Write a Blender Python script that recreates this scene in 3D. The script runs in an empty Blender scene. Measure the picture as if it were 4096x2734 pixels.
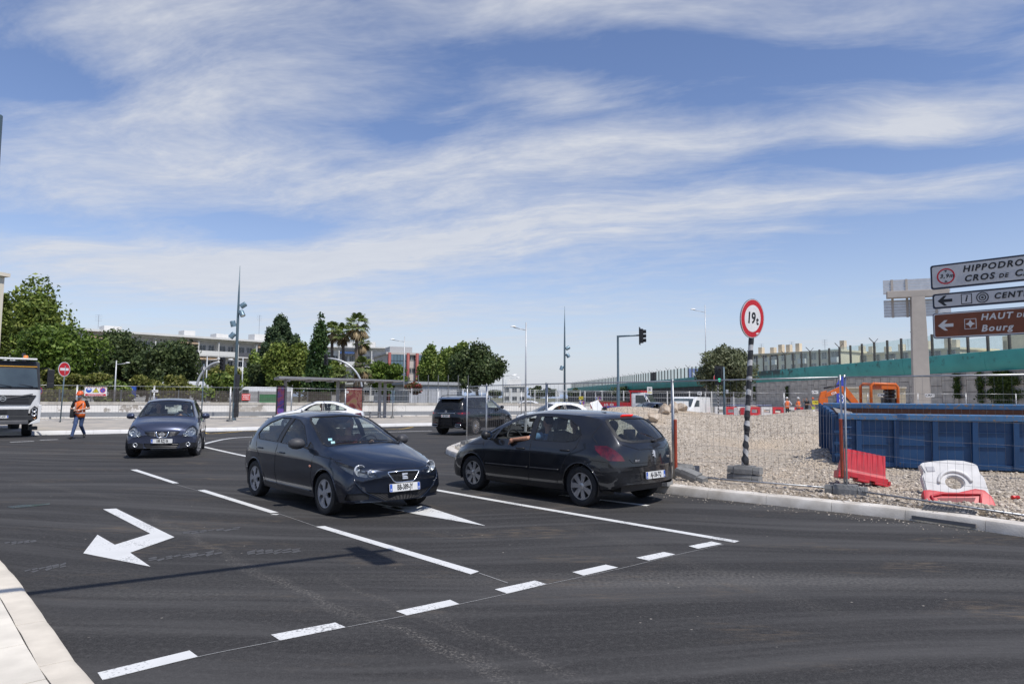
import bpy,bmesh,math,random
from mathutils import Vector,Matrix
import numpy as np
# ------------------------------------------------------------------ camera, sky, sun, exposure
scene=bpy.context.scene
COL=scene.collection
R=math.radians
PI=math.pi
random.seed(7)
CAM_H,PITCH,ROLL,FPX=1.70,R(4.65),R(0.40),683.0
cam_data=bpy.data.cameras.new('camera')
cam=bpy.data.objects.new('camera',cam_data)
COL.objects.link(cam)
CAM_ROT=Matrix.Rotation(PI/2+PITCH,3,'X')@ Matrix.Rotation(ROLL,3,'Z')
cam.matrix_world=Matrix.Translation((0,0,CAM_H))@ CAM_ROT.to_4x4()
cam_data.sensor_width=36.0
cam_data.lens=36.0*FPX/1024.0
cam_data.clip_start=0.05
cam_data.clip_end=9000
scene.camera=cam
scene.render.resolution_x,scene.render.resolution_y=1024,683
SUN_EL=R(59)
SUN_DIR=Vector((0.62,-0.78,0)).normalized()*math.cos(SUN_EL)+Vector((0,0,math.sin(SUN_EL)))
def build_world():
    w=bpy.data.worlds.new('World');scene.world=w;w.use_nodes=True
    w.cycles.sampling_method='MANUAL';w.cycles.sample_map_resolution=256
    nt=w.node_tree;nt.nodes.clear();N=nt.nodes.new;L=nt.links.new
    out=N('ShaderNodeOutputWorld');bg=N('ShaderNodeBackground');L(bg.outputs[0],out.inputs[0])
    bg.inputs[1].default_value=0.14
    sky=N('ShaderNodeTexSky');sky.sky_type='NISHITA';sky.sun_disc=False
    sky.sun_elevation=SUN_EL
    sky.sun_rotation=math.atan2(SUN_DIR.x,SUN_DIR.y)
    sky.air_density=1.0;sky.dust_density=0.15;sky.ozone_density=1.2
    tc=N('ShaderNodeTexCoord')
    sep=N('ShaderNodeSeparateXYZ');L(tc.outputs['Generated'],sep.inputs[0])
    def m(op,a,b=None,c=None,clamp=False):
        n=N('ShaderNodeMath');n.operation=op;n.use_clamp=clamp
        for i,v in enumerate((a,b,c)):
            if v is None:continue
            if isinstance(v,(int,float)):n.inputs[i].default_value=v
            else:L(v,n.inputs[i])
        return n.outputs[0]
    X,Y,Z=sep.outputs
    zc=m('ADD',m('MAXIMUM',Z,0.0),0.06)
    u=m('DIVIDE',X,zc);v=m('DIVIDE',Y,zc)          # a flat cloud layer overhead
    def vec(a,b,c=0.0):
        n=N('ShaderNodeCombineXYZ')
        for i,q in enumerate((a,b,c)):
            if isinstance(q,(int,float)):n.inputs[i].default_value=q
            else:L(q,n.inputs[i])
        return n.outputs[0]
    def noise(vc,scale,detail,rough=0.55,lac=2.0,dist=0.0):
        n=N('ShaderNodeTexNoise');n.inputs['Scale'].default_value=scale
        n.inputs['Detail'].default_value=detail;n.inputs['Roughness'].default_value=rough
        n.inputs['Lacunarity'].default_value=lac;n.inputs['Distortion'].default_value=dist
        L(vc,n.inputs['Vector']);return n.outputs['Fac']
    # streak axis of the cirrus
    ca,sa=math.cos(R(-19)),math.sin(R(-19))
    s=m('ADD',m('MULTIPLY',u,ca),m('MULTIPLY',v,sa))
    t=m('SUBTRACT',m('MULTIPLY',v,ca),m('MULTIPLY',u,sa))
    warp=noise(vec(m('MULTIPLY',s,0.5),m('MULTIPLY',t,0.5),3.1),0.9,3.0)
    tw=m('ADD',t,m('MULTIPLY',m('SUBTRACT',warp,0.5),1.3))
    sw=m('ADD',s,m('MULTIPLY',m('SUBTRACT',warp,0.5),0.8))
    big=noise(vec(m('MULTIPLY',sw,0.24),m('MULTIPLY',tw,0.72),7.3),1.0,4.0,0.55)
    streak=noise(vec(m('MULTIPLY',sw,1.05),m('MULTIPLY',tw,3.3),1.7),1.0,7.0,0.70)
    puff=noise(vec(m('MULTIPLY',sw,3.4),m('MULTIPLY',tw,5.6),5.0),1.0,4.0,0.66)
    cov=m('ADD',m('ADD',m('MULTIPLY',big,0.72),m('MULTIPLY',streak,0.58)),m('MULTIPLY',puff,0.42))
    # banks of cloud and clear lanes at their own place in the sky: (u, v, half length, half width, angle, weight)
    BANKS=CLOUD_BANKS
    acc=cov
    for(bu,bv,hl,hw,ang,wt)in BANKS:
        c_,s_=math.cos(R(ang)),math.sin(R(ang))
        du=m('SUBTRACT',u,bu);dv=m('SUBTRACT',m('ADD',v,m('MULTIPLY',m('SUBTRACT',warp,0.5),0.9)),bv)
        a=m('DIVIDE',m('ADD',m('MULTIPLY',du,c_),m('MULTIPLY',dv,s_)),hl)
        b=m('DIVIDE',m('SUBTRACT',m('MULTIPLY',dv,c_),m('MULTIPLY',du,s_)),hw)
        q=m('ADD',m('MULTIPLY',a,a),m('MULTIPLY',b,b))
        g=m('MULTIPLY',m('POWER',2.718,m('MULTIPLY',q,-1.0)),wt)
        acc=m('ADD',acc,g)
    dens=m('MULTIPLY',m('SUBTRACT',acc,0.755),2.25,clamp=True)
    dens=m('MULTIPLY',m('POWER',dens,1.2),0.87)
    # towards the horizon the layer thins into bright haze
    hz=m('SUBTRACT',1.0,m('MULTIPLY',m('MAXIMUM',Z,0.0),2.7),clamp=True)
    hazef=m('MULTIPLY',m('POWER',hz,2.3),0.88)
    # a row of distant cumulus low over the horizon
    az=m('ARCTAN2',X,Y)
    cn=noise(vec(m('MULTIPLY',az,9.0),m('MULTIPLY',Z,22.0),2.2),1.0,4.0,0.6)
    low=m('SUBTRACT',m('MULTIPLY',cn,1.5),m('ADD',m('MULTIPLY',Z,17.0),0.56))
    low=m('MULTIPLY',low,5.0,clamp=True)
    cshade=noise(vec(m('MULTIPLY',az,14.0),m('MULTIPLY',Z,40.0),9.0),1.0,2.5,0.6)
    mix1=N('ShaderNodeMix');mix1.data_type='RGBA'
    cr=N('ShaderNodeMix');cr.data_type='RGBA'
    cr.inputs[6].default_value=(4.0,4.25,4.9,1);cr.inputs[7].default_value=(5.1,5.25,5.6,1)
    L(m('ADD',m('MULTIPLY',puff,0.9),m('MULTIPLY',dens,0.4),clamp=True),cr.inputs[0])
    # deepen the clear blue a little
    hs=N('ShaderNodeHueSaturation');hs.inputs['Saturation'].default_value=1.10;hs.inputs['Value'].default_value=0.98
    tn=N('ShaderNodeMix');tn.data_type='RGBA';tn.blend_type='MULTIPLY';tn.inputs[0].default_value=1.0;tn.inputs[7].default_value=(1.08,0.97,1.03,1)
    L(sky.outputs[0],tn.inputs[6]);L(tn.outputs[2],hs.inputs['Color'])
    mh=N('ShaderNodeMix');mh.data_type='RGBA';mh.inputs[7].default_value=(3.35,3.95,4.95,1);L(hazef,mh.inputs[0]);L(hs.outputs[0],mh.inputs[6])
    L(dens,mix1.inputs[0]);L(mh.outputs[2],mix1.inputs[6]);L(cr.outputs[2],mix1.inputs[7])
    cc=N('ShaderNodeMix');cc.data_type='RGBA'
    cc.inputs[6].default_value=(2.5,3.0,3.9,1);cc.inputs[7].default_value=(4.6,4.9,5.4,1)
    L(m('MULTIPLY',m('SUBTRACT',cshade,0.42),5.0,clamp=True),cc.inputs[0])
    mix2=N('ShaderNodeMix');mix2.data_type='RGBA'
    L(m('MULTIPLY',low,0.75),mix2.inputs[0]);L(mix1.outputs[2],mix2.inputs[6]);L(cc.outputs[2],mix2.inputs[7])
    L(mix2.outputs[2],bg.inputs[0])
def sky_uv(px,py):
    d=CAM_ROT @ Vector(((px-512)/FPX,-(py-341.5)/FPX,-1)).normalized()
    d.normalize();zc=max(d.z,0)+0.06
    return d.x/zc,d.y/zc
def bank(p0,p1,hw,wt):
    (u0,v0),(u1,v1)=sky_uv(*p0),sky_uv(*p1)
    return((u0+u1)/2,(v0+v1)/2,max(0.15,math.hypot(u1-u0,v1-v0)/2),hw,
            math.degrees(math.atan2(v1-v0,u1-u0)),wt)
CLOUD_BANKS=[
    bank((-80,185),(430,170),0.44,0.30),bank((380,182),(860,125),0.20,0.26),bank((840,122),(1080,85),0.20,0.34),
    bank((120,110),(330,85),0.30,0.20),bank((430,232),(1060,178),0.22,0.26),bank((620,232),(900,225),0.22,0.14),
    bank((-20,18),(350,12),0.16,0.26),bank((330,12),(900,8),0.13,0.30),bank((500,92),(620,75),0.14,0.20),
    bank((30,285),(430,262),0.85,0.26),bank((300,265),(660,238),0.45,0.20),bank((-40,250),(120,245),0.4,0.10),bank((250,318),(470,308),1.3,0.20),bank((480,322),(900,335),2.0,0.10),
    bank((430,52),(1000,42),0.13,-0.34),bank((640,90),(830,100),0.12,-0.14),bank((720,152),(1040,140),0.12,-0.22),
    bank((0,80),(95,84),0.13,-0.30),bank((180,229),(330,222),0.30,-0.42),bank((360,132),(440,130),0.12,-0.22),
    bank((780,262),(1060,245),0.75,-0.26),bank((650,300),(1040,295),1.4,-0.16),bank((-40,222),(150,228),0.22,-0.16),
]
build_world()
sun_data=bpy.data.lights.new('sun','SUN');sun_data.energy=4.2;sun_data.angle=R(0.53)
sun_data.color=(1.0,0.96,0.90)
sun=bpy.data.objects.new('sun',sun_data);COL.objects.link(sun)
sun.rotation_euler=SUN_DIR.to_track_quat('Z','Y').to_euler()
scene.view_settings.view_transform='Standard';scene.view_settings.look='None'
scene.view_settings.exposure=0.0;scene.view_settings.gamma=1.0
scene.view_settings.use_curve_mapping=False
scene.cycles.max_bounces=8;scene.cycles.transparent_max_bounces=24
# ------------------------------------------------------------------ pixels of the photograph to directions
def ray(px,py):
    return CAM_ROT @ Vector(((px-512)/FPX,-(py-341.5)/FPX,-1))
def G(px,py,z=0.0):
    """point where the sight line through a pixel meets the level z"""
    d=ray(px,py);t=(z-CAM_H)/d.z
    return Vector((d.x*t,d.y*t,z))
def AT(px,py,dist):
    """point on the sight line at ground distance y = dist"""
    d=ray(px,py);t=dist/d.y
    return Vector((d.x*t,dist,CAM_H+d.z*t))
def XA(px,dist,z=0.0):
    """x for a column of the picture at distance dist near the horizon"""
    d=ray(px,397);return Vector((d.x/d.y*dist,dist,z))
# ------------------------------------------------------------------ materials
MATS={}
def mat(name,col,rough=0.6,metal=0.0,var=0.08,scale=6.0,bump=0.0,bscale=None,coat=0.0,spec=0.5,
        col2=None,detail=4.0,emit=0.0,stretch=None):
    if name in MATS:return MATS[name]
    ma=bpy.data.materials.new(name);ma.use_nodes=True
    nt=ma.node_tree;N=nt.nodes.new;L=nt.links.new;b=nt.nodes['Principled BSDF']
    b.inputs['Roughness'].default_value=rough;b.inputs['Metallic'].default_value=metal
    b.inputs['Coat Weight'].default_value=coat;b.inputs['Coat Roughness'].default_value=0.06
    b.inputs['Specular IOR Level'].default_value=spec
    tc=N('ShaderNodeTexCoord');src=tc.outputs['Object']
    if stretch:
        mp=N('ShaderNodeMapping');mp.inputs['Scale'].default_value=stretch;L(src,mp.inputs[0]);src=mp.outputs[0]
    nz=N('ShaderNodeTexNoise');nz.inputs['Scale'].default_value=scale;nz.inputs['Detail'].default_value=detail
    L(src,nz.inputs['Vector'])
    mx=N('ShaderNodeMix');mx.data_type='RGBA'
    a=[max(0,c*(1-var))for c in col];d=col2 or[min(1,c*(1+var))for c in col]
    mx.inputs[6].default_value=(*a,1);mx.inputs[7].default_value=(*d,1)
    cr=N('ShaderNodeMapRange');cr.inputs[1].default_value=0.32;cr.inputs[2].default_value=0.68
    L(nz.outputs['Fac'],cr.inputs[0]);L(cr.outputs[0],mx.inputs[0]);L(mx.outputs[2],b.inputs['Base Color'])
    if emit:
        L(mx.outputs[2],b.inputs['Emission Color']);b.inputs['Emission Strength'].default_value=emit
    if bump:
        n2=N('ShaderNodeTexNoise');n2.inputs['Scale'].default_value=bscale or scale*4;n2.inputs['Detail'].default_value=5
        L(tc.outputs['Object'],n2.inputs['Vector'])
        bp=N('ShaderNodeBump');bp.inputs['Strength'].default_value=bump;bp.inputs['Distance'].default_value=0.02
        L(n2.outputs['Fac'],bp.inputs['Height']);L(bp.outputs[0],b.inputs['Normal'])
    MATS[name]=ma;return ma
def glass_mat(name,tint,gloss=1.0,rough=0.02,dark=0.0):
    """thin pane: looks through with a tint, mirrors by angle"""
    if name in MATS:return MATS[name]
    ma=bpy.data.materials.new(name);ma.use_nodes=True
    nt=ma.node_tree;nt.nodes.clear();N=nt.nodes.new;L=nt.links.new
    o=N('ShaderNodeOutputMaterial');tr=N('ShaderNodeBsdfTransparent');gl=N('ShaderNodeBsdfGlossy')
    tr.inputs[0].default_value=(*tint,1);gl.inputs['Roughness'].default_value=rough
    lw=N('ShaderNodeLayerWeight');lw.inputs[0].default_value=0.5          # Schlick's law, the same from both sides
    pw=N('ShaderNodeMath');pw.operation='POWER';L(lw.outputs['Facing'],pw.inputs[0]);pw.inputs[1].default_value=4.5
    ml=N('ShaderNodeMath');ml.operation='MULTIPLY_ADD';ml.use_clamp=True
    L(pw.outputs[0],ml.inputs[0]);ml.inputs[1].default_value=0.9*gloss;ml.inputs[2].default_value=0.07*gloss
    tc=N('ShaderNodeTexCoord');nz=N('ShaderNodeTexNoise');nz.inputs['Scale'].default_value=2.0
    L(tc.outputs['Object'],nz.inputs['Vector'])
    df=N('ShaderNodeBsdfDiffuse');df.inputs[0].default_value=(0.35,0.36,0.36,1)
    dm=N('ShaderNodeMixShader');mm=N('ShaderNodeMath');mm.operation='MULTIPLY';mm.inputs[1].default_value=0.05+dark
    L(nz.outputs['Fac'],mm.inputs[0]);L(mm.outputs[0],dm.inputs[0]);L(tr.outputs[0],dm.inputs[1]);L(df.outputs[0],dm.inputs[2])
    mx=N('ShaderNodeMixShader');L(ml.outputs[0],mx.inputs[0]);L(dm.outputs[0],mx.inputs[1]);L(gl.outputs[0],mx.inputs[2])
    L(mx.outputs[0],o.inputs[0]);MATS[name]=ma;return ma
# ------------------------------------------------------------------ mesh helpers
def tag(o,label=None,cat=None,group=None,kind=None):
    if label:o['label']=label
    if cat:o['category']=cat
    if group:o['group']=group
    if kind:o['kind']=kind
    return o
def empty(name,loc=(0,0,0),rz=0.0,label=None,cat=None,group=None,rot=None):
    o=bpy.data.objects.new(name,None);COL.objects.link(o);o.empty_display_size=0.2
    o.location=loc;o.rotation_euler=rot or(0,0,rz);tag(o,label,cat,group);return o
def child(o,parent):
    o.parent=parent;return o
def copy_tree(o,parent=None):
    c=o.copy();COL.objects.link(c)
    if parent:c.parent=parent
    for ch in list(o.children):copy_tree(ch,c)
    return c
class MB:
    def __init__(self):self.v=[];self.f=[]
    def add(self,vs,fs):
        b=len(self.v);self.v+=[tuple(p)for p in vs];self.f+=[tuple(i+b for i in q)for q in fs];return self
    def box(self,c,s,rz=0.0,m=None,taper=1.0):
        x,y,z=s[0]/2,s[1]/2,s[2]/2;vs=[]
        for dz in(-1,1):
            k=taper if dz>0 else 1.0
            for dx,dy in((-1,-1),(1,-1),(1,1),(-1,1)):vs.append(Vector((dx*x*k,dy*y*k,dz*z)))
        if m is not None:vs=[m @ p for p in vs]
        if rz:r=Matrix.Rotation(rz,3,'Z');vs=[r @ p for p in vs]
        vs=[p+Vector(c)for p in vs]
        return self.add(vs,[(3,2,1,0),(4,5,6,7),(0,1,5,4),(1,2,6,5),(2,3,7,6),(3,0,4,7)])
    def bbox(self,x0,x1,y0,y1,z0,z1):
        return self.box(((x0+x1)/2,(y0+y1)/2,(z0+z1)/2),(abs(x1-x0),abs(y1-y0),abs(z1-z0)))
    def bar(self,a,b,w,h=None,up=(0,0,1)):
        """rectangular bar from a to b"""
        a,b=Vector(a),Vector(b);d=(b-a)
        h=h or w;upv=Vector(up)
        if abs(d.normalized().dot(upv))>0.98:upv=Vector((1,0,0))
        sx=d.cross(upv).normalized()*w/2;sy=sx.cross(d).normalized()*h/2
        vs=[a-sx-sy,a+sx-sy,a+sx+sy,a-sx+sy,b-sx-sy,b+sx-sy,b+sx+sy,b-sx+sy]
        return self.add(vs,[(0,1,2,3),(7,6,5,4),(0,4,5,1),(1,5,6,2),(2,6,7,3),(3,7,4,0)])
    def tube(self,pts,r,n=8,caps=True,closed=False):
        pts=[Vector(p)for p in pts];k=len(pts);rs=r if isinstance(r,(list,tuple))else[r]*k
        rings=[];prev=None
        for i,p in enumerate(pts):
            if closed:t=pts[(i+1)%k]-pts[i-1]
            else:t=pts[min(i+1,k-1)]-pts[max(i-1,0)]
            t.normalize()
            if prev is None:
                a=Vector((0,0,1))if abs(t.z)<0.9 else Vector((1,0,0));x=t.cross(a).normalized()
            else:x=(prev-t*prev.dot(t)).normalized()
            prev=x;y=t.cross(x)
            rings.append([p+(x*math.cos(2*PI*j/n)+y*math.sin(2*PI*j/n))*rs[i]for j in range(n)])
        vs=[q for rg in rings for q in rg];fs=[]
        for i in range(k if closed else k-1):
            a,b=i*n,((i+1)%k)*n
            for j in range(n):fs.append((a+j,a+(j+1)%n,b+(j+1)%n,b+j))
        if caps and not closed:fs.append(tuple(range(n-1,-1,-1)));fs.append(tuple((k-1)*n+j for j in range(n)))
        return self.add(vs,fs)
    def cyl(self,a,b,r,r2=None,n=12):return self.tube([a,b],[r,r if r2 is None else r2],n)
    def lathe(self,prof,n=24,axis='Z',c=(0,0,0),close=False):
        vs=[];fs=[];k=len(prof)
        for j in range(n):
            a=2*PI*j/n;ca,sa=math.cos(a),math.sin(a)
            for(r,h)in prof:
                p={'Z':(r*ca,r*sa,h),'Y':(r*ca,h,r*sa),'X':(h,r*ca,r*sa)}[axis]
                vs.append((p[0]+c[0],p[1]+c[1],p[2]+c[2]))
        for j in range(n):
            a,b=j*k,((j+1)%n)*k
            for i in range(k-1 if not close else k):
                i2=(i+1)%k;fs.append((a+i,b+i,b+i2,a+i2))
        return self.add(vs,fs)
    def ellip(self,c,r,nu=12,nv=8,m=None):
        prof=[(math.cos(-PI/2+PI*i/nv),math.sin(-PI/2+PI*i/nv))for i in range(nv+1)]
        t=MB().lathe(prof,nu);vs=[Vector((p[0]*r[0],p[1]*r[1],p[2]*r[2]))for p in t.v]
        if m is not None:vs=[m @ p for p in vs]
        return self.add([p+Vector(c)for p in vs],t.f)
    def prism(self,poly,f0,f1):
        """poly of 2-d points; f0(u,v), f1(u,v) give the two faces"""
        n=len(poly);vs=[f0(*p)for p in poly]+[f1(*p)for p in poly]
        fs=[tuple(range(n-1,-1,-1)),tuple(range(n,2*n))]
        fs+=[(i,(i+1)%n,n+(i+1)%n,n+i)for i in range(n)]
        return self.add(vs,fs)
    def loft(self,rings,caps=True,closed=True):
        n=len(rings[0]);vs=[p for rg in rings for p in rg];fs=[]
        for i in range(len(rings)-1):
            a,b=i*n,(i+1)*n
            for j in range(n if closed else n-1):fs.append((a+j,a+(j+1)%n,b+(j+1)%n,b+j))
        if caps:fs.append(tuple(range(n-1,-1,-1)));fs.append(tuple((len(rings)-1)*n+j for j in range(n)))
        return self.add(vs,fs)
    def build(self,name,material,parent=None,smooth=False,loc=None,angle=None,bevel=0.0,fix=True):
        me=bpy.data.meshes.new(name);me.from_pydata(self.v,[],self.f)
        if fix:
            bm=bmesh.new();bm.from_mesh(me);bmesh.ops.remove_doubles(bm,verts=bm.verts,dist=1e-5)
            bmesh.ops.recalc_face_normals(bm,faces=bm.faces)
            if bevel:bmesh.ops.bevel(bm,geom=list(bm.edges),offset=bevel,segments=2,profile=0.6,affect='EDGES',clamp_overlap=True)
            bm.to_mesh(me);bm.free()
        me.update()
        if smooth:
            me.shade_smooth()
            if angle is not None and hasattr(me,'set_sharp_from_angle'):me.set_sharp_from_angle(angle=R(angle))
        me.materials.append(material)
        o=bpy.data.objects.new(name,me);COL.objects.link(o)
        if parent is not None:o.parent=parent
        if loc is not None:o.location=loc
        return o
def text_obj(s,size,material,parent=None,m=None,name='lettering',depth=0.002,shear=0.0,spacing=1.0,align='CENTER',sx=1.0,bold=0.03):
    cu=bpy.data.curves.new('text','FONT');cu.body=s;cu.size=size;cu.extrude=depth;cu.shear=shear
    cu.align_x=align;cu.align_y='CENTER';cu.space_character=spacing;cu.resolution_u=3;cu.offset=size*bold
    t=bpy.data.objects.new('text',cu);COL.objects.link(t)
    dg=bpy.context.evaluated_depsgraph_get();me=bpy.data.meshes.new_from_object(t.evaluated_get(dg))
    bpy.data.objects.remove(t);bpy.data.curves.remove(cu)
    if sx != 1.0:me.transform(Matrix.Diagonal((sx,1,1,1)))
    if m is not None:me.transform(m)
    me.name=name;me.materials.clear();me.materials.append(material)
    o=bpy.data.objects.new(name,me);COL.objects.link(o)
    if parent is not None:o.parent=parent
    return o
def face_m(c,right,up):
    """matrix that lays text or flat shapes with its x along right and y along up"""
    r=Vector(right).normalized();u=Vector(up).normalized();n=r.cross(u)
    return Matrix(((r.x,u.x,n.x,c[0]),(r.y,u.y,n.y,c[1]),(r.z,u.z,n.z,c[2]),(0,0,0,1)))
def rrect(w,h,r,n=4):
    pts=[]
    for cx,cy,a0 in((w/2-r,h/2-r,0),(-w/2+r,h/2-r,90),(-w/2+r,-h/2+r,180),(w/2-r,-h/2+r,270)):
        for i in range(n+1):
            a=R(a0+90*i/n);pts.append((cx+r*math.cos(a),cy+r*math.sin(a)))
    return pts
def disc(r,n=32):return[(r*math.cos(2*PI*i/n),r*math.sin(2*PI*i/n))for i in range(n)]
def plate(mb,poly,m,d0,d1):
    """a flat shape of the plane of matrix m between depths d0 and d1 along its normal"""
    return mb.prism(poly,lambda a,b:m @ Vector((a,b,d0)),lambda a,b:m @ Vector((a,b,d1)))
def ring(mb,r0,r1,m,d0,d1,n=40):
    vs=[];fs=[]
    for i in range(n):
        a=2*PI*i/n;c,s=math.cos(a),math.sin(a)
        for r,d in((r0,d0),(r1,d0),(r1,d1),(r0,d1)):vs.append(m @ Vector((r*c,r*s,d)))
    for i in range(n):
        a,b=4*i,4*((i+1)%n)
        for k in range(4):fs.append((a+k,a+(k+1)%4,b+(k+1)%4,b+k))
    return mb.add(vs,fs)
# shared materials
STEEL=mat('galvanised_steel',(0.42,0.43,0.44),0.45,0.75,0.15,9)
DSTEEL=mat('painted_mast_grey_blue',(0.10,0.15,0.18),0.45,0.2,0.12,3)
WHITEP=mat('white_paint',(0.78,0.78,0.76),0.5,0,0.05,5)
BLACKP=mat('black_plastic',(0.018,0.018,0.02),0.45,0,0.2,8)
RUBBER=mat('tyre_rubber',(0.016,0.016,0.017),0.8,0,0.25,14,bump=0.2,bscale=60)
BADGE=mat('badge_silver',(0.60,0.60,0.61),0.38,0.5,0.06,6)
CHROME=mat('chrome',(0.75,0.76,0.78),0.14,1.0,0.05,3)
REDP=mat('red_sign_paint',(0.50,0.015,0.025),0.4,0,0.08,4)
WSIGN=mat('white_sign_sheet',(0.72,0.72,0.72),0.4,0,0.05,6)
INK=mat('black_lettering',(0.015,0.015,0.018),0.5,0,0.1,6)
CONC=mat('pale_concrete',(0.42,0.40,0.37),0.85,0,0.16,3,bump=0.25,bscale=30)
BLUEP=mat('blue_sign_paint',(0.03,0.10,0.45),0.4,0,0.08,4)
# ------------------------------------------------------------------ ground, road, kerbs, markings
def asphalt_mat():
    ma=bpy.data.materials.new('asphalt');ma.use_nodes=True;nt=ma.node_tree;N=nt.nodes.new;L=nt.links.new
    b=nt.nodes['Principled BSDF'];tc=N('ShaderNodeTexCoord');P=tc.outputs['Object']
    def noise(scale,detail,src=P,rough=0.55,dist=0.0):
        n=N('ShaderNodeTexNoise');n.inputs['Scale'].default_value=scale;n.inputs['Detail'].default_value=detail
        n.inputs['Roughness'].default_value=rough;n.inputs['Distortion'].default_value=dist;L(src,n.inputs['Vector']);return n.outputs['Fac']
    def mapping(rot,sc,src=P,loc=(0,0,0)):
        m_=N('ShaderNodeMapping');m_.inputs['Rotation'].default_value=(0,0,rot);m_.inputs['Scale'].default_value=sc
        m_.inputs['Location'].default_value=loc
        L(src,m_.inputs[0]);return m_.outputs[0]
    def rng(v,a,b_,lo=0.0,hi=1.0):
        r=N('ShaderNodeMapRange');r.inputs[1].default_value=a;r.inputs[2].default_value=b_;r.inputs[3].default_value=lo;r.inputs[4].default_value=hi
        L(v,r.inputs[0]);return r.outputs[0]
    def mix(f,a,b_):
        x=N('ShaderNodeMix');x.data_type='RGBA'
        for i,q in((0,f),(6,a),(7,b_)):
            if isinstance(q,(int,float)):x.inputs[i].default_value=q
            elif isinstance(q,tuple):x.inputs[i].default_value=q
            else:L(q,x.inputs[i])
        return x.outputs[2]
    def mul(a,b_):
        x=N('ShaderNodeMath');x.operation='MULTIPLY'
        for i,q in enumerate((a,b_)):
            if isinstance(q,(int,float)):x.inputs[i].default_value=q
            else:L(q,x.inputs[i])
        return x.outputs[0]
    # gently bent coordinates so the wheel paths sweep
    wv=N('ShaderNodeTexNoise');wv.inputs['Scale'].default_value=0.07;L(P,wv.inputs['Vector'])
    wa=N('ShaderNodeVectorMath');wa.operation='MULTIPLY_ADD';L(wv.outputs['Color'],wa.inputs[0]);wa.inputs[1].default_value=(7,7,0);L(P,wa.inputs[2])
    W=wa.outputs[0]
    grain=noise(85,3,rough=0.7);mid=noise(0.9,5);large=noise(0.16,3)
    st1=noise(1.0,5,mapping(R(47),(0.10,2.3,1),W),0.6)
    st2=noise(1.0,5,mapping(R(20),(0.14,1.7,1),W,(3,8,0)),0.62)
    col=mix(rng(grain,0.36,0.66),(0.016,0.0155,0.0155,1),(0.060,0.0575,0.056,1))
    coarse=noise(22,4,rough=0.75)
    col=mix(mul(rng(coarse,0.52,0.72),0.75),col,(0.085,0.082,0.079,1));col=mix(mul(rng(coarse,0.48,0.30),0.6),col,(0.014,0.0135,0.0135,1))
    col=mix(mul(rng(mid,0.35,0.75),0.5),col,(0.040,0.0385,0.0375,1))
    col=mix(mul(rng(st1,0.48,0.68),0.62),col,(0.095,0.092,0.090,1))
    col=mix(mul(rng(st2,0.50,0.70),0.50),col,(0.085,0.082,0.080,1))
    col=mix(mul(rng(large,0.5,0.7),0.25),col,(0.030,0.030,0.032,1))
    # tan dust where earth was carried onto the new surface
    dust=mul(rng(noise(0.55,4,mapping(R(35),(1.0,2.0,1),P,(2.2,0.7,0))),0.54,0.68),rng(noise(7.0,4,mapping(R(35),(0.6,2.4,1))),0.45,0.7))
    col=mix(mul(dust,0.8),col,(0.135,0.105,0.075,1))
    # scuffed pale track of tyre treads
    tr=mul(rng(noise(0.35,3,mapping(R(60),(0.25,1.6,1),W,(9,1,0))),0.56,0.66),rng(noise(30,3),0.40,0.64))
    col=mix(mul(tr,0.38),col,(0.17,0.16,0.145,1))
    grit=noise(40,4,rough=0.8)
    # gritty tracks dragged across the new surface between two points of the road
    for(a,b2,w,k)in((G(150,512),G(365,626),0.09,0.42),(G(372,618),G(560,700),0.10,0.5),(G(225,560),G(470,660),0.06,0.3),(G(0,478),G(130,500),0.16,0.3),(G(560,520),G(860,620),0.2,0.22),(G(430,610),G(600,690),0.07,0.4),(G(330,575),G(480,640),0.05,0.35)):
        d2=(b2-a).normalized();L_=(b2-a).length
        sb=N('ShaderNodeVectorMath');sb.operation='SUBTRACT';L(W2 if False else P,sb.inputs[0]);sb.inputs[1].default_value=a
        al=N('ShaderNodeVectorMath');al.operation='DOT_PRODUCT';L(sb.outputs[0],al.inputs[0]);al.inputs[1].default_value=d2
        ac=N('ShaderNodeVectorMath');ac.operation='DOT_PRODUCT';L(sb.outputs[0],ac.inputs[0]);ac.inputs[1].default_value=(-d2.y,d2.x,0)
        ab=N('ShaderNodeMath');ab.operation='ABSOLUTE';wv2=N('ShaderNodeMath');wv2.operation='MULTIPLY_ADD';L(mid,wv2.inputs[0]);wv2.inputs[1].default_value=0.5;L(ac.outputs['Value'],wv2.inputs[2]);wv3=N('ShaderNodeMath');wv3.operation='SUBTRACT';L(wv2.outputs[0],wv3.inputs[0]);wv3.inputs[1].default_value=0.25;L(wv3.outputs[0],ab.inputs[0])
        ms=mul(mul(rng(ab.outputs[0],w*0.3,w,1,0),mul(rng(al.outputs['Value'],-0.3,0.5),rng(al.outputs['Value'],L_-0.5,L_+0.3,1,0))),rng(grit,0.50,0.64))
        col=mix(mul(ms,k),col,(0.24,0.22,0.195,1))
    vo=N('ShaderNodeTexVoronoi');vo.inputs['Scale'].default_value=5.0;vo.inputs['Randomness'].default_value=1.0;L(P,vo.inputs['Vector'])
    spot=mul(rng(vo.outputs['Distance'],0.035,0.06,1,0),rng(noise(0.8,2,P),0.50,0.60))
    col=mix(mul(spot,0.9),col,(0.33,0.30,0.26,1))
    L(col,b.inputs['Base Color']);b.inputs['Roughness'].default_value=0.88;b.inputs['Specular IOR Level'].default_value=0.22
    bp=N('ShaderNodeBump');bp.inputs['Strength'].default_value=0.5;bp.inputs['Distance'].default_value=0.006
    L(coarse,bp.inputs['Height']);L(bp.outputs[0],b.inputs['Normal']);return ma
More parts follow.
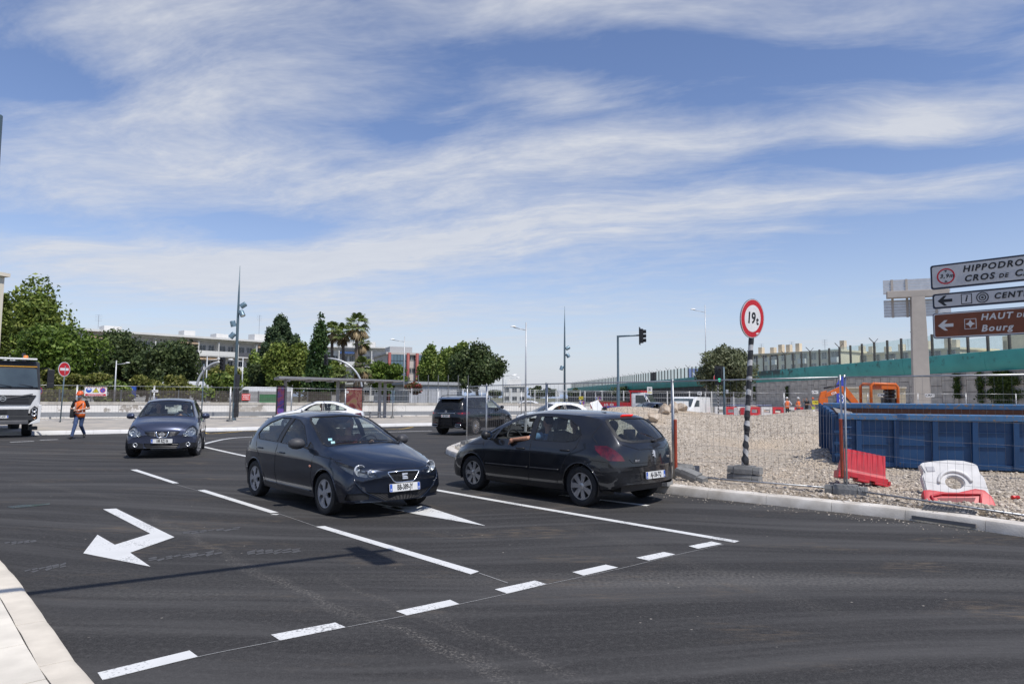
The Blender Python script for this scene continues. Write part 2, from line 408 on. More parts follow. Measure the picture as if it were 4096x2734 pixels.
def paint_mat(name,col):
    ma=bpy.data.materials.new(name);ma.use_nodes=True;nt=ma.node_tree;N=nt.nodes.new;L=nt.links.new
    b=nt.nodes['Principled BSDF'];tc=N('ShaderNodeTexCoord')
    n1=N('ShaderNodeTexNoise');n1.inputs['Scale'].default_value=45;n1.inputs['Detail'].default_value=4;L(tc.outputs['Object'],n1.inputs['Vector'])
    n2=N('ShaderNodeTexNoise');n2.inputs['Scale'].default_value=2.2;n2.inputs['Detail'].default_value=5;L(tc.outputs['Object'],n2.inputs['Vector'])
    ad=N('ShaderNodeMath');ad.operation='MULTIPLY';L(n1.outputs[0],ad.inputs[0]);L(n2.outputs[0],ad.inputs[1])
    mr=N('ShaderNodeMapRange');mr.inputs[1].default_value=0.30;mr.inputs[2].default_value=0.37;L(ad.outputs[0],mr.inputs[0])
    mx=N('ShaderNodeMix');mx.data_type='RGBA';mx.inputs[6].default_value=(*col,1);mx.inputs[7].default_value=(*[c*0.45 for c in col],1)
    L(mr.outputs[0],mx.inputs[0])
    m2=N('ShaderNodeMix');m2.data_type='RGBA';m2.blend_type='MULTIPLY';m2.inputs[0].default_value=1
    g=N('ShaderNodeMapRange');g.inputs[1].default_value=0.3;g.inputs[2].default_value=0.7;g.inputs[3].default_value=0.86;g.inputs[4].default_value=1.0
    L(n2.outputs[0],g.inputs[0]);L(mx.outputs[2],m2.inputs[6]);L(g.outputs[0],m2.inputs[7]);L(m2.outputs[2],b.inputs['Base Color'])
    b.inputs['Roughness'].default_value=0.6;return ma
ASPH=asphalt_mat();PAINT=paint_mat('road_paint_white',(0.70,0.70,0.68));YPAINT=paint_mat('road_paint_yellow',(0.62,0.40,0.05))
# the wide ground
gb=MB();NR,NS=14,48
for i in range(NR):
    r=[0,40,90,140,200,280,400,600,900,1400,2000,3000,4500,6500][i]
    for j in range(NS):gb.v.append((r*math.cos(2*PI*j/NS),40+r*math.sin(2*PI*j/NS),-0.05))
for i in range(NR-1):
    for j in range(NS):gb.f.append((i*NS+j,i*NS+(j+1)%NS,(i+1)*NS+(j+1)%NS,(i+1)*NS+j))
tag(gb.build('ground',mat('dry_ground',(0.20,0.18,0.13),0.95,0,0.3,0.12,col2=(0.11,0.12,0.06)),fix=True),kind='structure')
road=MB().add([(-75,-14,0),(70,-14,0),(70,70,0),(-75,70,0)],[(0,1,2,3)]).build('road',ASPH)
tag(road,kind='structure')
def marking(pts,name='dash',m=PAINT,z=0.004):
    pw=[G(x,y,z)for x,y in pts]
    return MB().add(pw,[tuple(range(len(pw)))]).build(name,m,road)
def stripe(pts,w,name='line',m=PAINT,z=0.004,world=False):
    p=[Vector(q)if world else G(q[0],q[1],z)for q in pts]
    # resample smoothly
    P=[]
    for i in range(len(p)-1):
        a,b,c,d=p[max(i-1,0)],p[i],p[i+1],p[min(i+2,len(p)-1)]
        for k in range(8):
            t=k/8
            P.append(0.5*((2*b)+(c-a)*t+(2*a-5*b+4*c-d)*t*t+(3*b-a-3*c+d)*t**3))
    P.append(p[-1]);vs=[];fs=[]
    for i,q in enumerate(P):
        t=(P[min(i+1,len(P)-1)]-P[max(i-1,0)]).normalized();n=Vector((-t.y,t.x,0))*w/2
        vs+=[q+n,q-n]
        if i:fs.append((2*i-2,2*i-1,2*i+1,2*i))
    for v in vs:v.z=z
    return MB().add(vs,fs).build(name,m,road)
S=lambda pts,x0=0.0:[(x0+x*0.21797,450+y*0.21797)for x,y in pts]
for q in([(598,87),(628,86),(822,149),(793,150)],[(905,181),(940,179),(1278,283),(1242,286)],
          [(1448,348),(1490,345),(2198,553),(2160,566)],[(447,1017),(870,915),(908,943),(470,1050)],
          [(1243,843),(1538,787),(1585,808),(1285,869)],[(1817,735),(2065,683),(2107,702),(1868,754)],
          [(2270,635),(2454,595),(2509,611),(2326,654)],[(1240,293),(1254,290),(1282,290),(1270,294)]):
    marking(S(q))
for q in([(277,556),(430,522),(487,535),(328,572)],[(570,490),(697,464),(750,475),(627,503)],[(810,437),(915,416),(965,427),(853,449)]):
    marking(S(q,512))
marking(S([(473,268),(533,265),(800,396),(597,467),(690,531),(382,470),(447,385),(527,431),(690,380)]),'arrow')
marking([(275+x*0.0958,487.5+y*0.0958)for x,y in((1110,196),(1560,185),(2200,392),(1480,271))],'arrow')
marking([(350,497),(368,501),(406,508),(398,509)],'arrow_stem')
stripe([(203,446),(246,455.5),(300,465),(437,489.4),(512,502.6),(600,517.6),(737,541.0)],0.13)
stripe([(201,444),(225,438.5),(250,436.3),(300,434),(396,431.2),(432,430.2)],0.15)
stripe([(560,494.2),(648,504.8)],0.12)
stripe([(10,441.5),(34,440.6)],0.15);stripe([(40,439.4),(58,438.8)],0.15)
stripe([(203.6,431.8),(212,433.0),(243,430.4)],0.12,m=YPAINT);stripe([(243,430.4),(300,429.9),(390,428.6)],0.12,m=YPAINT)
stripe([(390,428.4),(401,428.4),(413,426.4)],0.12,m=YPAINT)
SOL=paint_mat('setting_out_chalk',(0.30,0.295,0.285))
# thin setting-out lines sprayed between the dashes
stripe(S([(470,1052),(908,944),(1285,869),(1585,809),(1868,754),(2107,703),(2326,655),(2509,612),(2840,541),(3104,477),(3320,430)]),0.009,'setting_out_line',SOL,0.003)
stripe(S([(793,151),(905,182)]),0.01,'setting_out_line',SOL,0.003)
stripe(S([(1278,288),(1448,346)]),0.01,'setting_out_line',SOL,0.003)
stripe(S([(2198,560),(2330,606)]),0.014,'setting_out_line',SOL,0.003)
TREAD=paint_mat('dusty_tyre_print',(0.078,0.075,0.072))
for x0,y0,x1,y1,n in((24,569.5,66,562.5,6),(148,557.5,222,550,9),(182,531.5,240,526.5,7),(4,542,36,539.5,5),(246,551,300,548.5,6)):
    tb_=MB();rs_=random.Random(int(x0))
    for k in range(n):
        cx,cy=x0+(x1-x0)*k/n,y0+(y1-y0)*k/n;h=(4.2 if y0>545 else 2.6)*(1 if k%2 else .8);w=(x1-x0)/n
        for sgn in(0,1):
            oy=cy+(h*.55 if sgn else 0);q=[(cx,oy),(cx+w*.9,oy-h*.45),(cx+w*1.1,oy-h*.15),(cx+w*.2,oy+h*.35)]
            q=[(u+rs_.uniform(-.1,.1)*w,v+rs_.uniform(-.12,.12)*h)for u,v in q]
            if rs_.random()<.8:tb_.add([G(u,v,.0025)for u,v in q],[(0,1,2,3)])
    tb_.build('tyre_prints',TREAD,road,fix=False)['kind']='stuff'
wet=mat('wet_oil_sheen',(0.012,0.03,0.035),0.15,0,0.5,5)
marking(S([(30,257),(90,249),(160,246),(228,241),(232,246),(150,256),(60,263)]),'wet_patch',wet)
# ---- kerbs
KERB=mat('kerb_limestone',(0.52,0.47,0.40),0.8,0,0.16,3.5,bump=0.2,bscale=60,col2=(0.66,0.62,0.56),detail=9)
KERBW=mat('kerb_white_new',(0.70,0.69,0.67),0.75,0,0.05,2.5)
def spline(p,step):
    P=[]
    p=[Vector((q[0],q[1],0))for q in p]
    for i in range(len(p)-1):
        a,b,c,d=p[max(i-1,0)],p[i],p[i+1],p[min(i+2,len(p)-1)]
        for k in range(40):
            t=k/40
            P.append(0.5*((2*b)+(c-a)*t+(2*a-5*b+4*c-d)*t*t+(3*b-a-3*c+d)*t**3))
    P.append(p[-1]);out=[P[0]];acc=0
    for i in range(1,len(P)):
        seg=P[i]-P[i-1];l=seg.length;pos=0
        while acc+(l-pos)>=step:
            pos+=step-acc;out.append(P[i-1]+seg*(pos/l));acc=0
        acc+=l-pos
    return out
def kerb(path,h,w,m,stone=1.0,inlet=None,side=1):
    pts=spline(path,stone/4)
    nrm=[]
    for i in range(len(pts)):
        t=(pts[min(i+1,len(pts)-1)]-pts[max(i-1,0)]).normalized();nrm.append(Vector((-t.y,t.x,0))*side)
    prof=[(0.0,0.0),(0.012,h*0.72),(0.03,h*0.93),(0.06,h),(w,h),(w,0.0)]
    bed=MB()
    prf2=[(0.03,-0.02),(0.03,0.02),(w-0.03,0.02),(w-0.03,-0.02)]
    bed.loft([[pts[i]+nrm[i]*o+Vector((0,0,z))for o,z in prf2]for i in range(len(pts))])
    top=tag(bed.build('kerb',CONC),kind='structure')
    for s in range(0,len(pts)-4,4):
        rings=[]
        for k in range(5):
            i=s+k;sh=0.004 if k in(0,4)else 0.0
            q=pts[i].copy()
            if k==0:q+=(pts[i+1]-pts[i])*0.012
            if k==4:q+=(pts[i-1]-pts[i])*0.012
            rings.append([q+nrm[i]*(o+sh)+Vector((0,0,z-sh))for o,z in prof])
        st=MB().loft(rings).build('kerb_stone',m,top,smooth=True,angle=40)
        if inlet and s==inlet:
            c=(pts[s]+pts[s+4])/2;t=(pts[s+4]-pts[s]).normalized();n=nrm[s+2]
            mm=face_m(c+Vector((0,0,h*0.42))-n*0.004,t*-1 if side>0 else t,(0,0,1))
            b=MB();b.bar(c-t*0.40-n*0.002+Vector((0,0,h*0.36)),c+t*0.40-n*0.002+Vector((0,0,h*0.36)),0.03,h*0.34)
            b.build('drain_slot',mat('slot_shade_grey',(0.17,0.16,0.15),0.9),st)  # solid grey bar, its colour stands for the shade inside the inlet
    return pts,nrm
RK=[G(*p)for p in((1082,543.6),(1024,536.5),(957,526.5),(891,517.6),(791,506.7),(664.6,492.5),(560,476),(500,465.5),(466,459.8),(451,455.5))]
RK=[(p.x,p.y)for p in RK]+[(-2.02,21.2),(-1.98,22.6),(-1.75,24.6),(-1.3,27.0),(-0.4,29.6),(1.2,32.0),(4.0,35.5),(8.0,39.0),(13.0,42.0),(20,44)]
rk_pts,rk_n=kerb(RK,0.15,0.27,KERB,1.0,inlet=4,side=-1)
LK=[G(*p)for p in((-150,480),(-60,510),(0,562.1),(41.4,615),(67.6,653),(91,683.5),(130,735))]
LK=[(p.x,p.y)for p in LK]+[(-1.2,2.4),(-0.6,1.2)]
LK=LK[1:]
lk_pts,lk_n=kerb(LK,0.055,0.20,mat('kerb_pale_flush',(0.62,0.56,0.465),0.8,0,0.12,4,bump=0.1,bscale=50),1.0,side=-1)
FK=[(-34,24.0),(-24,27.3),(-19.5,28.9),(-13.3,33.4),(-6.7,39.4),(-3.5,41.6),(3,47.5),(9,54),(14,62)]
fk_pts,fk_n=kerb(FK,0.16,0.34,KERBW,1.0,side=1)
def sheet_from(pts,far,z,name,m,kind='structure'):
    """strip between a kerb line and a far line"""
    vs=[Vector((p.x,p.y,z))for p in pts]+[Vector((q[0],q[1],z))for q in far]
    return tag(MB().add(vs,[tuple(range(len(vs)))]).build(name,m),kind=kind)
# left pavement, laid with pale slabs
PAVE=mat('pale_pavement',(0.66,0.61,0.52),0.8,0,0.14,3,bump=0.1,bscale=70)
inner=[lk_pts[i]+lk_n[i]*0.205 for i in range(len(lk_pts))]
lp=sheet_from(inner,[(-2.5,1.0),(-9,2.0),(-12,8.0)],0.046,'pavement',mat('mortar_bed',(0.44,0.42,0.37),0.9,0,0.1,10))
rs=random.Random(3)
for i in range(0,len(inner)-3,3):
    for k in range(4):
        a,b=inner[i],inner[i+3];na,nb=lk_n[i],lk_n[i+3];w0,w1=k*0.62+0.004,k*0.62+0.614
        t=(b-a)*0.006
        q=[a+t+na*w0,b-t+nb*w0,b-t+nb*w1,a+t+na*w1];dz=rs.uniform(0,0.003)
        vs=[Vector((p.x,p.y,0.03))for p in q]+[Vector((p.x,p.y,0.054+dz))for p in q]
        MB().add(vs,[(3,2,1,0),(4,5,6,7),(0,1,5,4),(1,2,6,5),(2,3,7,6),(3,0,4,7)]).build('paving_slab',PAVE,lp)
# far pavement up to the wall
WALLP=[(-60,31.5),(-44,38.5),(-30,45.3),(-14,53.0),(-0.5,60),(8.5,63.5)]
fin=[fk_pts[i]+fk_n[i]*0.335 for i in range(len(fk_pts))]
sheet_from(fin,[(16,66),(8.5,64.2),(-0.5,60.6),(-14,53.6),(-30,45.9),(-44,39.1),(-60,32.1),(-60,20)],0.15,'pavement',
           mat('pavement_grey_dusty',(0.36,0.34,0.31),0.9,0,0.16,1.2,col2=(0.46,0.41,0.34),bump=0.1,bscale=40))
# ---- gravel building site: one sheet of terrain with its heap
GRAVEL=mat('gravel_pale',(0.34,0.29,0.235),0.95,0,0.28,9,bump=0.9,bscale=45,col2=(0.47,0.415,0.35),detail=8)
def sstep(a,b,x):t=min(1,max(0,(x-a)/(b-a)));return t*t*(3-2*t)
def hnoise(x,y):
    return(math.sin(x*1.7+1.3*math.sin(y*1.1))*math.sin(y*1.9+0.7*math.sin(x*0.9))*0.5
            +0.3*math.sin(x*4.1+y*2.7)*math.sin(y*3.7-x*1.3)+0.2*math.sin(x*9.3-y*6.1)*math.sin(y*8.3+x*5.2))
def terrain_h(x,y):
    h=0.135
    # main heap: a ridge
    ax,ay,bx,by=4.6,25.6,10.4,25.2
    t=min(1,max(0,((x-ax)*(bx-ax)+(y-ay)*(by-ay))/((bx-ax)**2+(by-ay)**2)))
    d=math.hypot(x-ax-t*(bx-ax),(y-ay-t*(by-ay))*(1.0 if y<25.4 else 1.6))
    crest=1.15+0.10*math.sin(t*7+1)-0.12*t
    h+=crest*(1-sstep(0.0,4.9,d))+(0.05*hnoise(x*0.9,y*0.9)+0.12*math.sin(x*1.15+0.4)*math.sin(y*0.9+x*0.35))*(1-sstep(3,7,d))
    # fines heaped against the skip's door
    d=math.hypot((x-7.6)/0.8,(y-16.9)/0.9);h+=0.45*max(0,1-d)**1.2
    # strip of loose earth behind the kerb
    k=min(math.hypot(x-p.x,y-p.y)for p in rk_pts[:60:3])
    h+=0.012*hnoise(x*3,y*3)*sstep(0.3,0.8,k)+0.05*(sstep(0.5,1.0,k)-sstep(1.2,2.2,k))*(0.6+0.4*math.sin(x*2.3))*sstep(3.8,5.0,x)
    return h
edge_in=[rk_pts[i]+rk_n[i]*0.262 for i in range(len(rk_pts))]
tb=MB()
poly_site=[(p.x,p.y)for p in edge_in]+[(48,50),(48,5)]
def inside(poly,x,y):
    c=False;j=len(poly)-1
    for i in range(len(poly)):
        if(poly[i][1]>y)!=(poly[j][1]>y)and x<(poly[j][0]-poly[i][0])*(y-poly[i][1])/(poly[j][1]-poly[i][1])+poly[i][0]:c=not c
        j=i
    return c
bm=bmesh.new()
ys=[5+0.16*i for i in range(int(25/0.16))]+[30+0.7*i for i in range(30)]
xs=[-2.4+0.16*i for i in range(int(17/0.16))]+[14.6+0.8*i for i in range(43)]
gridv=[[bm.verts.new((x,y,0))for x in xs]for y in ys]
for j in range(len(ys)-1):
    for i in range(len(xs)-1):
        x,y=(xs[i]+xs[i+1])/2,(ys[j]+ys[j+1])/2
        if inside(poly_site,x,y):bm.faces.new((gridv[j][i],gridv[j][i+1],gridv[j+1][i+1],gridv[j+1][i]))
for v in[v for v in bm.verts if not v.link_faces]:bm.verts.remove(v)
EI=[Vector((p.x,p.y))for p in edge_in]
for v in bm.verts:
    if v.is_boundary and v.co.x<46 and v.co.y<45:
        q=min(EI,key=lambda p:(p.x-v.co.x)**2+(p.y-v.co.y)**2)
        if(q-v.co.xy).length<0.9:v.co.x,v.co.y=q.x,q.y
    v.co.z=terrain_h(v.co.x,v.co.y)
me=bpy.data.meshes.new('gravel_ground');bm.to_mesh(me);bm.free();me.shade_smooth()
def gravel_ground_mat():
    ma=bpy.data.materials.new('gravel_and_earth');ma.use_nodes=True;nt=ma.node_tree;N=nt.nodes.new;L=nt.links.new
    b=nt.nodes['Principled BSDF'];tc=N('ShaderNodeTexCoord');P=tc.outputs['Object']
    vo=N('ShaderNodeTexVoronoi');vo.inputs['Scale'].default_value=17;L(P,vo.inputs['Vector'])
    v2=N('ShaderNodeTexVoronoi');v2.inputs['Scale'].default_value=58;L(P,v2.inputs['Vector'])
    n1=N('ShaderNodeTexNoise');n1.inputs['Scale'].default_value=0.5;n1.inputs['Detail'].default_value=6;L(P,n1.inputs['Vector'])
    def mix(f,a,c):
        x=N('ShaderNodeMix');x.data_type='RGBA'
        for i,q in((0,f),(6,a),(7,c)):
            if isinstance(q,tuple):x.inputs[i].default_value=q
            elif isinstance(q,float):x.inputs[i].default_value=q
            else:L(q,x.inputs[i])
        return x.outputs[2]
    sp=N('ShaderNodeSeparateColor');L(vo.outputs['Color'],sp.inputs[0])
    stones=mix(sp.outputs[0],(0.30,0.25,0.195,1),(0.60,0.525,0.43,1))
    fines=mix(v2.outputs['Distance'],(0.54,0.445,0.335,1),(0.45,0.365,0.275,1))
    mr=N('ShaderNodeMapRange');mr.inputs[1].default_value=0.50;mr.inputs[2].default_value=0.64;L(n1.outputs[0],mr.inputs[0])
    c=mix(mr.outputs[0],stones,fines)
    # brown loose earth in the trench fill behind the kerb (a strip along the kerb line)
    se=N('ShaderNodeSeparateXYZ');L(P,se.inputs[0])
    a0,a1=Vector((2.75,12.3)),Vector((6.6,8.1));t=(a1-a0).normalized();nx,ny=t.y,-t.x
    if nx<0:nx,ny=-nx,-ny
    dd=N('ShaderNodeVectorMath');dd.operation='DOT_PRODUCT';L(P,dd.inputs[0]);dd.inputs[1].default_value=(nx,ny,0)
    off=nx*a0.x+ny*a0.y
    wob=N('ShaderNodeMath');wob.operation='MULTIPLY_ADD';L(n1.outputs[0],wob.inputs[0]);wob.inputs[1].default_value=-1.6;L(dd.outputs['Value'],wob.inputs[2])
    m2=N('ShaderNodeMapRange');m2.inputs[1].default_value=off+0.15;m2.inputs[2].default_value=off+0.7;m2.inputs[3].default_value=1;m2.inputs[4].default_value=0;L(wob.outputs[0],m2.inputs[0])
    m3=N('ShaderNodeMapRange');m3.inputs[1].default_value=3.6;m3.inputs[2].default_value=5.2;L(se.outputs[0],m3.inputs[0])
    mm=N('ShaderNodeMath');mm.operation='MULTIPLY';L(m2.outputs[0],mm.inputs[0]);L(m3.outputs[0],mm.inputs[1])
    c=mix(mm.outputs[0],c,mix(v2.outputs['Distance'],(0.20,0.155,0.105,1),(0.13,0.10,0.07,1)))
    L(c,b.inputs['Base Color']);b.inputs['Roughness'].default_value=0.95;b.inputs['Specular IOR Level'].default_value=0.2
    bp=N('ShaderNodeBump');bp.inputs['Strength'].default_value=1.0;bp.inputs['Distance'].default_value=0.06;bp.invert=True
    L(vo.outputs['Distance'],bp.inputs['Height']);L(bp.outputs[0],b.inputs['Normal']);return ma
me.materials.append(gravel_ground_mat())
site=bpy.data.objects.new('gravel_ground',me);COL.objects.link(site);tag(site,kind='structure')
tag(MB().add([(11,44.5,.02),(47,44.5,.02),(42,140,.02),(14,90,.02),(13,62,.02)],[(0,1,2,3,4)]).build('dirt_yard',mat('dusty_yard',(.50,.44,.36),.95,0,.18,.5,bump=.3,bscale=6)),kind='structure')
# loose stones too many to count
def scatter_stones(name,n,sampler,smin,smax,material,seed=1):
    rng_=np.random.default_rng(seed);t=bmesh.new();bmesh.ops.create_icosphere(t,subdivisions=1,radius=1.0)
    bv=np.array([v.co[:]for v in t.verts]);bf=np.array([[v.index for v in f.verts]for f in t.faces]);t.free()
    V=[];F=[]
    rr=random.Random(seed);k=0
    while k<n:
        p=sampler(rr)
        if p is None:continue
        s=smin+(smax-smin)*rng_.random()**3
        sc=s*rng_.uniform(0.6,1.25,3);sc[2]*=0.75
        q=bv*rng_.uniform(0.75,1.2,(len(bv),1))*sc;a=rng_.uniform(0,6.28);c_,s_=math.cos(a),math.sin(a)
        q=q @ np.array([[c_,s_,0],[-s_,c_,0],[0,0,1]])
        V.append(q+np.array([p[0],p[1],p[2]+sc[2]*0.35]));F.append(bf+12*k);k+=1
    V=np.concatenate(V);F=np.concatenate(F)
    me=bpy.data.meshes.new(name);me.from_pydata(V.tolist(),[],F.tolist());me.materials.append(material)
    o=bpy.data.objects.new(name,me);COL.objects.link(o);return o
def stone_mat(name,a,b_):
    ma=bpy.data.materials.new(name);ma.use_nodes=True;nt=ma.node_tree;N=nt.nodes.new;L=nt.links.new
    g=N('ShaderNodeNewGeometry');mx=N('ShaderNodeMix');mx.data_type='RGBA';mx.inputs[6].default_value=(*a,1);mx.inputs[7].default_value=(*b_,1)
    L(g.outputs['Random Per Island'],mx.inputs[0]);L(mx.outputs[2],nt.nodes['Principled BSDF'].inputs['Base Color'])
    nt.nodes['Principled BSDF'].inputs['Roughness'].default_value=0.9;return ma
def samp_site(rr):
    while True:
        px=rr.uniform(640,1060);py=rr.uniform(412,540)
        p=G(px,py,0.14)
        if p.y>27 or not inside(poly_site,p.x,p.y):continue
        if rr.random()<0.3:
            p.x+=rr.uniform(-2,2);p.y+=rr.uniform(-2,6)
            if not inside(poly_site,p.x,p.y):continue
        return p.x,p.y,terrain_h(p.x,p.y)
tag(scatter_stones('gravel_stones',15000,samp_site,0.008,0.042,stone_mat('stone_pale',(0.28,0.235,0.185),(0.62,0.545,0.45))),
    'pale loose crushed stones strewn over the building site','gravel',kind='stuff')
def samp_gutter(rr):
    i=rr.randrange(4,44);q=rk_pts[i]+(rk_pts[i+1]-rk_pts[i])*rr.random()
    if rr.random()<.25:q=q+rk_n[i]*rr.uniform(.06,.24);return q.x,q.y,.149
    q=q-rk_n[i]*abs(rr.gauss(0,.28));return q.x,q.y,0.0
tag(scatter_stones('spilled_grit',900,samp_gutter,0.003,0.016,MATS.get('x')or stone_mat('stone_grit',(0.30,0.26,0.21),(0.55,0.48,0.40)),9),'pale grit spilled along the kerb beside the gravel','grit',kind='stuff')
def samp_nose(rr):
    while True:
        x,y=rr.uniform(-2,5),rr.uniform(18,33)
        if inside(poly_site,x,y)and x<3.5:return x,y,terrain_h(x,y)
tag(scatter_stones('pebble_fill',5000,samp_nose,0.02,0.06,stone_mat('stone_grey',(0.26,0.25,0.22),(0.50,0.47,0.42)),5),
    'grey pebbles filling the nose of the traffic island','gravel',kind='stuff')
# ------------------------------------------------------------------ car builder
def pchip(xs,ys):
    xs=np.array(xs,float);ys=np.array(ys,float);h=np.diff(xs);d=np.diff(ys)/h;m=np.zeros_like(ys)
    for i in range(1,len(xs)-1):
        if d[i-1]*d[i]>0:
            w1,w2=2*h[i]+h[i-1],h[i]+2*h[i-1];m[i]=(w1+w2)/(w1/d[i-1]+w2/d[i])
    m[0],m[-1]=d[0],d[-1]
    def f(x):
        x=min(max(x,xs[0]),xs[-1]);i=min(max(int(np.searchsorted(xs,x))-1,0),len(h)-1);t=(x-xs[i])/h[i]
        return((2*t**3-3*t**2+1)*ys[i]+(t**3-2*t**2+t)*h[i]*m[i]
                +(-2*t**3+3*t**2)*ys[i+1]+(t**3-t**2)*h[i]*m[i+1])
    return f
def paint(name,col,metal=0.35,rough=0.32,var=0.06,coat=1.0):
    ma=mat(name,col,rough,metal,var,2.5,coat=coat,spec=0.18);ma.node_tree.nodes['Principled BSDF'].inputs['Coat Roughness'].default_value=0.025;return ma
CG=glass_mat('car_glass',(0.78,0.85,0.83),1.0)
CGD=glass_mat('car_glass_tinted',(0.10,0.12,0.13),1.0)
CGW=glass_mat('windscreen_glass',(0.80,0.86,0.84),1.2)
CGL=glass_mat('headlamp_lens',(0.85,0.88,0.90),0.8)
TRIM=mat('window_rubber',(0.012,0.012,0.013),0.5,0,0.2,10)
INTER=mat('car_interior_cloth',(0.030,0.030,0.033),0.85,0,0.25,12)
TAIL=mat('tail_lamp_red',(0.085,0.003,0.006),0.15,0,0.6,9,coat=1.0)
TAILB=mat('brake_lamp_lit',(0.9,0.03,0.02),0.3,0,0.1,6,emit=0.45)
HLREF=mat('headlamp_reflector',(0.66,0.68,0.70),0.22,0.35,0.25,30)
HLDARK=mat('headlamp_dark_bezel',(0.13,0.14,0.15),0.25,0.5,0.4,22)
RIMS=mat('alloy_silver',(0.52,0.52,0.53),0.32,0.85,0.12,8)
HUBG=mat('hubcap_grey',(0.36,0.35,0.35),0.5,0.3,0.2,6)
BRAKE=mat('brake_dark',(0.035,0.034,0.033),0.6,0.5,0.3,9)
MESHB=mat('grille_black',(0.010,0.010,0.011),0.55,0,0.2,12)
PLW=mat('plate_white',(0.72,0.72,0.70),0.4,0,0.04,8)
class Shell:
    def __init__(self,sp):
        self.sp=sp;rows=sorted(sp['rails']);A=np.array(rows,float);self.x0,self.x1=A[0,0],A[-1,0]
        F=[pchip(A[:,0],A[:,i])for i in range(1,9)];self.F=F
        n=sp.get('n',64);xs=[]
        for i in range(n+1):
            t=i/n;s=t-0.09*math.sin(2*PI*t);xs.append(self.x0+(self.x1-self.x0)*s)
        wmax=A[:,3].max();self.wmax=wmax
        bm=bmesh.new();grid=[]
        sw=sp.get('swage',0.012);pc=sp.get('crown',2.6)
        for x in xs:
            zb,z1,w1,z2,w2,z3,w3,zt=[f(x)for f in F];half=[]
            w0=w1-0.045;half.append((w0-0.05,zb));half.append((w0-0.006,zb+0.015));half.append((w0,zb+0.04))
            for k in range(1,5):t=k/4;half.append((w0+(w1-w0)*math.sin(t*PI/2),zb+0.04+(z1-zb-0.04)*t))
            for k in range(1,7):
                t=k/6;half.append((w1-(w1-w2)*t**2.0+sw*(math.exp(-((t-0.62)/0.13)**2)),z1+(z2-z1)*t))
            for k in range(1,8):t=k/7;half.append((w2+(w3-w2)*t+0.022*math.sin(PI*t)*min(1,(z3-z2)/0.3),z2+(z3-z2)*t))
            for k in range(1,10):
                t=k/9;y=w3*(1-t)**1.0;half.append((y,z3+(zt-z3)*(1-(y/max(w3,1e-4))**pc)))
            sec=half+[(-y,z)for y,z in half[-2::-1]]
            row=[]
            for y,z in sec:
                xx=x
                if x>sp['bow_from_f']:
                    s=sstep(sp['bow_from_f'],self.x1,x);xx-=sp['bowf']*s*(abs(y)/wmax)**2.4
                if x<sp['bow_from_r']:
                    s=sstep(sp['bow_from_r'],self.x0,x);xx+=sp['bowr']*s*(abs(y)/wmax)**2.4
                row.append(bm.verts.new((xx,y,z)))
            grid.append(row)
        M=len(grid[0])
        for i in range(len(grid)-1):
            for j in range(M-1):bm.faces.new((grid[i][j],grid[i+1][j],grid[i+1][j+1],grid[i][j+1]))
        H=M // 2
        for row,end in((grid[0],-1),(grid[-1],1)):
            rows_=[]
            for j in range(H+1):
                a,b=row[j],row[M-1-j]
                if j==H:rows_.append([a]*15);continue
                r_=[a]
                for k in range(1,14):
                    t=k/14;y=a.co.y*(1-t)+b.co.y*t
                    s=(sp['bowf']if end>0 else sp['bowr'])*(abs(a.co.y)/wmax)**2.4*(1-(abs(y)/max(abs(a.co.y),1e-4))**2.0)
                    r_.append(bm.verts.new((a.co.x+end*s,y,a.co.z)))
                r_.append(b);rows_.append(r_)
            for j in range(H):
                for k in range(14):
                    q=[rows_[j][k],rows_[j][k+1],rows_[j+1][k+1],rows_[j+1][k]];u=[]
                    for v in q:
                        if v not in u:u.append(v)
                    if len(u)>2:
                        try:bm.faces.new(u)
                        except ValueError:pass
        bmesh.ops.remove_doubles(bm,verts=bm.verts,dist=1e-4)
        bmesh.ops.recalc_face_normals(bm,faces=bm.faces)
        up=sum(f.normal.z for f in bm.faces if f.calc_center_median().z>0.9)
        if up<0:bmesh.ops.reverse_faces(bm,faces=bm.faces)
        bm.normal_update();self.bm=bm
        from mathutils.bvhtree import BVHTree
        self.bvh=BVHTree.FromBMesh(bm)
    def side_y(self,x,z,s=1):
        h=self.bvh.ray_cast(Vector((x,2.0*s,z)),Vector((0,-s,0)))
        return h[0].y if h[0]is not None else s*0.8
    def end_x(self,y,z,s=1):
        h=self.bvh.ray_cast(Vector((4.0*s,y,z)),Vector((-s,0,0)))
        return h[0].x if h[0]is not None else s*2.0
    def frame(self,view,s):
        """sight direction, horizontal axis of a view of the shell; s mirrors"""
        if view=='side':return Vector((0,s,0)),Vector((1,0,0))
        if view=='front':return Vector((1,0,0)),Vector((0,s,0))
        if view=='rear':return Vector((-1,0,0)),Vector((0,s,0))
        ang=R(float(view[1:]));e=1 if view[0]=='F' else-1           # 'F40' / 'R40': corner views
        d=Vector((e*math.cos(ang),s*math.sin(ang),0));return d,Vector((-e*math.sin(ang),s*math.cos(ang),0))
    def cut(self,view,poly,s=1,facing=0.12,zmin=None):
        bm=self.bm;d,e=self.frame(view,s)
        if view[0]in 'FR' and view not in('front','rear'):      # corner views measure from the middle of the bumper
            o=e.x*(self.x1 if view[0]=='F' else self.x0);poly=[(u+o,v)for u,v in poly]
        us=[p[0]for p in poly];vs=[p[1]for p in poly];u0,u1,v0,v1=min(us),max(us),min(vs),max(vs)
        def ok(f):
            if f.normal.dot(d)<facing:return False
            pu=[v.co.dot(e)for v in f.verts];pz=[v.co.z for v in f.verts]
            return max(pu)>u0-1e-4 and min(pu)<u1+1e-4 and max(pz)>v0-1e-4 and min(pz)<v1+1e-4
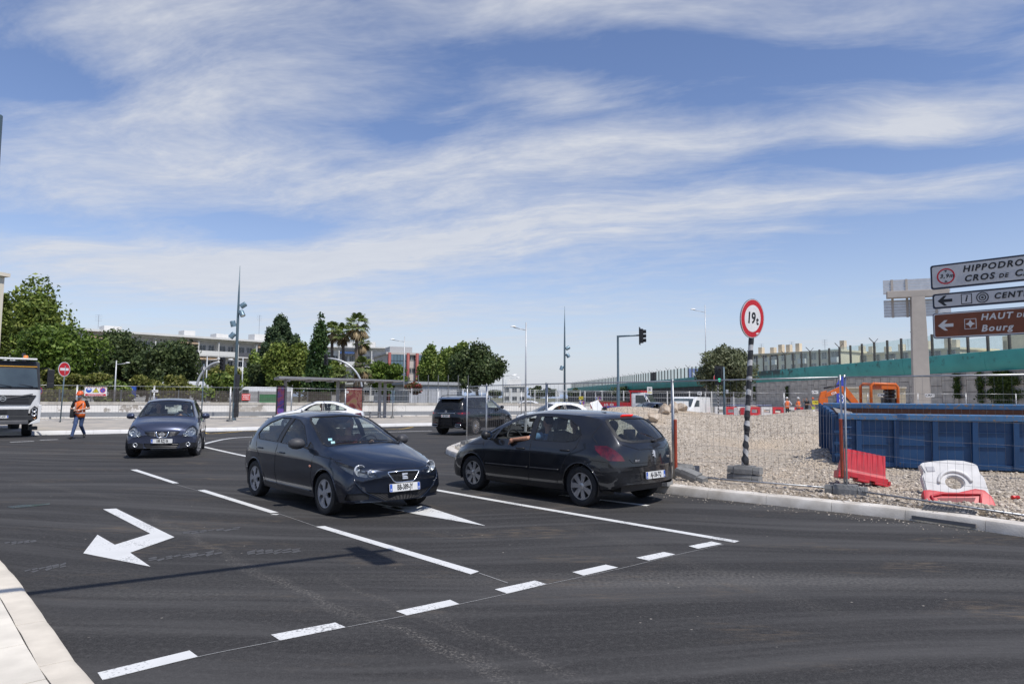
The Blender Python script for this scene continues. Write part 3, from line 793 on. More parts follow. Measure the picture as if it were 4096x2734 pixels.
        faces=[f for f in bm.faces if ok(f)]
        n=len(poly)
        for i in range(n):
            a,b=poly[i],poly[(i+1)%n]
            A=e*a[0]+Vector((0,0,a[1]));B=e*b[0]+Vector((0,0,b[1]));no=(B-A).cross(d)
            if no.length<1e-6:continue
            es=set();vv=set()
            for f in faces:es.update(f.edges);vv.update(f.verts)
            r=bmesh.ops.bisect_plane(bm,geom=list(faces)+list(es)+list(vv),dist=1e-5,plane_co=A,plane_no=no.normalized())
            faces=[g for g in r['geom']if isinstance(g,bmesh.types.BMFace)and g.is_valid]
        inn=[]
        for f in faces:
            c=f.calc_center_median()
            if inside(poly,c.dot(e),c.z):inn.append(f)
        out=MB();idx={}
        for f in inn:
            q=[]
            for v in f.verts:
                k=v.index if False else id(v)
                if k not in idx:idx[k]=len(out.v);out.v.append(tuple(v.co))
                q.append(idx[k])
            out.f.append(tuple(q))
        bmesh.ops.delete(bm,geom=inn,context='FACES')
        return out
def patch_obj(mb,name,material,parent,push=0.0,smooth=True):
    """a cut-out piece of the shell as its own mesh, pushed inwards by push metres"""
    me=bpy.data.meshes.new(name);me.from_pydata(mb.v,[],mb.f);bm=bmesh.new();bm.from_mesh(me)
    bm.normal_update()
    if push:
        for v,n in[(v,v.normal.copy())for v in bm.verts]:v.co-=n*push
    bm.to_mesh(me);bm.free()
    if smooth:me.shade_smooth()
    me.materials.append(material);o=bpy.data.objects.new(name,me);COL.objects.link(o);o.parent=parent;return o
def pane(mb,name,glass,parent,trim=0.022,trim_mat=None,push=0.006):
    """glass pane with a rubber frame, both taken from the shell surface"""
    bm=bmesh.new();vs=[bm.verts.new(v)for v in mb.v]
    for f in mb.f:
        try:bm.faces.new([vs[i]for i in f])
        except ValueError:pass
    bmesh.ops.remove_doubles(bm,verts=bm.verts,dist=1e-4)
    bm.normal_update();fs=list(bm.faces)
    o=patch_obj(mb,name,glass,parent,push)
    be=[e for e in bm.edges if len(e.link_faces)==1]
    if trim and be:
        nx={}
        for e in be:
            for a,b in((e.verts[0],e.verts[1]),(e.verts[1],e.verts[0])):nx.setdefault(a,[]).append(b)
        st=be[0].verts[0];loop=[st];prev=None;cur=st
        while True:
            c=[v for v in nx[cur]if v is not prev]
            if not c or c[0]is st or len(loop)>400:break
            prev,cur=cur,c[0];loop.append(cur)
        cen=sum((v.co for v in loop),Vector())/len(loop);t=MB();n=len(loop);vs=[]
        for v in loop:
            d=(cen-v.co);d-=v.normal*d.dot(v.normal);d=d.normalized()*trim
            vs+=[v.co+v.normal*0.004-d*0.25,v.co+d+v.normal*0.003,v.co+d-v.normal*0.012]
        t.add(vs,[(3*i+k,3*((i+1)%n)+k,3*((i+1)%n)+k+1,3*i+k+1)for i in range(n)for k in(0,1)])
        patch_obj(t,'frame',trim_mat or TRIM,o,smooth=False)
    bm.free();return o
def wheel(parent,r,w,rim_r,style,loc,s,steer=0.0,rim_mat=None,n=28):
    root=MB().lathe([(0.05,-w*0.30),(rim_r*0.98,-w*0.34),(rim_r*0.98,w*0.10),(0.03,w*0.10)],24,'Y').build('wheel',BRAKE,parent,smooth=True,angle=40)
    root.location=loc;root.rotation_euler=(0,0,(0 if s>0 else PI)+steer)
    h=w/2
    prof=[(rim_r,-h*0.88),(rim_r+0.02,-h*0.98),(r*0.86,-h),(r*0.955,-h*0.92),(r*0.993,-h*0.7),(r,-h*0.3),(r,h*0.3),
            (r*0.993,h*0.7),(r*0.955,h*0.92),(r*0.86,h),(rim_r+0.02,h*0.98),(rim_r,h*0.88),(rim_r,0)]
    MB().lathe(prof,n+8,'Y',close=True).build('tyre',RUBBER,root,smooth=True,angle=35)
    y=h*0.86;rm=rim_mat or RIMS;b=MB()
    b.lathe([(rim_r*0.99,-h*0.5),(rim_r*1.03,y*1.02),(rim_r*0.93,y),(rim_r*0.90,y*0.6),(rim_r*0.9,-h*0.5)],n,'Y')
    if style=='hubcap':
        for k in range(5):
            a0=2*PI*k/5;pts=[]
            for i,(da,rr)in enumerate(((-0.46,0.93),(-0.2,0.93),(0.2,0.93),(0.40,0.93),(0.40,0.66),(0.36,0.24),(-0.44,0.24),(-0.22,0.62))):
                pts.append((rr*rim_r*math.cos(a0+da),rr*rim_r*math.sin(a0+da)))
            b.prism(pts,lambda u,v:Vector((u,y*0.80,v)),lambda u,v:Vector((u,y*(1.06-0.10*(math.hypot(u,v)/rim_r)),v)))
        b.lathe([(0.0,y*1.10),(rim_r*0.30,y*1.02),(rim_r*0.32,y*0.75)],20,'Y')
    else:
        ns={'alloy7':7,'alloy5':5,'multi':15,'alloy10':10}[style];wd={'alloy7':(0.17,0.30),'alloy5':(0.26,0.34),'multi':(0.07,0.06),'alloy10':(0.10,0.12)}[style]
        for k in range(ns):
            a=2*PI*k/ns;c,s_=math.cos(a),math.sin(a)
            def P(rad,off,yy):return Vector(((rad*c-off*s_),yy,(rad*s_+off*c)))
            r0,r1=rim_r*0.18,rim_r*0.95;o0,o1=rim_r*wd[0]*0.75,rim_r*wd[1]*0.75
            b.add([P(r0,-o0,y*0.7),P(r0,o0,y*0.7),P(r0,o0,y*0.92),P(r0,-o0,y*0.92),P(r1,-o1,y*0.7),P(r1,o1,y*0.7),P(r1,o1,y*0.99),P(r1,-o1,y*0.99)],
                  [(0,1,2,3),(7,6,5,4),(0,4,5,1),(1,5,6,2),(2,6,7,3),(3,7,4,0)])
        b.lathe([(0.0,y*1.0),(rim_r*0.17,y*0.97),(rim_r*0.25,y*0.9),(rim_r*0.25,y*0.6)],18,'Y')
    b.build('rim',rm,root,smooth=True,angle=30)
    return root
def seat_mesh(b,x,y,z0,w=0.48,h=0.62):
    b.box((x,y,z0+0.10),(0.50,w,0.20));m=Matrix.Rotation(R(-14),3,'Y')
    b.box((x-0.30,y,z0+0.15+h/2),(0.14,w,h),m=m,taper=0.86);b.box((x-0.40,y,z0+h+0.27),(0.09,0.26,0.18),m=m)
    for k in(-0.07,0.07):b.cyl((x-0.38,y+k,z0+h+0.08),(x-0.39,y+k,z0+h+0.2),0.008,n=6)
def curve_on_side(sh,pts,s,step=0.06):
    out=[]
    for i in range(len(pts)-1):
        a,b=pts[i],pts[i+1];k=max(1,int(math.hypot(b[0]-a[0],b[1]-a[1])/step))
        for j in range(k):t=j/k;out.append((a[0]+(b[0]-a[0])*t,a[1]+(b[1]-a[1])*t))
    out.append(pts[-1]);return[Vector((x,sh.side_y(x,z,s),z))for x,z in out]
def curve_on_end(sh,pts,s,step=0.06):
    out=[]
    for i in range(len(pts)-1):
        a,b=pts[i],pts[i+1];k=max(1,int(math.hypot(b[0]-a[0],b[1]-a[1])/step))
        for j in range(k):t=j/k;out.append((a[0]+(b[0]-a[0])*t,a[1]+(b[1]-a[1])*t))
    out.append(pts[-1]);return[Vector((sh.end_x(y,z,s)+0.002*s,y,z))for y,z in out]
def mirror_poly(p):return p+[(-u,v)for u,v in reversed(p)]
def number_plate(parent,c,right,text,country='F',region='',eu=True,w=0.52,h=0.11,size=0.105,sx=0.62,tilt=0.0,red=False):
    up=Vector((0,0,1));r=Vector(right).normalized();n=r.cross(up);up=(up*math.cos(tilt)-n*math.sin(tilt)).normalized()if tilt else up
    m=face_m(c,r,up);p=plate(MB(),rrect(w,h,0.012,2),m,-0.006,0.004).build('number_plate',PLW,parent)
    e=0.0055
    if eu:
        plate(MB(),[(-w/2+0.004,-h/2+0.004),(-w/2+0.045,-h/2+0.004),(-w/2+0.045,h/2-0.004),(-w/2+0.004,h/2-0.004)],m,0.003,e).build('country_band',BLUEP,p)
        text_obj(country,0.04,PLW,p,m @ Matrix.Translation((-w/2+0.025,-h*0.26,e)),depth=0.0008)
    if region:
        plate(MB(),[(w/2-0.045,-h/2+0.004),(w/2-0.004,-h/2+0.004),(w/2-0.004,h/2-0.004),(w/2-0.045,h/2-0.004)],m,0.003,e).build('region_band',BLUEP,p)
        text_obj(region,0.042,PLW,p,m @ Matrix.Translation((w/2-0.0245,-h*0.25,e)),depth=0.0008,sx=0.8)
    if red:
        for q in(-1,1):
            plate(MB(),[(-0.018,0.025),(0.018,0.025),(0.018,-0.005),(0,-0.028),(-0.018,-0.005)],m @ Matrix.Translation((q*w*0.44,0,0)),0.003,e).build('shield',REDP,p)
    text_obj(text,size,INK,p,m @ Matrix.Translation(((0.0 if not eu else 0.012 if not region else 0.0),0,e)),depth=0.0008,sx=sx)
    return p
def make_car(sp):
    sh=Shell(sp);root=empty(sp['name'],(0,0,0),0,sp['label'],'car')
    if sp.get('group'):root['group']=sp['group']
    pm=sp['paint'];wr,ww,rr=sp['wheel'];xf,xr,tr=sp['axle_f'],sp['axle_r'],sp['track']
    ar=sp.get('arch',wr+0.045);lod=sp.get('lod',0)
    # openings for the wheels
    for s in(1,-1):
        for xa in(xf,xr):
            c=[(xa+ar*math.cos(2*PI*k/22),wr+0.005+ar*math.sin(2*PI*k/22))for k in range(22)]
            sh.cut('side',[(u,max(v,-0.2))for u,v in c],s,0.0)
            lip=[p for p in((xa+ar*math.cos(R(a)),wr+0.005+ar*math.sin(R(a)))for a in range(-14,195,12))if p[1]>sp['zrock']]
            pts=[]
            for(x,z)in lip:pts.append(Vector((x,sh.side_y(x,z,s)-s*0.004,z)))
            MB().tube(pts,0.011,6).build('wheel_arch',sp.get('arch_mat',pm),root,smooth=True)
            ln=MB();rg=[]
            for k in range(13):
                a=R(-20+220*k/12);rg.append([Vector((xa+(ar-0.004)*math.cos(a),s*q,wr+(ar-0.004)*math.sin(a)))for q in(sp['track']-0.30,sh.wmax-0.035)])
            ln.loft(rg,caps=False,closed=False).build('arch_liner',BLACKP,root,fix=False)
    # glass
    sgl=sp.get('side_glass',CG)
    for name,poly,gm in sp['side_windows']:
        for s in(1,-1):
            if name=='open_window':
                if s==sp.get('open_side',1):sh.cut('side',poly,s,0.02);continue
            gg=gm or sgl
            mbp=sh.cut('side',poly,s,0.02)
            if mbp.f:pane(mbp,'side_window',gg,root,0.016)
    for poly in sp.get('pillars',[]):
        for s in(1,-1):
            mbp=sh.cut('side',poly,s,0.02)
            if mbp.f:patch_obj(mbp,'pillar',sp.get('pillar_mat',BLACKP),root,-0.001)
    mbp=sh.cut('front',mirror_poly(sp['windscreen']),1,0.10)
    if mbp.f:pane(mbp,'windscreen',CGW,root,0.03)
    mbp=sh.cut('rear',mirror_poly(sp['rear_window']),1,0.10)
    if mbp.f:pane(mbp,'rear_window',sp.get('rear_glass',CG),root,sp.get('rear_trim',0.03))
    # lamps, grilles and trims cut from the shell
    for it in sp.get('patches',[]):
        name,view,poly,pmat,push=it[:5]
        sides=(1,-1)if(len(it)<6 or it[5]=='both')else(1,)
        if view in('front','rear')and len(it)>=6 and it[5]=='mid':poly=mirror_poly(poly);sides=(1,)
        for s in sides:
            mbp=sh.cut(view,poly,s,0.05)
            if not mbp.f:continue
            if name=='headlight':
                o=patch_obj(mbp,'headlight',CGL,root,-0.002)
                patch_obj(mbp,'bezel',sp.get('bezel',HLDARK),o,0.045)
                for(bx,by,bz,br)in sp.get('bulbs',[]):
                    q=sh.end_x(s*by,bz,1)
                    MB().lathe([(0.0,0.006),(br*0.22,0.004),(br*0.25,-0.016),(br*0.6,-0.010),(br*0.88,0.008),(br,0.026),(br*1.06,0.026),(br*1.0,-0.02)],18,'X').build('reflector',HLREF,o,smooth=True,loc=(q-0.045+bx,s*by,bz))
            else:
                o=patch_obj(mbp,name,pmat,root,push)
    me=bpy.data.meshes.new('body');bmesh.ops.remove_doubles(sh.bm,verts=sh.bm.verts,dist=1e-4)
    sh.bm.to_mesh(me);me.shade_smooth()
    if hasattr(me,'set_sharp_from_angle'):me.set_sharp_from_angle(angle=R(38))
    me.materials.append(pm);body=bpy.data.objects.new('body',me);COL.objects.link(body);body.parent=root
    # underside
    ub=MB();ub.bbox(xr+ar,xf-ar,-sh.wmax+0.09,sh.wmax-0.09,sp['zrock']+0.015,sp['zrock']+0.10)
    ub.bbox(sh.x0+0.25,sh.x1-0.22,-(tr-0.22),tr-0.22,sp['zrock']+0.03,0.52)
    ub.build('underbody',BLACKP,root)
    # cabin
    if not sp.get('no_cabin'):
        z0=sp.get('seat_z',0.36);b=MB();fx=sp.get('seat_x',-0.05)
        for y in(0.36,-0.36):seat_mesh(b,fx,y,z0)
        b.box((fx-0.95,0,z0+0.10),(0.5,1.18,0.22));b.box((fx-1.22,0,z0+0.38),(0.14,1.18,0.56),m=Matrix.Rotation(R(-16),3,'Y'))
        for y in(0.36,-0.36):b.box((fx-1.33,y,z0+0.74),(0.08,0.24,0.15))
        b.build('seats',INTER,root,bevel=0.03,smooth=True,angle=50)
        d=MB();dx=sp['cowl_x'];dz=sp['cowl_z']
        d.add([(dx-0.05,-0.66,dz-0.10),(dx-0.05,0.66,dz-0.10),(dx-0.40,0.68,dz-0.03),(dx-0.40,-0.68,dz-0.03),(dx-0.48,0.68,dz-0.32),(dx-0.48,-0.68,dz-0.32)],
              [(0,1,2,3),(3,2,4,5)])
        d.build('dashboard',mat('dashboard_grey',(0.05,0.05,0.052),0.7,0,0.15,10),root)
        sy=0.36;m=Matrix.Rotation(R(-65),4,'Y');wv=MB()
        cpt=Vector((dx-0.60,sy,dz-0.06))
        wv.tube([cpt+(m @ Vector((0.185*math.cos(a),0.185*math.sin(a),0)))for a in[2*PI*k/20 for k in range(20)]],0.016,6,closed=True)
        for a in(0.2,PI-0.2,-PI/2):wv.bar(cpt,cpt+(m @ Vector((0.17*math.sin(a),0.17*math.cos(a),0))),0.03,0.015)
        wv.build('steering_wheel',BLACKP,root,smooth=True)
        MB().box((fx-0.3,0,z0-0.02),(2.2,1.3,0.03)).build('cabin_floor',INTER,root)
        for s in(1,-1):
            pts=[Vector((x,sh.side_y(x,0.62,s)-s*0.09,z))for x,z in((dx-0.3,0.30),(dx-0.3,sp['cowl_z']-0.10),(fx-1.2,sp['cowl_z']-0.06),(fx-1.2,0.30))]
            MB().add(pts,[(0,1,2,3)]).build('door_card',INTER,root)
        MB().box((dx-0.72,0,sp['roof_z']-0.17),(0.03,0.22,0.07)).build('rear_view_mirror',BLACKP,root,bevel=0.01)
    # wheels
    for xa,st in((xf,sp.get('steer',0.0)),(xr,0.0)):
        for s in(1,-1):wheel(root,wr,ww,rr,sp['rim'],(xa,s*tr,wr),s,st,sp.get('rim_mat'))
    # door mirrors
    mx,mz=sp['mirror']
    for s in(1,-1):
        y=sh.side_y(mx-0.05,mz-0.08,s);b=MB()
        rings=[]
        for k,(o,a,c)in enumerate(((0.05,0.055,0.045),(0.08,0.085,0.075),(0.14,0.095,0.085),(0.20,0.085,0.078),(0.25,0.05,0.05))):
            rings.append([Vector((mx-0.02*k*0.6+a*math.cos(q),y+s*o,mz+c*math.sin(q)))for q in[2*PI*j/12 for j in range(12)]])
        mo=b.loft(rings).build('door_mirror',sp.get('mirror_mat',pm),root,smooth=True)
        MB().bar((mx+0.03,y-s*0.01,mz-0.075),(mx,y+s*0.10,mz-0.03),0.05,0.03).build('mirror_arm',BLACKP,mo)
        MB().lathe([(0.0,0),(0.07,0.0)],14,'X').build('mirror_glass',CHROME,mo,loc=(mx-0.105,y+s*0.15,mz))
    # seams, handles, side strips
    seam=mat('panel_gap',(0.006,0.006,0.007),0.7)
    for s in(1,-1):
        b=MB()
        for line in sp.get('seams',[]):b.tube(curve_on_side(sh,line,s),0.0045,5)
        if b.f:b.build('door_gaps',seam,root,fix=False)
        for(hx,hz)in sp.get('handles',[]):
            y=sh.side_y(hx,hz,s);q=MB();q.tube([(hx-0.10,y-s*0.005,hz),(hx-0.08,y+s*0.022,hz+0.004),(hx+0.08,y+s*0.024,hz+0.002),(hx+0.10,y-s*0.005,hz-0.002)],0.014,6)
            q.build('door_handle',sp.get('handle_mat',pm),root,smooth=True)
        for line,rad,mm in sp.get('strips',[]):
            MB().tube(curve_on_side(sh,line,s),rad,6).build('side_strip',mm,root,smooth=True)
    for s,nm in((1,'front_lines'),(-1,'rear_lines')):
        b=MB()
        for line in sp.get(nm,[]):
            b.tube(curve_on_end(sh,line,s),0.004,5);b.tube(curve_on_end(sh,[(-y,z)for y,z in line],s),0.004,5)
        if b.f:b.build('panel_gaps',seam,root,fix=False)
    sp['_sh']=sh
    return root
# ------------------------------------------------------------------ dark blue-black hatchback driving towards the stop line
P_SEAT=paint('paint_blue_black',(0.013,0.019,0.034),0.5,0.30,0.1)
W_=lambda*r:r
SEAT=dict(name='hatchback_car',label='dark blue-black hatchback with grey hubcaps driving out past the white arrow',paint=P_SEAT,n=72,
    # x, zb, z1, w1, z2, w2, z3, w3, zt
    rails=[(-1.985,0.34,0.48,0.70,0.56,0.68,0.60,0.62,0.62),(-1.955,0.30,0.50,0.76,0.66,0.72,0.74,0.64,0.77),(-1.88,0.28,0.52,0.80,0.84,0.74,0.94,0.63,0.975),
           (-1.72,0.26,0.53,0.825,0.93,0.765,1.13,0.585,1.17),(-1.45,0.24,0.54,0.84,0.955,0.785,1.29,0.545,1.345),(-1.0,0.20,0.54,0.845,0.94,0.80,1.355,0.545,1.415),
           (-0.4,0.19,0.54,0.845,0.925,0.805,1.38,0.55,1.445),(0.05,0.19,0.54,0.845,0.91,0.805,1.345,0.56,1.425),(0.35,0.19,0.54,0.845,0.905,0.805,1.24,0.59,1.325),
           (0.70,0.19,0.54,0.845,0.90,0.80,1.075,0.645,1.155),(0.98,0.20,0.54,0.845,0.885,0.79,0.955,0.69,1.01),(1.10,0.20,0.54,0.845,0.87,0.785,0.92,0.69,0.965),
           (1.35,0.20,0.53,0.845,0.83,0.775,0.875,0.66,0.915),(1.65,0.20,0.51,0.84,0.765,0.755,0.805,0.60,0.845),(1.88,0.205,0.48,0.825,0.70,0.74,0.74,0.56,0.772),
           (1.99,0.21,0.45,0.815,0.645,0.73,0.685,0.53,0.712),(2.045,0.215,0.42,0.80,0.58,0.72,0.62,0.50,0.645),(2.065,0.23,0.38,0.78,0.50,0.71,0.54,0.50,0.565)],
    bow_from_f=1.0,bowf=0.27,bow_from_r=-1.2,bowr=0.20,axle_f=1.235,axle_r=-1.235,track=0.735,wheel=(0.302,0.185,0.205),rim='hubcap',rim_mat=HUBG,arch=0.345,zrock=0.20,
    side_windows=[('front_window',[(-0.34,0.945),(0.50,0.93),(0.56,0.97),(0.16,1.235),(-0.06,1.315),(-0.28,1.34)],None),
                  ('quarter',[(0.60,0.93),(0.80,0.925),(0.60,1.01)],None),
                  ('rear_window',[(-0.46,0.95),(-0.41,1.345),(-0.75,1.34),(-1.10,1.25),(-1.28,1.14),(-1.33,1.06),(-1.20,0.97)],None)],
    pillars=[[(-0.45,0.95),(-0.35,0.945),(-0.29,1.34),(-0.40,1.345)]],
    windscreen=[(0.0,0.985),(0.45,0.975),(0.66,0.955),(0.685,0.985),(0.555,1.31),(0.49,1.365),(0.0,1.395)],
    rear_window=[(0.0,1.02),(0.55,1.02),(0.50,1.30),(0.0,1.335)],
    patches=[('headlight','F42',[(0.345,0.575),(0.36,0.607),(0.50,0.655),(0.70,0.715),(0.90,0.762),(1.03,0.782),(0.97,0.742),(0.80,0.66),(0.64,0.60),(0.50,0.572)],None,0),
             ('grille','front',[(0.0,0.485),(0.145,0.487),(0.185,0.51),(0.262,0.615),(0.262,0.632),(0.0,0.642)],MESHB,0.03,'mid'),
             ('lower_grille','front',[(0.0,0.235),(0.30,0.240),(0.585,0.365),(0.56,0.375),(0.28,0.345),(0.0,0.34)],MESHB,0.02,'mid'),
             ('side_grille','F42',[(0.46,0.27),(0.80,0.262),(0.74,0.355),(0.44,0.36)],MESHB,0.015),
             ('tail_light','R45',[(0.55,0.72),(0.80,0.74),(0.78,0.92),(0.62,0.95)],TAIL,-0.002)],
    bulbs=[(0.0,0.605,0.662,0.078),(0.0,0.48,0.628,0.048)],
    cowl_x=1.02,cowl_z=0.965,roof_z=1.40,seat_x=-0.12,mirror=(0.60,0.985),mirror_mat=mat('mirror_dark_grey',(0.055,0.055,0.06),0.55,0,0.1,8),
    seams=[[(0.90,0.90),(0.86,0.75),(0.84,0.45),(0.88,0.28)],[(-0.40,0.94),(-0.42,0.60),(-0.36,0.27),(0.86,0.25)],[(-0.36,0.27),(-0.80,0.28)],
           [(-1.33,1.05),(-1.22,0.86),(-1.02,0.68),(-0.84,0.40),(-0.80,0.28)],[(0.88,0.84),(1.5,0.79)]],
    handles=[(-0.20,0.80),(-1.05,0.83)],front_lines=[[(0.0,0.665),(0.30,0.66),(0.47,0.685)]],
    strips=[([(0.82,0.30),(-0.75,0.31)],0.010,P_SEAT)])
seat=make_car(SEAT)
sh=SEAT['_sh']
# grille slats, chrome frame and emblem
gr=[o for o in seat.children if o.name.startswith('grille')][0]
b=MB()
for k in range(-11,12):
    y=k*0.0215;z0=0.50+max(0,abs(y)-0.16)*1.2;b.tube([(sh.end_x(y,z0+0.0)-0.014,y,z0),(sh.end_x(y,0.56)-0.016,y,0.56),(sh.end_x(y,0.625)-0.014,y,0.625)],0.0035,4)
b.build('grille_slats',mat('grille_slat_grey',(0.045,0.045,0.05),0.4,0.3,0.1,8),gr)
fr=mirror_poly([(0.0,0.485),(0.145,0.487),(0.185,0.51),(0.262,0.615),(0.262,0.632),(0.0,0.642)])
MB().tube([Vector((sh.end_x(y,z)+0.004,y,z))for y,z in fr if True],0.010,8,closed=True).build('grille_frame',CHROME,gr,smooth=True)
m=face_m((sh.end_x(0,0.565)+0.004,0,0.568),(0,1,0),(-0.25,0,1));e_=MB()
for q in([(-0.045,0.042),(0.045,0.042),(0.045,0.022),(-0.012,0.022),(-0.012,0.012),(-0.045,0.012)],[(-0.045,0.006),(0.020,0.006),(0.045,-0.012),(0.045,-0.018),(-0.045,-0.018),(-0.045,-0.014),(-0.020,-0.006),(-0.045,-0.006)],
          [(0.045,-0.042),(-0.045,-0.042),(-0.045,-0.024),(0.012,-0.024),(0.045,-0.024)]):plate(e_,q,m,0.0,0.008)
e_.build('emblem',BADGE,gr)
lg=[o for o in seat.children if o.name.startswith('lower_grille')][0];b=MB()
for k in range(7):
    z=0.25+k*0.0155;w=0.30+(z-0.24)*1.9;n=26
    b.tube([(sh.end_x(-w+2*w*i/n,z)-0.012,-w+2*w*i/n,z+0.005*(-1)**i)for i in range(n+1)],0.003,4)
b.build('mesh_bars',mat('grille_slat_grey',(0.045,)*3),lg,fix=False)
for s in(1,-1):
    MB().tube([Vector((sh.end_x(s*y,z)+0.001,s*y,z))for y,z in((0.245,0.225),(0.32,0.236),(0.45,0.30),(0.60,0.385),(0.70,0.50),(0.715,0.585))],0.009,6).build('bumper_crease',P_SEAT,seat,smooth=True)
number_plate(seat,(sh.end_x(0,0.42)+0.012,0,0.415),(0,1,0),'BB-389-JY','F','77',tilt=0.10)
b=MB();b.bar((1.02,0.10,1.01),(0.93,-0.50,1.03),0.014,0.014);b.build('wiper',BLACKP,seat)
b=MB();b.bar((1.00,0.62,0.985),(0.99,0.06,1.035),0.014,0.014);b.build('wiper',BLACKP,seat)
MB().tube([(-0.20,0.0,1.43),(-0.45,0.0,1.62)],[0.005,0.003],6).build('antenna',BLACKP,seat)
for k,(z,c)in enumerate(((1.045,(0.35,0.65,0.70)),(1.005,(0.45,0.70,0.72)))):
    x=sh.end_x(-0.53,z);MB().add([(x-0.012,-0.50,z+0.017),(x-0.012,-0.565,z+0.017),(x+0.004,-0.565,z-0.017),(x+0.004,-0.50,z-0.017)],[(0,1,2,3)]).build('windscreen_sticker',mat('sticker_pale%d'%k,c,0.6),seat)
for s in(1,-1):
    y=sh.side_y(0.80,0.66,s);MB().ellip((0.80,y,0.66),(0.035,0.008,0.02),10,6).build('side_indicator',mat('indicator_orange',(0.6,0.22,0.12),0.2,0,0.2,20,coat=1),seat,smooth=True)
# ------------------------------------------------------------------ grey hatchback waiting at the kerb, seen from behind
P_GREY=paint('paint_dark_grey_metallic',(0.026,0.0275,0.032),0.6,0.30,0.08)
PEUG=dict(name='hatchback_car',label='dark grey hatchback seen from behind with a bare arm out of its window',paint=P_GREY,n=76,
    rails=[(-2.104,.38,.50,.74,.58,.71,.64,.63,.66),(-2.085,.345,.54,.81,.70,.765,.80,.665,.83),(-2.04,.31,.56,.85,.84,.79,.95,.66,.985),
           (-1.94,.29,.57,.88,.93,.805,1.07,.65,1.11),(-1.73,.27,.57,.897,.965,.82,1.235,.625,1.295),(-1.48,.25,.57,.905,.975,.835,1.365,.605,1.435),
           (-1.0,.21,.57,.907,.965,.85,1.42,.60,1.485),(-.3,.20,.57,.907,.945,.86,1.435,.60,1.498),(.25,.20,.57,.907,.93,.86,1.375,.615,1.455),
           (.6,.20,.57,.907,.92,.86,1.265,.645,1.35),(.95,.2,.57,.905,.91,.85,1.115,.69,1.20),(1.25,.2,.57,.905,.895,.84,.985,.73,1.055),
           (1.40,.2,.57,.90,.88,.835,.94,.73,1.0),(1.65,.2,.56,.895,.83,.82,.875,.69,.925),(1.9,.2,.54,.87,.75,.79,.79,.63,.83),
           (2.05,.2,.50,.84,.66,.76,.70,.58,.73),(2.14,.21,.46,.80,.56,.74,.60,.54,.63),(2.174,.23,.4,.77,.48,.72,.50,.52,.52)],
    bow_from_f=1.1,bowf=.30,bow_from_r=-1.25,bowr=.24,axle_f=1.304,axle_r=-1.304,track=.77,wheel=(.316,.205,.212),rim='alloy7',arch=.362,zrock=.21,swage=0.016,
    side_windows=[('open_window',[(-.14,.985),(.74,.968),(.64,1.15),(.30,1.30),(.05,1.365),(-.10,1.385)],None),('quarter',[(.80,.967),(1.10,.958),(.80,1.125),(.72,1.15)],None),
                  ('rear_window',[(-.25,.985),(-.21,1.385),(-.6,1.388),(-.92,1.345),(-1.16,1.235),(-1.24,1.12),(-1.16,1.02),(-.98,.99)],None)],
    open_side=1,pillars=[[(-.24,.985),(-.15,.985),(-.11,1.385),(-.20,1.385)]],
    windscreen=[(0,1.02),(.48,1.01),(.70,.985),(.725,1.01),(.61,1.32),(.54,1.40),(0,1.435)],
    rear_window=[(0,1.015),(.46,1.015),(.60,1.045),(.635,1.10),(.60,1.26),(.56,1.335),(.50,1.365),(0,1.395)],rear_trim=.045,rear_glass=glass_mat('rear_screen',(0.72,0.79,0.77),1.0),
    patches=[('tail_light','R40',[(.99,.965),(.985,.90),(.91,.80),(.80,.745),(.56,.74),(.60,.81),(.70,.90),(.82,.965)],TAIL,-.003),
             ('bumper_insert','R40',[(.44,.595),(.93,.575),(.93,.635),(.42,.655)],BLACKP,-.006),
             ('headlight','F42',[(.42,.60),(.56,.70),(.80,.80),(1.08,.86),(.95,.77),(.70,.66)],None,0),('grille','front',[(0,.26),(.5,.27),(.44,.46),(0,.47)],MESHB,.03,'mid')],
    bulbs=[(0,.62,.68,.05)],cowl_x=1.30,cowl_z=1.0,roof_z=1.46,seat_x=-.02,mirror=(.83,1.03),mirror_mat=BLACKP,
    seams=[[(1.02,.90),(.98,.70),(.96,.45),(1.0,.30)],[(-.19,.975),(-.21,.62),(-.16,.29),(1.0,.27)],[(-.16,.29),(-.80,.30)],[(-1.26,1.12),(-1.20,.92),(-1.02,.74),(-.86,.46),(-.80,.30)],
           [(1.0,.86),(1.5,.83)],[(-1.55,1.30),(-1.46,1.10),(-1.60,.985)],[(-1.30,.60),(-1.55,.74),(-1.85,.72)]],
    handles=[(.03,.835),(-.98,.86)],handle_mat=BLACKP,strips=[([(.92,.52),(-.15,.53)],.012,BLACKP),([(-.20,.53),(-.86,.54)],.012,BLACKP)],
    rear_lines=[[(0,.70),(.50,.705),(.56,.76)],[(0,.905),(.35,.905),(.62,.985)],[(0,.44),(.33,.44),(.36,.56),(0,.565)]],front_lines=[])
peug=make_car(PEUG);sh=PEUG['_sh']
number_plate(peug,(sh.end_x(0,.50,-1)-.012,0,.505),(0,-1,0),'AJ-136-TQ','F','95',tilt=0.05)
MB().box((-1.56,0,1.418),(.05,.30,.018),m=Matrix.Rotation(R(30),3,'Y')).build('brake_light',TAILB,peug,bevel=.006)
b=MB();b.bar((sh.end_x(-.05,1.03,-1)-.02,-.05,1.03),(sh.end_x(-.42,1.06,-1)-.015,-.42,1.06),.03,.02);b.ellip((sh.end_x(-.05,1.03,-1)-.02,-.08,1.03),(.03,.07,.025));b.build('rear_wiper',BLACKP,peug)
text_obj('PEUGEOT',.042,CHROME,peug,face_m((sh.end_x(.40,.735,-1)-.004,.36,.738),(0,-1,0),(0,0,1)),depth=.003,sx=1.15,spacing=1.1)
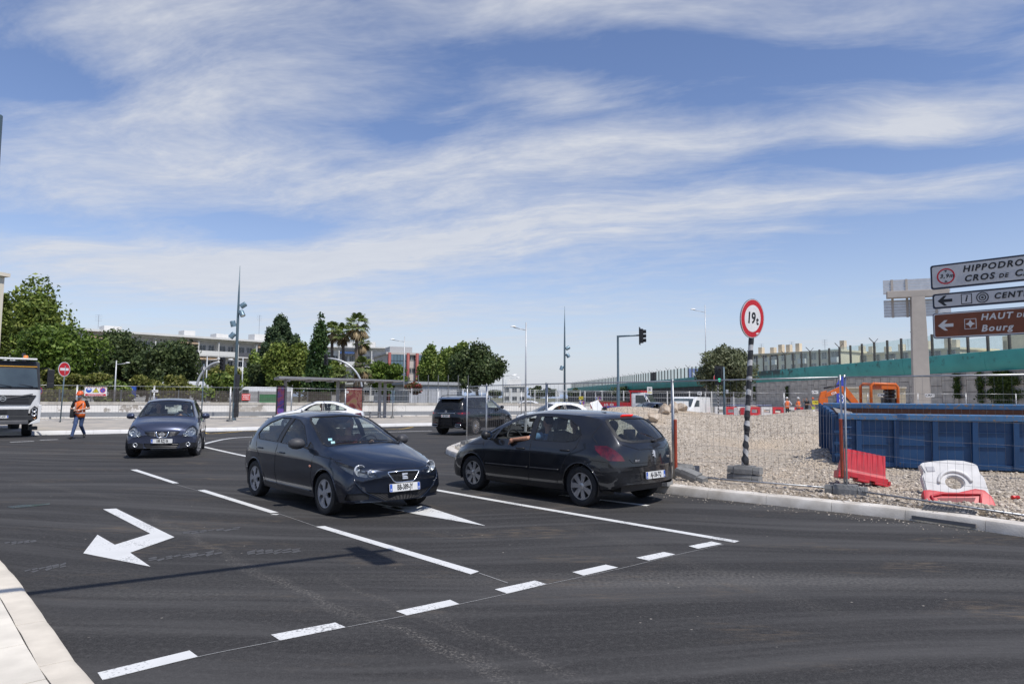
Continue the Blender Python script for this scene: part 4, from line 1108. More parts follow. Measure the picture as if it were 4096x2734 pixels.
text_obj('308',.05,CHROME,peug,face_m((sh.end_x(-.45,.76,-1)-.006,-.44,.765),(0,-1,0),(0,0,1)),depth=.003,sx=1.1)
m=face_m((sh.end_x(0,.83,-1)-.004,0,.83),(0,-1,0),(.2,0,1));b=MB()
for q in([(-.012,-.055),(.016,-.05),(.022,.0),(.03,.03),(.012,.055),(-.02,.058),(-.032,.03),(-.018,.01)],[(-.05,.02),(-.02,.012),(-.02,.0),(-.055,.002)],[(-.05,-.02),(-.014,-.012),(-.012,-.028),(-.05,-.04)],[(.012,-.03),(.03,-.06),(.02,-.062),(.002,-.035)]):plate(b,q,m,0,.008)
b.build('emblem',BADGE,peug)
MB().add([(-1.02,0,1.525),(-1.16,0,1.51),(-1.10,.02,1.50),(-1.10,-.02,1.50),(-1.12,0,1.56)],[(0,2,4),(0,4,3),(1,4,2),(1,3,4)]).build('roof_aerial',BLACKP,peug)
# ------------------------------------------------------------------ blue-grey crossover
P_NIS=paint('paint_slate_blue',(0.050,0.060,0.098),0.45,0.30,0.06)
NIS=dict(name='crossover_car',label='slate blue crossover with a chrome V grille turning towards the camera',paint=P_NIS,n=64,
    rails=[(-2.08,.45,.60,.72,.70,.70,.76,.62,.78),(-2.03,.40,.64,.82,.86,.76,.97,.62,1.0),(-1.85,.36,.66,.86,1.0,.79,1.24,.58,1.28),(-1.5,.32,.66,.88,1.04,.81,1.44,.58,1.50),
           (-.9,.26,.66,.89,1.03,.83,1.53,.59,1.59),(-.2,.25,.66,.89,1.02,.84,1.545,.60,1.61),(.30,.25,.66,.89,1.01,.84,1.49,.61,1.575),(.65,.25,.66,.89,1.0,.84,1.36,.64,1.45),
           (1.0,.25,.66,.89,.995,.83,1.20,.68,1.29),(1.25,.25,.66,.89,.985,.825,1.08,.72,1.165),(1.4,.25,.65,.89,.965,.82,1.02,.72,1.085),(1.7,.25,.64,.885,.92,.81,.965,.68,1.02),
           (2.0,.25,.60,.875,.84,.79,.89,.64,.94),(2.12,.25,.56,.86,.76,.78,.80,.63,.85),(2.19,.26,.5,.84,.66,.77,.70,.62,.74),(2.215,.28,.46,.82,.56,.76,.60,.60,.63)],
    bow_from_f=1.2,bowf=.17,bow_from_r=-1.3,bowr=.2,axle_f=1.315,axle_r=-1.315,track=.77,wheel=(.345,.215,.225),rim='alloy5',arch=.395,zrock=.25,steer=R(-14),arch_mat=BLACKP,
    side_windows=[('w',[(-.25,1.05),(.62,1.035),(.75,1.06),(.45,1.35),(.20,1.455),(-.20,1.475)],None),('w',[(-.34,1.05),(-.30,1.475),(-.9,1.46),(-1.3,1.37),(-1.5,1.2),(-1.2,1.08)],CGD)],
    pillars=[[(-.33,1.05),(-.26,1.05),(-.21,1.475),(-.29,1.475)]],
    windscreen=[(0,1.125),(.48,1.115),(.69,1.085),(.71,1.11),(.595,1.45),(.53,1.51),(0,1.545)],rear_window=[(0,1.05),(.54,1.05),(.5,1.38),(0,1.42)],
    patches=[('headlight','F25',[(.46,.575),(.70,.585),(.90,.62),(.93,.70),(.90,.81),(.80,.875),(.66,.83),(.50,.70)],None,0),
             ('grille','front',[(0,.575),(.30,.60),(.40,.66),(.43,.70),(.42,.715),(0,.72)],MESHB,.02,'mid'),
             ('lower_bumper','front',[(.44,.18),(.88,.18),(.88,.40),(.74,.42),(.60,.44),(.44,.40)],mat('bumper_plastic',(.016,.017,.021),.45),0,'both'),
             ('lower_grille','front',[(0,.265),(.34,.27),(.42,.34),(.43,.41),(0,.41)],MESHB,.02,'mid')],
    bezel=mat('headlamp_bright_bezel',(0.30,0.31,0.33),0.22,0.6,0.35,25),bulbs=[(0,.57,.655,.062),(0,.72,.70,.085)],cowl_x=1.30,cowl_z=1.09,roof_z=1.56,seat_x=-.05,seat_z=.45,mirror=(.70,1.10),
    seams=[[(.98,.98),(.94,.5),(.98,.35)],[(-.30,1.04),(-.32,.6),(-.26,.33)],[(-1.5,1.2),(-1.3,.95),(-1.0,.7),(-.9,.35)]],handles=[(-.1,.92),(-1.0,.95)],
    front_lines=[[(0,.745),(.42,.735),(.52,.80),(.66,.89)]])
nis=make_car(NIS);sh=NIS['_sh']
b=MB()
for k in range(4):
    z=.605+k*.031
    for s in(1,-1):
        w=.30+k*.032;b.tube([(sh.end_x(s*y,z)-.006,s*y,z)for y in(.12,.2,.3,w)],.008,5)
gr=[o for o in nis.children if o.name.startswith('grille')][0]
b.build('grille_slats',mat('grille_slat_silver',(.22,.22,.23),.35,.7),gr,smooth=True)
MB().tube([(sh.end_x(y,z)+.006,y,z)for y,z in((-.155,.718),(-.145,.67),(-.115,.585),(-.095,.565),(0,.558),(.095,.565),(.115,.585),(.145,.67),(.155,.718))],.017,8).build('chrome_v',CHROME,gr,smooth=True)
m=face_m((sh.end_x(0,.65)+.006,0,.645),(0,1,0),(0,0,1));b=MB();ring(b,.045,.06,m,0,.012);plate(b,[(-.075,-.014),(.075,-.014),(.075,.014),(-.075,.014)],m,.004,.016);b.build('emblem',BADGE,gr)
lg=[o for o in nis.children if o.name.startswith('lower_grille')][0];b=MB()
for k,z in enumerate((.285,.325,.375)):b.tube([(sh.end_x(y,z)-.008,y,z)for y in[(-.36-.02*k)+(.72+.04*k)*i/10 for i in range(11)]],.008,5)
b.build('grille_bars',mat('grille_slat_grey',(.045,)*3),lg)
number_plate(nis,(sh.end_x(0,.47)+.012,0,.47),(0,1,0),'188 BZJ 06','F','')
for s in(1,-1):
    x=sh.end_x(s*.64,.37);MB().lathe([(0,-.01),(.035,-.005),(.045,.015),(.055,.015),(.055,-.02)],14,'X').build('fog_lamp',HLREF,nis,smooth=True,loc=(x,s*.64,.37))
b=MB();b.bar((1.30,.15,1.135),(1.20,-.55,1.15),.014,.014);b.build('wiper',BLACKP,nis)
# ------------------------------------------------------------------ black SUV
P_BLK=paint('paint_black',(0.004,0.0045,0.007),0.1,0.2,0.1)
SUV=dict(name='suv_car',label='black SUV driving away round the traffic island with lit brake lamps',paint=P_BLK,n=60,
    rails=[(-2.55,.44,.60,.78,.74,.76,.80,.70,.82),(-2.52,.40,.64,.88,.92,.83,1.02,.70,1.05),(-2.40,.37,.68,.93,1.08,.85,1.28,.68,1.32),(-2.22,.34,.70,.955,1.13,.86,1.50,.66,1.56),
           (-2.0,.32,.70,.965,1.14,.87,1.63,.65,1.69),(-1.2,.30,.70,.97,1.13,.88,1.70,.64,1.765),(-.3,.29,.70,.97,1.12,.89,1.705,.65,1.78),(.3,.29,.70,.97,1.11,.89,1.64,.66,1.74),
           (.7,.29,.70,.97,1.10,.89,1.48,.69,1.58),(1.05,.29,.70,.97,1.09,.88,1.29,.74,1.385),(1.3,.29,.70,.97,1.08,.87,1.17,.78,1.23),(1.45,.29,.70,.97,1.06,.87,1.13,.78,1.17),
           (1.9,.29,.68,.96,1.0,.85,1.06,.74,1.11),(2.2,.29,.62,.93,.90,.82,.96,.70,1.02),(2.33,.30,.56,.89,.76,.80,.80,.68,.86),(2.38,.32,.50,.85,.62,.78,.66,.66,.70)],
    bow_from_f=1.4,bowf=.25,bow_from_r=-1.6,bowr=.22,axle_f=1.4975,axle_r=-1.4975,track=.83,wheel=(.385,.29,.285),rim='multi',rim_mat=CHROME,arch=.435,zrock=.29,side_glass=CGD,
    side_windows=[('w',[(-.25,1.15),(.72,1.13),(.82,1.16),(.45,1.48),(.20,1.60),(-.20,1.635)],CG),('w',[(-.35,1.15),(-.30,1.64),(-1.2,1.62),(-1.28,1.17)],CGD),('w',[(-1.38,1.175),(-1.30,1.615),(-1.85,1.56),(-2.0,1.40),(-2.0,1.2)],CGD)],
    windscreen=[(0,1.20),(.5,1.19),(.74,1.165),(.76,1.2),(.64,1.60),(.58,1.66),(0,1.71)],rear_window=[(0,1.135),(.62,1.14),(.70,1.18),(.62,1.48),(.56,1.54),(0,1.56)],rear_glass=glass_mat('rear_privacy_glass',(0.02,0.022,0.025),0.7),
    patches=[('tail_light','R35',[(.46,.99),(.56,1.02),(.80,1.035),(1.06,1.03),(1.10,.995),(.98,.945),(.72,.92),(.55,.945)],TAIL,-.002)],
    cowl_x=1.36,cowl_z=1.15,roof_z=1.70,seat_x=-.05,seat_z=.55,mirror=(.86,1.24),mirror_mat=P_BLK,
    seams=[[(1.1,1.08),(1.06,.6),(1.08,.42)],[(-.3,1.13),(-.32,.6),(-.26,.42)],[(-1.33,1.16),(-1.2,.9),(-1.0,.7),(-.95,.42)]],handles=[(-.08,.98),(-1.05,1.0)],handle_mat=CHROME,
    rear_lines=[[(0,.62),(.62,.64),(.70,.92)]])
suv=make_car(SUV);sh=SUV['_sh']
MB().tube([(sh.end_x(y,.985,-1)-.012,y,.985)for y in[-.46+.92*i/12 for i in range(13)]],.014,6).build('chrome_strip',CHROME,suv,smooth=True)
number_plate(suv,(sh.end_x(0,.865,-1)-.02,0,.86),(0,-1,0),'GE 227619',eu=False,w=.46,size=.10,sx=.66,red=True)
for s in(1,-1):
    x=sh.end_x(s*.62,.44,-1)-.01;fr=rrect(.30,.10,.04);mm=face_m((x,s*.62,.44),(0,-1,0),(0,0,1))
    MB().tube([mm @ Vector((a,c,.01))for a,c in fr],.012,6,closed=True).build('exhaust_trim',CHROME,suv,smooth=True)
    plate(MB(),rrect(.28,.08,.03),mm,-.005,.004).build('exhaust_outlet',MESHB,suv)
    q=MB();q.tube([(-1.95,s*.66,1.69),(-1.85,s*.665,1.755),(-1.4,s*.66,1.79),(-.2,s*.66,1.80),(.25,s*.67,1.745),(.35,s*.67,1.67)],.017,6);q.build('roof_rail',BLACKP,suv,smooth=True)
    x=sh.end_x(s*.78,.985,-1);MB().ellip((x-.004,s*.74,.985),(.012,.07,.02),10,6).build('brake_lamp',TAILB,suv)
    q=MB();q.tube([(sh.end_x(s*y,.555,-1)-.006,s*y,.555)for y in(.55,.65,.75)],.014,5);q.build('rear_reflector',TAIL,suv)
MB().add([(-2.0,-.6,1.70),(-2.0,.6,1.70),(-2.33,.55,1.62),(-2.33,-.55,1.62),(-2.0,-.6,1.64),(-2.0,.6,1.64),(-2.31,.55,1.59),(-2.31,-.55,1.59)],[(0,1,2,3),(7,6,5,4),(3,2,6,7),(0,3,7,4),(2,1,5,6)]).build('roof_spoiler',P_BLK,suv)
m=face_m((sh.end_x(0,1.06,-1)-.006,0,1.06),(0,-1,0),(0,0,1));b=MB();ring(b,.04,.05,m,0,.01,20)
for a in(90,210,330):b.bar(m @ Vector((0,0,.005)),m @ Vector((.045*math.cos(R(a)),.045*math.sin(R(a)),.005)),.012,.008)
b.build('emblem',BADGE,suv)
b=MB();b.bar((sh.end_x(0,1.16,-1)-.02,.03,1.165),(sh.end_x(-.3,1.17,-1)-.02,-.36,1.18),.025,.02);b.build('rear_wiper',BLACKP,suv)
# ------------------------------------------------------------------ white compact car and the saloons
P_WHT=paint('paint_white',(0.74,0.74,0.73),0.0,0.35,0.03)
def variant(base,**k):
    d=dict(base);d.pop('_sh',None);d.update(k);return d
C3=variant(SEAT,name='compact_car',label='white compact car with dark windows behind the wire fence of the island',paint=P_WHT,n=48,rails=[tuple([r_[0]*.985,r_[1]+.02]+[v*1.03 if i in(0,2,4,6)else v for i,v in enumerate(r_[2:])])for r_ in SEAT['rails']],
             rim='alloy5',rim_mat=RIMS,mirror_mat=P_WHT,strips=[([(.8,.42),(-.8,.43)],.03,BLACKP)],side_glass=CGD)
C3['side_windows']=[('open_window',SEAT['side_windows'][0][1],None),('w',SEAT['side_windows'][2][1],CGD)];C3['open_side']=1
c3=make_car(C3);sh=C3['_sh']
number_plate(c3,(sh.end_x(0,.42)+.012,0,.42),(0,1,0),'EM-402-ZB','F','06')
SAL_R=[(-2.30,.40,.52,.74,.62,.72,.70,.64,.72),(-2.26,.34,.56,.82,.80,.76,.88,.68,.90),(-2.0,.28,.58,.87,.92,.80,.985,.68,1.01),(-1.65,.24,.58,.885,.945,.81,1.10,.62,1.14),(-1.2,.22,.58,.89,.95,.82,1.29,.56,1.34),
         (-.6,.20,.58,.89,.94,.83,1.39,.55,1.45),(0.0,.20,.58,.89,.93,.83,1.38,.56,1.455),(.4,.20,.58,.89,.92,.83,1.28,.60,1.37),(.8,.20,.58,.89,.915,.82,1.10,.66,1.19),(1.1,.20,.58,.89,.90,.815,.97,.71,1.03),
         (1.3,.20,.57,.89,.87,.81,.925,.70,.965),(1.8,.20,.54,.87,.77,.78,.82,.63,.86),(2.1,.20,.50,.84,.66,.75,.70,.58,.73),(2.2,.21,.45,.81,.56,.74,.60,.56,.62),(2.23,.23,.4,.79,.48,.73,.50,.55,.52)]
SALW=dict(name='saloon_car',label='white saloon passing the bus shelter behind the dark hatchback',paint=P_WHT,n=52,rails=SAL_R,bow_from_f=1.2,bowf=.28,bow_from_r=-1.5,bowr=.22,axle_f=1.36,axle_r=-1.36,track=.77,
    wheel=(.318,.205,.215),rim='alloy5',arch=.36,zrock=.21,side_windows=[('open_window',[(-.25,.965),(.62,.95),(.72,.975),(.40,1.20),(.10,1.32),(-.20,1.345)],None),('w',[(-.34,.97),(-.30,1.345),(-.75,1.33),(-1.15,1.20),(-1.45,1.05),(-1.40,.99)],CG)],
    open_side=1,pillars=[[(-.33,.97),(-.26,.965),(-.21,1.345),(-.29,1.345)]],windscreen=[(0,1.01),(.48,1.0),(.68,.965),(.70,1.0),(.56,1.33),(.50,1.38),(0,1.405)],rear_window=[(0,1.06),(.52,1.06),(.48,1.29),(0,1.33)],
    patches=[('headlight','F42',[(.45,.58),(.60,.67),(.90,.755),(1.08,.79),(.98,.70),(.75,.61)],None,0),('grille','front',[(0,.44),(.3,.45),(.4,.58),(0,.6)],MESHB,.02,'mid'),('tail_light','R45',[(.5,.72),(.9,.74),(.9,.86),(.6,.88)],TAIL,-.002)],
    bulbs=[(0,.64,.645,.05)],cowl_x=1.12,cowl_z=.97,roof_z=1.42,seat_x=-.1,mirror=(.72,1.0),seams=[[(.9,.9),(.86,.5),(.9,.3)],[(-.30,.95),(-.32,.6),(-.26,.3)],[(-1.45,1.0),(-1.3,.85),(-1.0,.7),(-.9,.3)]],handles=[(-.1,.83),(-1.1,.85)])
salw=make_car(SALW)
SALD=variant(SALW,name='saloon_car',label='dark blue saloon waiting behind the pale boulders beside the flatbed lorry',paint=paint('paint_night_blue',(.012,.017,.032),.3,.3))
sald=make_car(SALD);sh=SALD['_sh']
SALT=variant(SALW,name='taxi_car',label='white taxi with a roof sign passing beyond the pale parapet wall',paint=P_WHT,n=40,open_side=0)
SALT['side_windows']=[('w',SALW['side_windows'][0][1],CGD),('w',SALW['side_windows'][1][1],CGD)]
taxi=make_car(SALT)
MB().box((-.1,0,1.52),(.14,.42,.13),taper=.85).build('roof_sign',WSIGN,taxi,bevel=.01)
def place(o,x,y,hx,hy,z=0.0):
    o.location=(x,y,z);o.rotation_euler=(0,0,math.atan2(hy,hx))
# ------------------------------------------------------------------ the cars stand where their wheels touch the road
def place_by_wheels(o,sp,p_front,p_rear,s,wheelbase_from='mid'):
    """p_front/p_rear: ground points under the outer faces of the wheels on side s (+1 left, -1 right)"""
    f,r_=Vector(p_front[:2]),Vector(p_rear[:2]);ax=(f-r_).normalized();left=Vector((-ax.y,ax.x));mid=(f+r_)/2
    c=mid-left*s*(sp['track']+sp['wheel'][1]/2-0.02);place(o,c.x,c.y,ax.x,ax.y)
place_by_wheels(seat,SEAT,G(326,514.6),G(253.5,495.0),-1)
place_by_wheels(peug,PEUG,G(475.0,491.2)*1.02,G(578.8,507.6)*1.02,1)
nf=G(160.5,447);place(nis,-10.2,20.6,0.36,-0.935)
place(suv,-1.75,33.0,0.47,0.88)
place(c3,2.2,36.2,-0.93,-0.37)
place(salw,-9.9,35.3,-0.985,-0.17)
place(sald,9.3,46.5,-0.72,-0.69)
place(taxi,1.3,68,-1,0.05,z=-0.05)
# ------------------------------------------------------------------ fences of the works
BLOCKM=mat('foot_block_grey',(0.20,0.20,0.195),0.9,0,0.2,5,bump=0.3,bscale=40)
def heras_proto(L=3.5,H=2.0,nv=26,wr=0.0019):
    root=empty('wire_fence');r=0.019
    f=MB();f.tube([(0.02,0,-0.06),(0.02,0,H)],r,8);f.tube([(L-0.02,0,-0.06),(L-0.02,0,H)],r,8)
    f.tube([(0.02,0,0.12),(L-0.02,0,0.12)],r*0.8,6);f.tube([(0.02,0,H-0.04),(L-0.02,0,H-0.04)],r*0.8,6)
    f.build('tube_frame',STEEL,root,smooth=True)
    w=MB()
    for k in range(1,nv):x=L*k/nv;w.tube([(x,0.0,0.12),(x,0.0,H-0.04)],wr,3,caps=False)
    for z in(0.42,0.72,1.02,1.32,1.62):w.tube([(0.02,0.004,z),(L*0.3,0.02,z),(L*0.5,0.004,z-0.02),(L*0.8,-0.012,z),(L-0.02,0.004,z)],wr*1.15,3,caps=False)
    o=w.build('wire_mesh',mat('fence_wire',(.22,.22,.23),.5,.5),root,fix=False);o['kind']='stuff'
    return root
PROTO=heras_proto();used=[False]
def heras(a,b,label,group=None,z=None,tilt=0.0):
    a,b=Vector(a),Vector(b);o=PROTO if not used[0]else copy_tree(PROTO);used[0]=True
    o.location=a if z is None else(a.x,a.y,z);d=b-a;o.rotation_euler=(tilt,0,math.atan2(d.y,d.x));o.scale=(math.hypot(d.x,d.y)/3.5,1,1)
    if z is None and abs(d.z)>1e-4:o.rotation_euler[1]=-math.atan2(d.z,math.hypot(d.x,d.y))
    tag(o,label,'wire fence',group);return o
def foot_proto():
    b=MB();L,W,H=0.62,0.23,0.15
    prof=[(-W/2,0),(W/2,0),(W/2,H*0.55),(W*0.40,H),(-W*0.40,H),(-W/2,H*0.55)]
    for x0,x1 in((-L/2,-L*0.30),(-L*0.30+0.012,L*0.30-0.012),(L*0.30,L/2)):
        k=0.86 if abs(x0+x1)>0.05 else 1.0
        b.loft([[Vector((x,y*k,z*(k if z>0 else 1)))for y,z in prof]for x in(x0,x1)])
    b.bbox(-L*0.31,L*0.31,-W*0.36,W*0.36,0.01,H*0.8)
    return b.build('concrete_block',BLOCKM)
FOOT=foot_proto();fused=[False]
def foot(p,rz,label,group=None,rot=None):
    o=FOOT if not fused[0]else FOOT.copy()
    if fused[0]:COL.objects.link(o)
    fused[0]=True;o.location=p;o.rotation_euler=rot or(0,0,rz)
    if 'group' in o:del o['group']
    tag(o,label,'concrete block',group);return o
gz=lambda p,dz=0.0:Vector((p.x,p.y,terrain_h(p.x,p.y)+dz))
# island fence, following the kerb
F0=gz(G(466.5,443.5,0.15));F1=gz(XA(486.5,20.4));F2=gz(XA(546.5,17.3));F3=gz(G(674,478.0,0.14));F4=gz(G(846.2,494.5,0.14));F5=gz(G(1046,523,0.14))
fl=-0.05
for i,(a,b,lab)in enumerate(((F0,F1,'bent wire fence panel at the rounded tip of the traffic island'),(F1,F2,'wire fence panel behind the bonnet of the grey hatchback'),
                    (F2,F3,'wire fence panel behind the roof of the grey hatchback'),(F3,F4,'wire fence panel between the two red-sleeved posts beside the 19 t sign'),
                    (F4,F5,'wire fence panel in front of the blue skip and the white barrier'))):
    heras(a+Vector((0,0,fl)),b+Vector((0,0,fl)),lab)
an=math.atan2((F4-F3).y,(F4-F3).x)
SLEEVE=mat('orange_duct_sleeve',(0.34,0.055,0.025),0.5,0,0.2,12)
for p,z0,z1,lab in((F3,0.20,1.16,'rust-red ribbed duct sleeve on the post beside the grey hatchback'),(F4,0.26,1.22,'rust-red ribbed duct sleeve on the post before the blue skip')):
    b=MB();n=60;off=Vector(((F4-F3).x,(F4-F3).y,0)).normalized()*(0.045 if p is F3 else-0.045)
    b.lathe([((0.034 if k%2 else 0.029),z0+(z1-z0)*k/n)for k in range(n+1)]+[(0.022,z1),(0.022,z0)],14,close=True)
    tag(b.build('duct_sleeve',SLEEVE,loc=p+off,smooth=True),lab,'duct sleeve')
foot(gz(F4)+Vector((-.02,-.04,0)),an+R(8),'concrete fence foot under the joint of the panels by the skip')
p=gz(G(655,484,0.13));foot(p,an,'concrete fence foot behind the bumper of the grey hatchback')
q=gz(G(691,480.5,0.14));foot(q+Vector((0,0,.05)),an,'tipped concrete fence foot leaning on another by the fence',rot=(R(10),R(15),an-R(6)))
q=gz(G(684.5,474.5,0.14));foot(q+Vector((0,.1,.08)),an,'short concrete fence foot end up against a tipped one',rot=(R(-6),R(4),an+R(40)))
q19=gz(G(744.5,481,0.135));foot(q19,an,'lower concrete block of the pair holding the 19 t sign post');foot(q19+Vector((.01,-.01,.15)),an+R(3),'upper concrete block of the pair holding the 19 t sign post')
foot(gz(F0)+Vector((0.05,0.0,0)),R(60),'concrete fence foot at the rounded tip of the traffic island')
def label_plate(c,right,w,h,base,items,parent=None,name='site_sign',label=None,cat='sign',up=(0,0,1),th=0.008,r=0.01,group=None):
    """flat board with its pieces: ('t', text, size, x, y, mat, sx) or ('p', poly, mat) or ('r', x, y, r0, r1, mat)"""
    m=face_m(c,right,up);o=plate(MB(),rrect(w,h,r,2),m,-th,0).build(name,base,parent)
    if label:tag(o,label,cat,group)
    lay=0
    for it in items:
        lay+=1;e=0.001*lay
        if it[0]=='t':text_obj(it[1],it[2],it[5],o,m @ Matrix.Translation((it[3],it[4],e)),depth=0.001,sx=it[6]if len(it)>6 else 1.0,shear=it[7]if len(it)>7 else 0.0)
        elif it[0]=='p':plate(MB(),it[1],m,0.0,e).build('symbol',it[2],o)
        elif it[0]=='r':ring(MB(),it[3],it[4],m @ Matrix.Translation((it[1],it[2],0)),0.0,e,28).build('symbol',it[5],o)
    return o
YEL=mat('yellow_sign',(0.60,0.50,0.03),0.5)
def works_items(w,h):
    cx=w*0.31;cy=h*0.14;rr=h*0.28;D=lambda x,y,r:[(x+a,y+b)for a,b in disc(r,20)]
    it=[('p',D(-cx,cy,rr),BLUEP),('p',D(-cx,cy+rr*.35,rr*.52),WSIGN),('p',[(-cx-rr*.5,cy+rr*.1),(-cx+rr*.5,cy+rr*.1),(-cx+rr*.3,cy-rr*.6),(-cx-rr*.3,cy-rr*.6)],BLUEP),
          ('p',[(-rr*1.15,cy-rr*.9),(rr*1.15,cy-rr*.9),(0,cy+rr*1.05)],INK),('p',[(-rr*.92,cy-rr*.76),(rr*.92,cy-rr*.76),(0,cy+rr*.82)],YEL),('t','!',rr*1.3,0,cy-rr*.1,INK),
          ('p',D(cx,cy,rr),REDP),('p',D(cx,cy,rr*.8),BLUEP),('p',[(cx-rr*.66,cy+rr*.5),(cx-rr*.5,cy+rr*.66),(cx+rr*.66,cy-rr*.5),(cx+rr*.5,cy-rr*.66)],REDP),
          ('p',[(-w*.46,-h*.43),(w*.46,-h*.43),(w*.46,-h*.25),(-w*.46,-h*.25)],REDP),('t','CHANTIER INTERDIT AU PUBLIC',h*.14,0,-h*.34,WSIGN,0.72)]
    n=12
    for k in range(n):
        x=-w/2+w*(k+.25)/n
        for y in(-h*.485,h*.455):it.append(('p',[(x,y),(x+w/n*.5,y),(x+w/n*.5,y+h*.03),(x,y+h*.03)],REDP))
    return it
# far fence before the white wall
FF=[(-33.5,33.0),(-30.2,34.4),(-27.0,35.8),(-23.6,37.2),(-20.3,38.9),(-16.9,41.2),(-14.0,43.6),(-11.3,46.6),(-8.7,50.2),(-5.6,52.6),(-2.4,54.6),(0.8,56.2),(4.0,57.6),(7.2,58.6)]
FF=[Vector((x,y,0.15))for x,y in FF]
for i in range(len(FF)-1):
    heras(FF[i]+Vector((0,0,.08)),FF[i+1]+Vector((0,0,.08)),'wire fence panel along the far pavement in front of the peeling white wall','wire fence panels along the far pavement')
    d=FF[i+1]-FF[i]
    foot(FF[i],math.atan2(d.y,d.x)+R(90 if i%2 else 70),'concrete fence foot under a joint of the far pavement fence','feet of the far pavement fence')
def on_line(P,px):
    """point of polyline P seen in picture column px"""
    k=ray(px,400);k=k.x/k.y
    for i in range(len(P)-1):
        a,b=P[i],P[i+1];fa,fb=a.x-k*a.y,b.x-k*b.y
        if fa*fb<=0:return a+(b-a)*(fa/(fa-fb)),(b-a).normalized()
    return P[0],(P[1]-P[0]).normalized()
c,t=on_line(FF,95.8);c=c+Vector((0,-.05,0));c.z=AT(95.8,391.0,c.y).z
label_plate(c,t,1.05,0.50,WSIGN,works_items(1.05,.50),label='white works sign with mask, warning and no parking symbols on the fence')
c,t=on_line(FF,246.2);c=c+Vector((0,-.05,0));c.z=AT(246.2,396.5,c.y).z
label_plate(c,t,.50,.40,mat('red_board',(.55,.03,.02),.5),[('t','CHANTIER',.095,0,.115,WSIGN,.95),('t','INTERDIT',.095,0,0,WSIGN,.95),('t','AU PUBLIC',.095,0,-.115,WSIGN,.9)],label='small red board with white lettering wired to the far fence')
c,t=on_line(FF,155);c=c+Vector((0,-.05,0));c.z=AT(155,390.5,c.y).z
label_plate(c,t,.32,.13,WSIGN,[('t','JCMAT',.1,0,0,INK,.9)],label='small white name plate on the far fence between lamp posts')
c,t=on_line(FF,347);c=c+Vector((0,-.05,0));c.z=AT(347,391.5,c.y).z
label_plate(c,t,.26,.13,WSIGN,[('t','JCM',.1,0,0,INK,.9)],label='small white name plate on the fence before the red poster')
# second fence line, across the far side of the island, and one towards the workers
B1=[gz(Vector(p+(0,)))for p in((1.9,40.2),(4.3,42.6),(6.9,44.8),(9.0,44.2))]
B1=[XA(x,d,.15)for x,d in((530,44),(556,46),(585,48),(612,47.5))]
for i in range(3):heras(B1[i]+Vector((0,0,.08)),B1[i+1]+Vector((0,0,.08)),'wire fence panel at the road beyond the white compact car','wire fence panels beyond the white compact car')
B2=[XA(x,d,.15)for x,d in((672,52),(705,51.5),(746,52.5),(784,53),(822,54),(868,52),(918,50),(966,49),(1016,48),(1066,47))]
for i in range(len(B2)-1):
    if i==0:heras(B2[i]+Vector((0,0,.08)),B2[i+1]+Vector((-.3,0,.08)),'wire fence panel in front of the olive tree','wire fence panels along the works below the flyover')
    else:heras(B2[i]+Vector((0,0,.08)),B2[i+1]+Vector((0,0,.08)),'wire fence panel between the gravel heap and the block wall','wire fence panels along the works below the flyover')
for px,py,s_,lab in((699.5,392.6,'JC','tiny white name plate on the fence left of the olive tree'),(815,391.6,'JCMAT','white name plate on the fence above the workers'),(882,394.5,'JCMAT','white name plate on the fence behind the orange digger'),(929.5,394.8,'JCMAT','white name plate on the fence by the concrete column')):
    c,t=on_line(B2,px);c=c+Vector((0,-.05,0));c.z=AT(px,py,c.y).z;label_plate(c,t,.60 if len(s_)>2 else .3,.24,WSIGN,[('t',s_,.2,0,0,INK,.9)],label=lab)
c,t=on_line(B2,817.5);c=c+Vector((0,-.08,0));c.z=AT(817.5,402,c.y).z
label_plate(c,t,1.05,.28,YEL,[('t','< PIETONS >',.2,0,0,INK,.8)],label='yellow pedestrian sign with arrows on the fence beside the digger')
c,t=on_line(B1,581);c=c+Vector((0,-.06,0));c.z=AT(581,397.4,c.y).z
label_plate(c,t,.46,.20,YEL,[('t','< Pietons >',.12,0,0,INK,.8)],label='yellow pedestrian sign on the fence above the white compact car')
c,t=on_line(B1,582);c=c+Vector((0,-.06,0));c.z=AT(582,403.2,c.y).z
label_plate(c,t,.42,.40,WSIGN,works_items(.42,.40),label='small square works sign with symbols near the white compact car')
c,t=on_line(B1,599);c=c+Vector((0,.3,0));c.z=AT(599,398.3,c.y).z
label_plate(c,t,.30,.32,WSIGN,works_items(.30,.32),label='narrow works sign with symbols by the blue barriers')
c=F1+Vector((.05,-.06,0));c.z=AT(490.5,398.5,c.y).z
label_plate(c,(F2-F1),.20,.12,WSIGN,[('t','JCMAT',.05,0,.02,INK,.9)],label='small white name plate wired to the island fence')
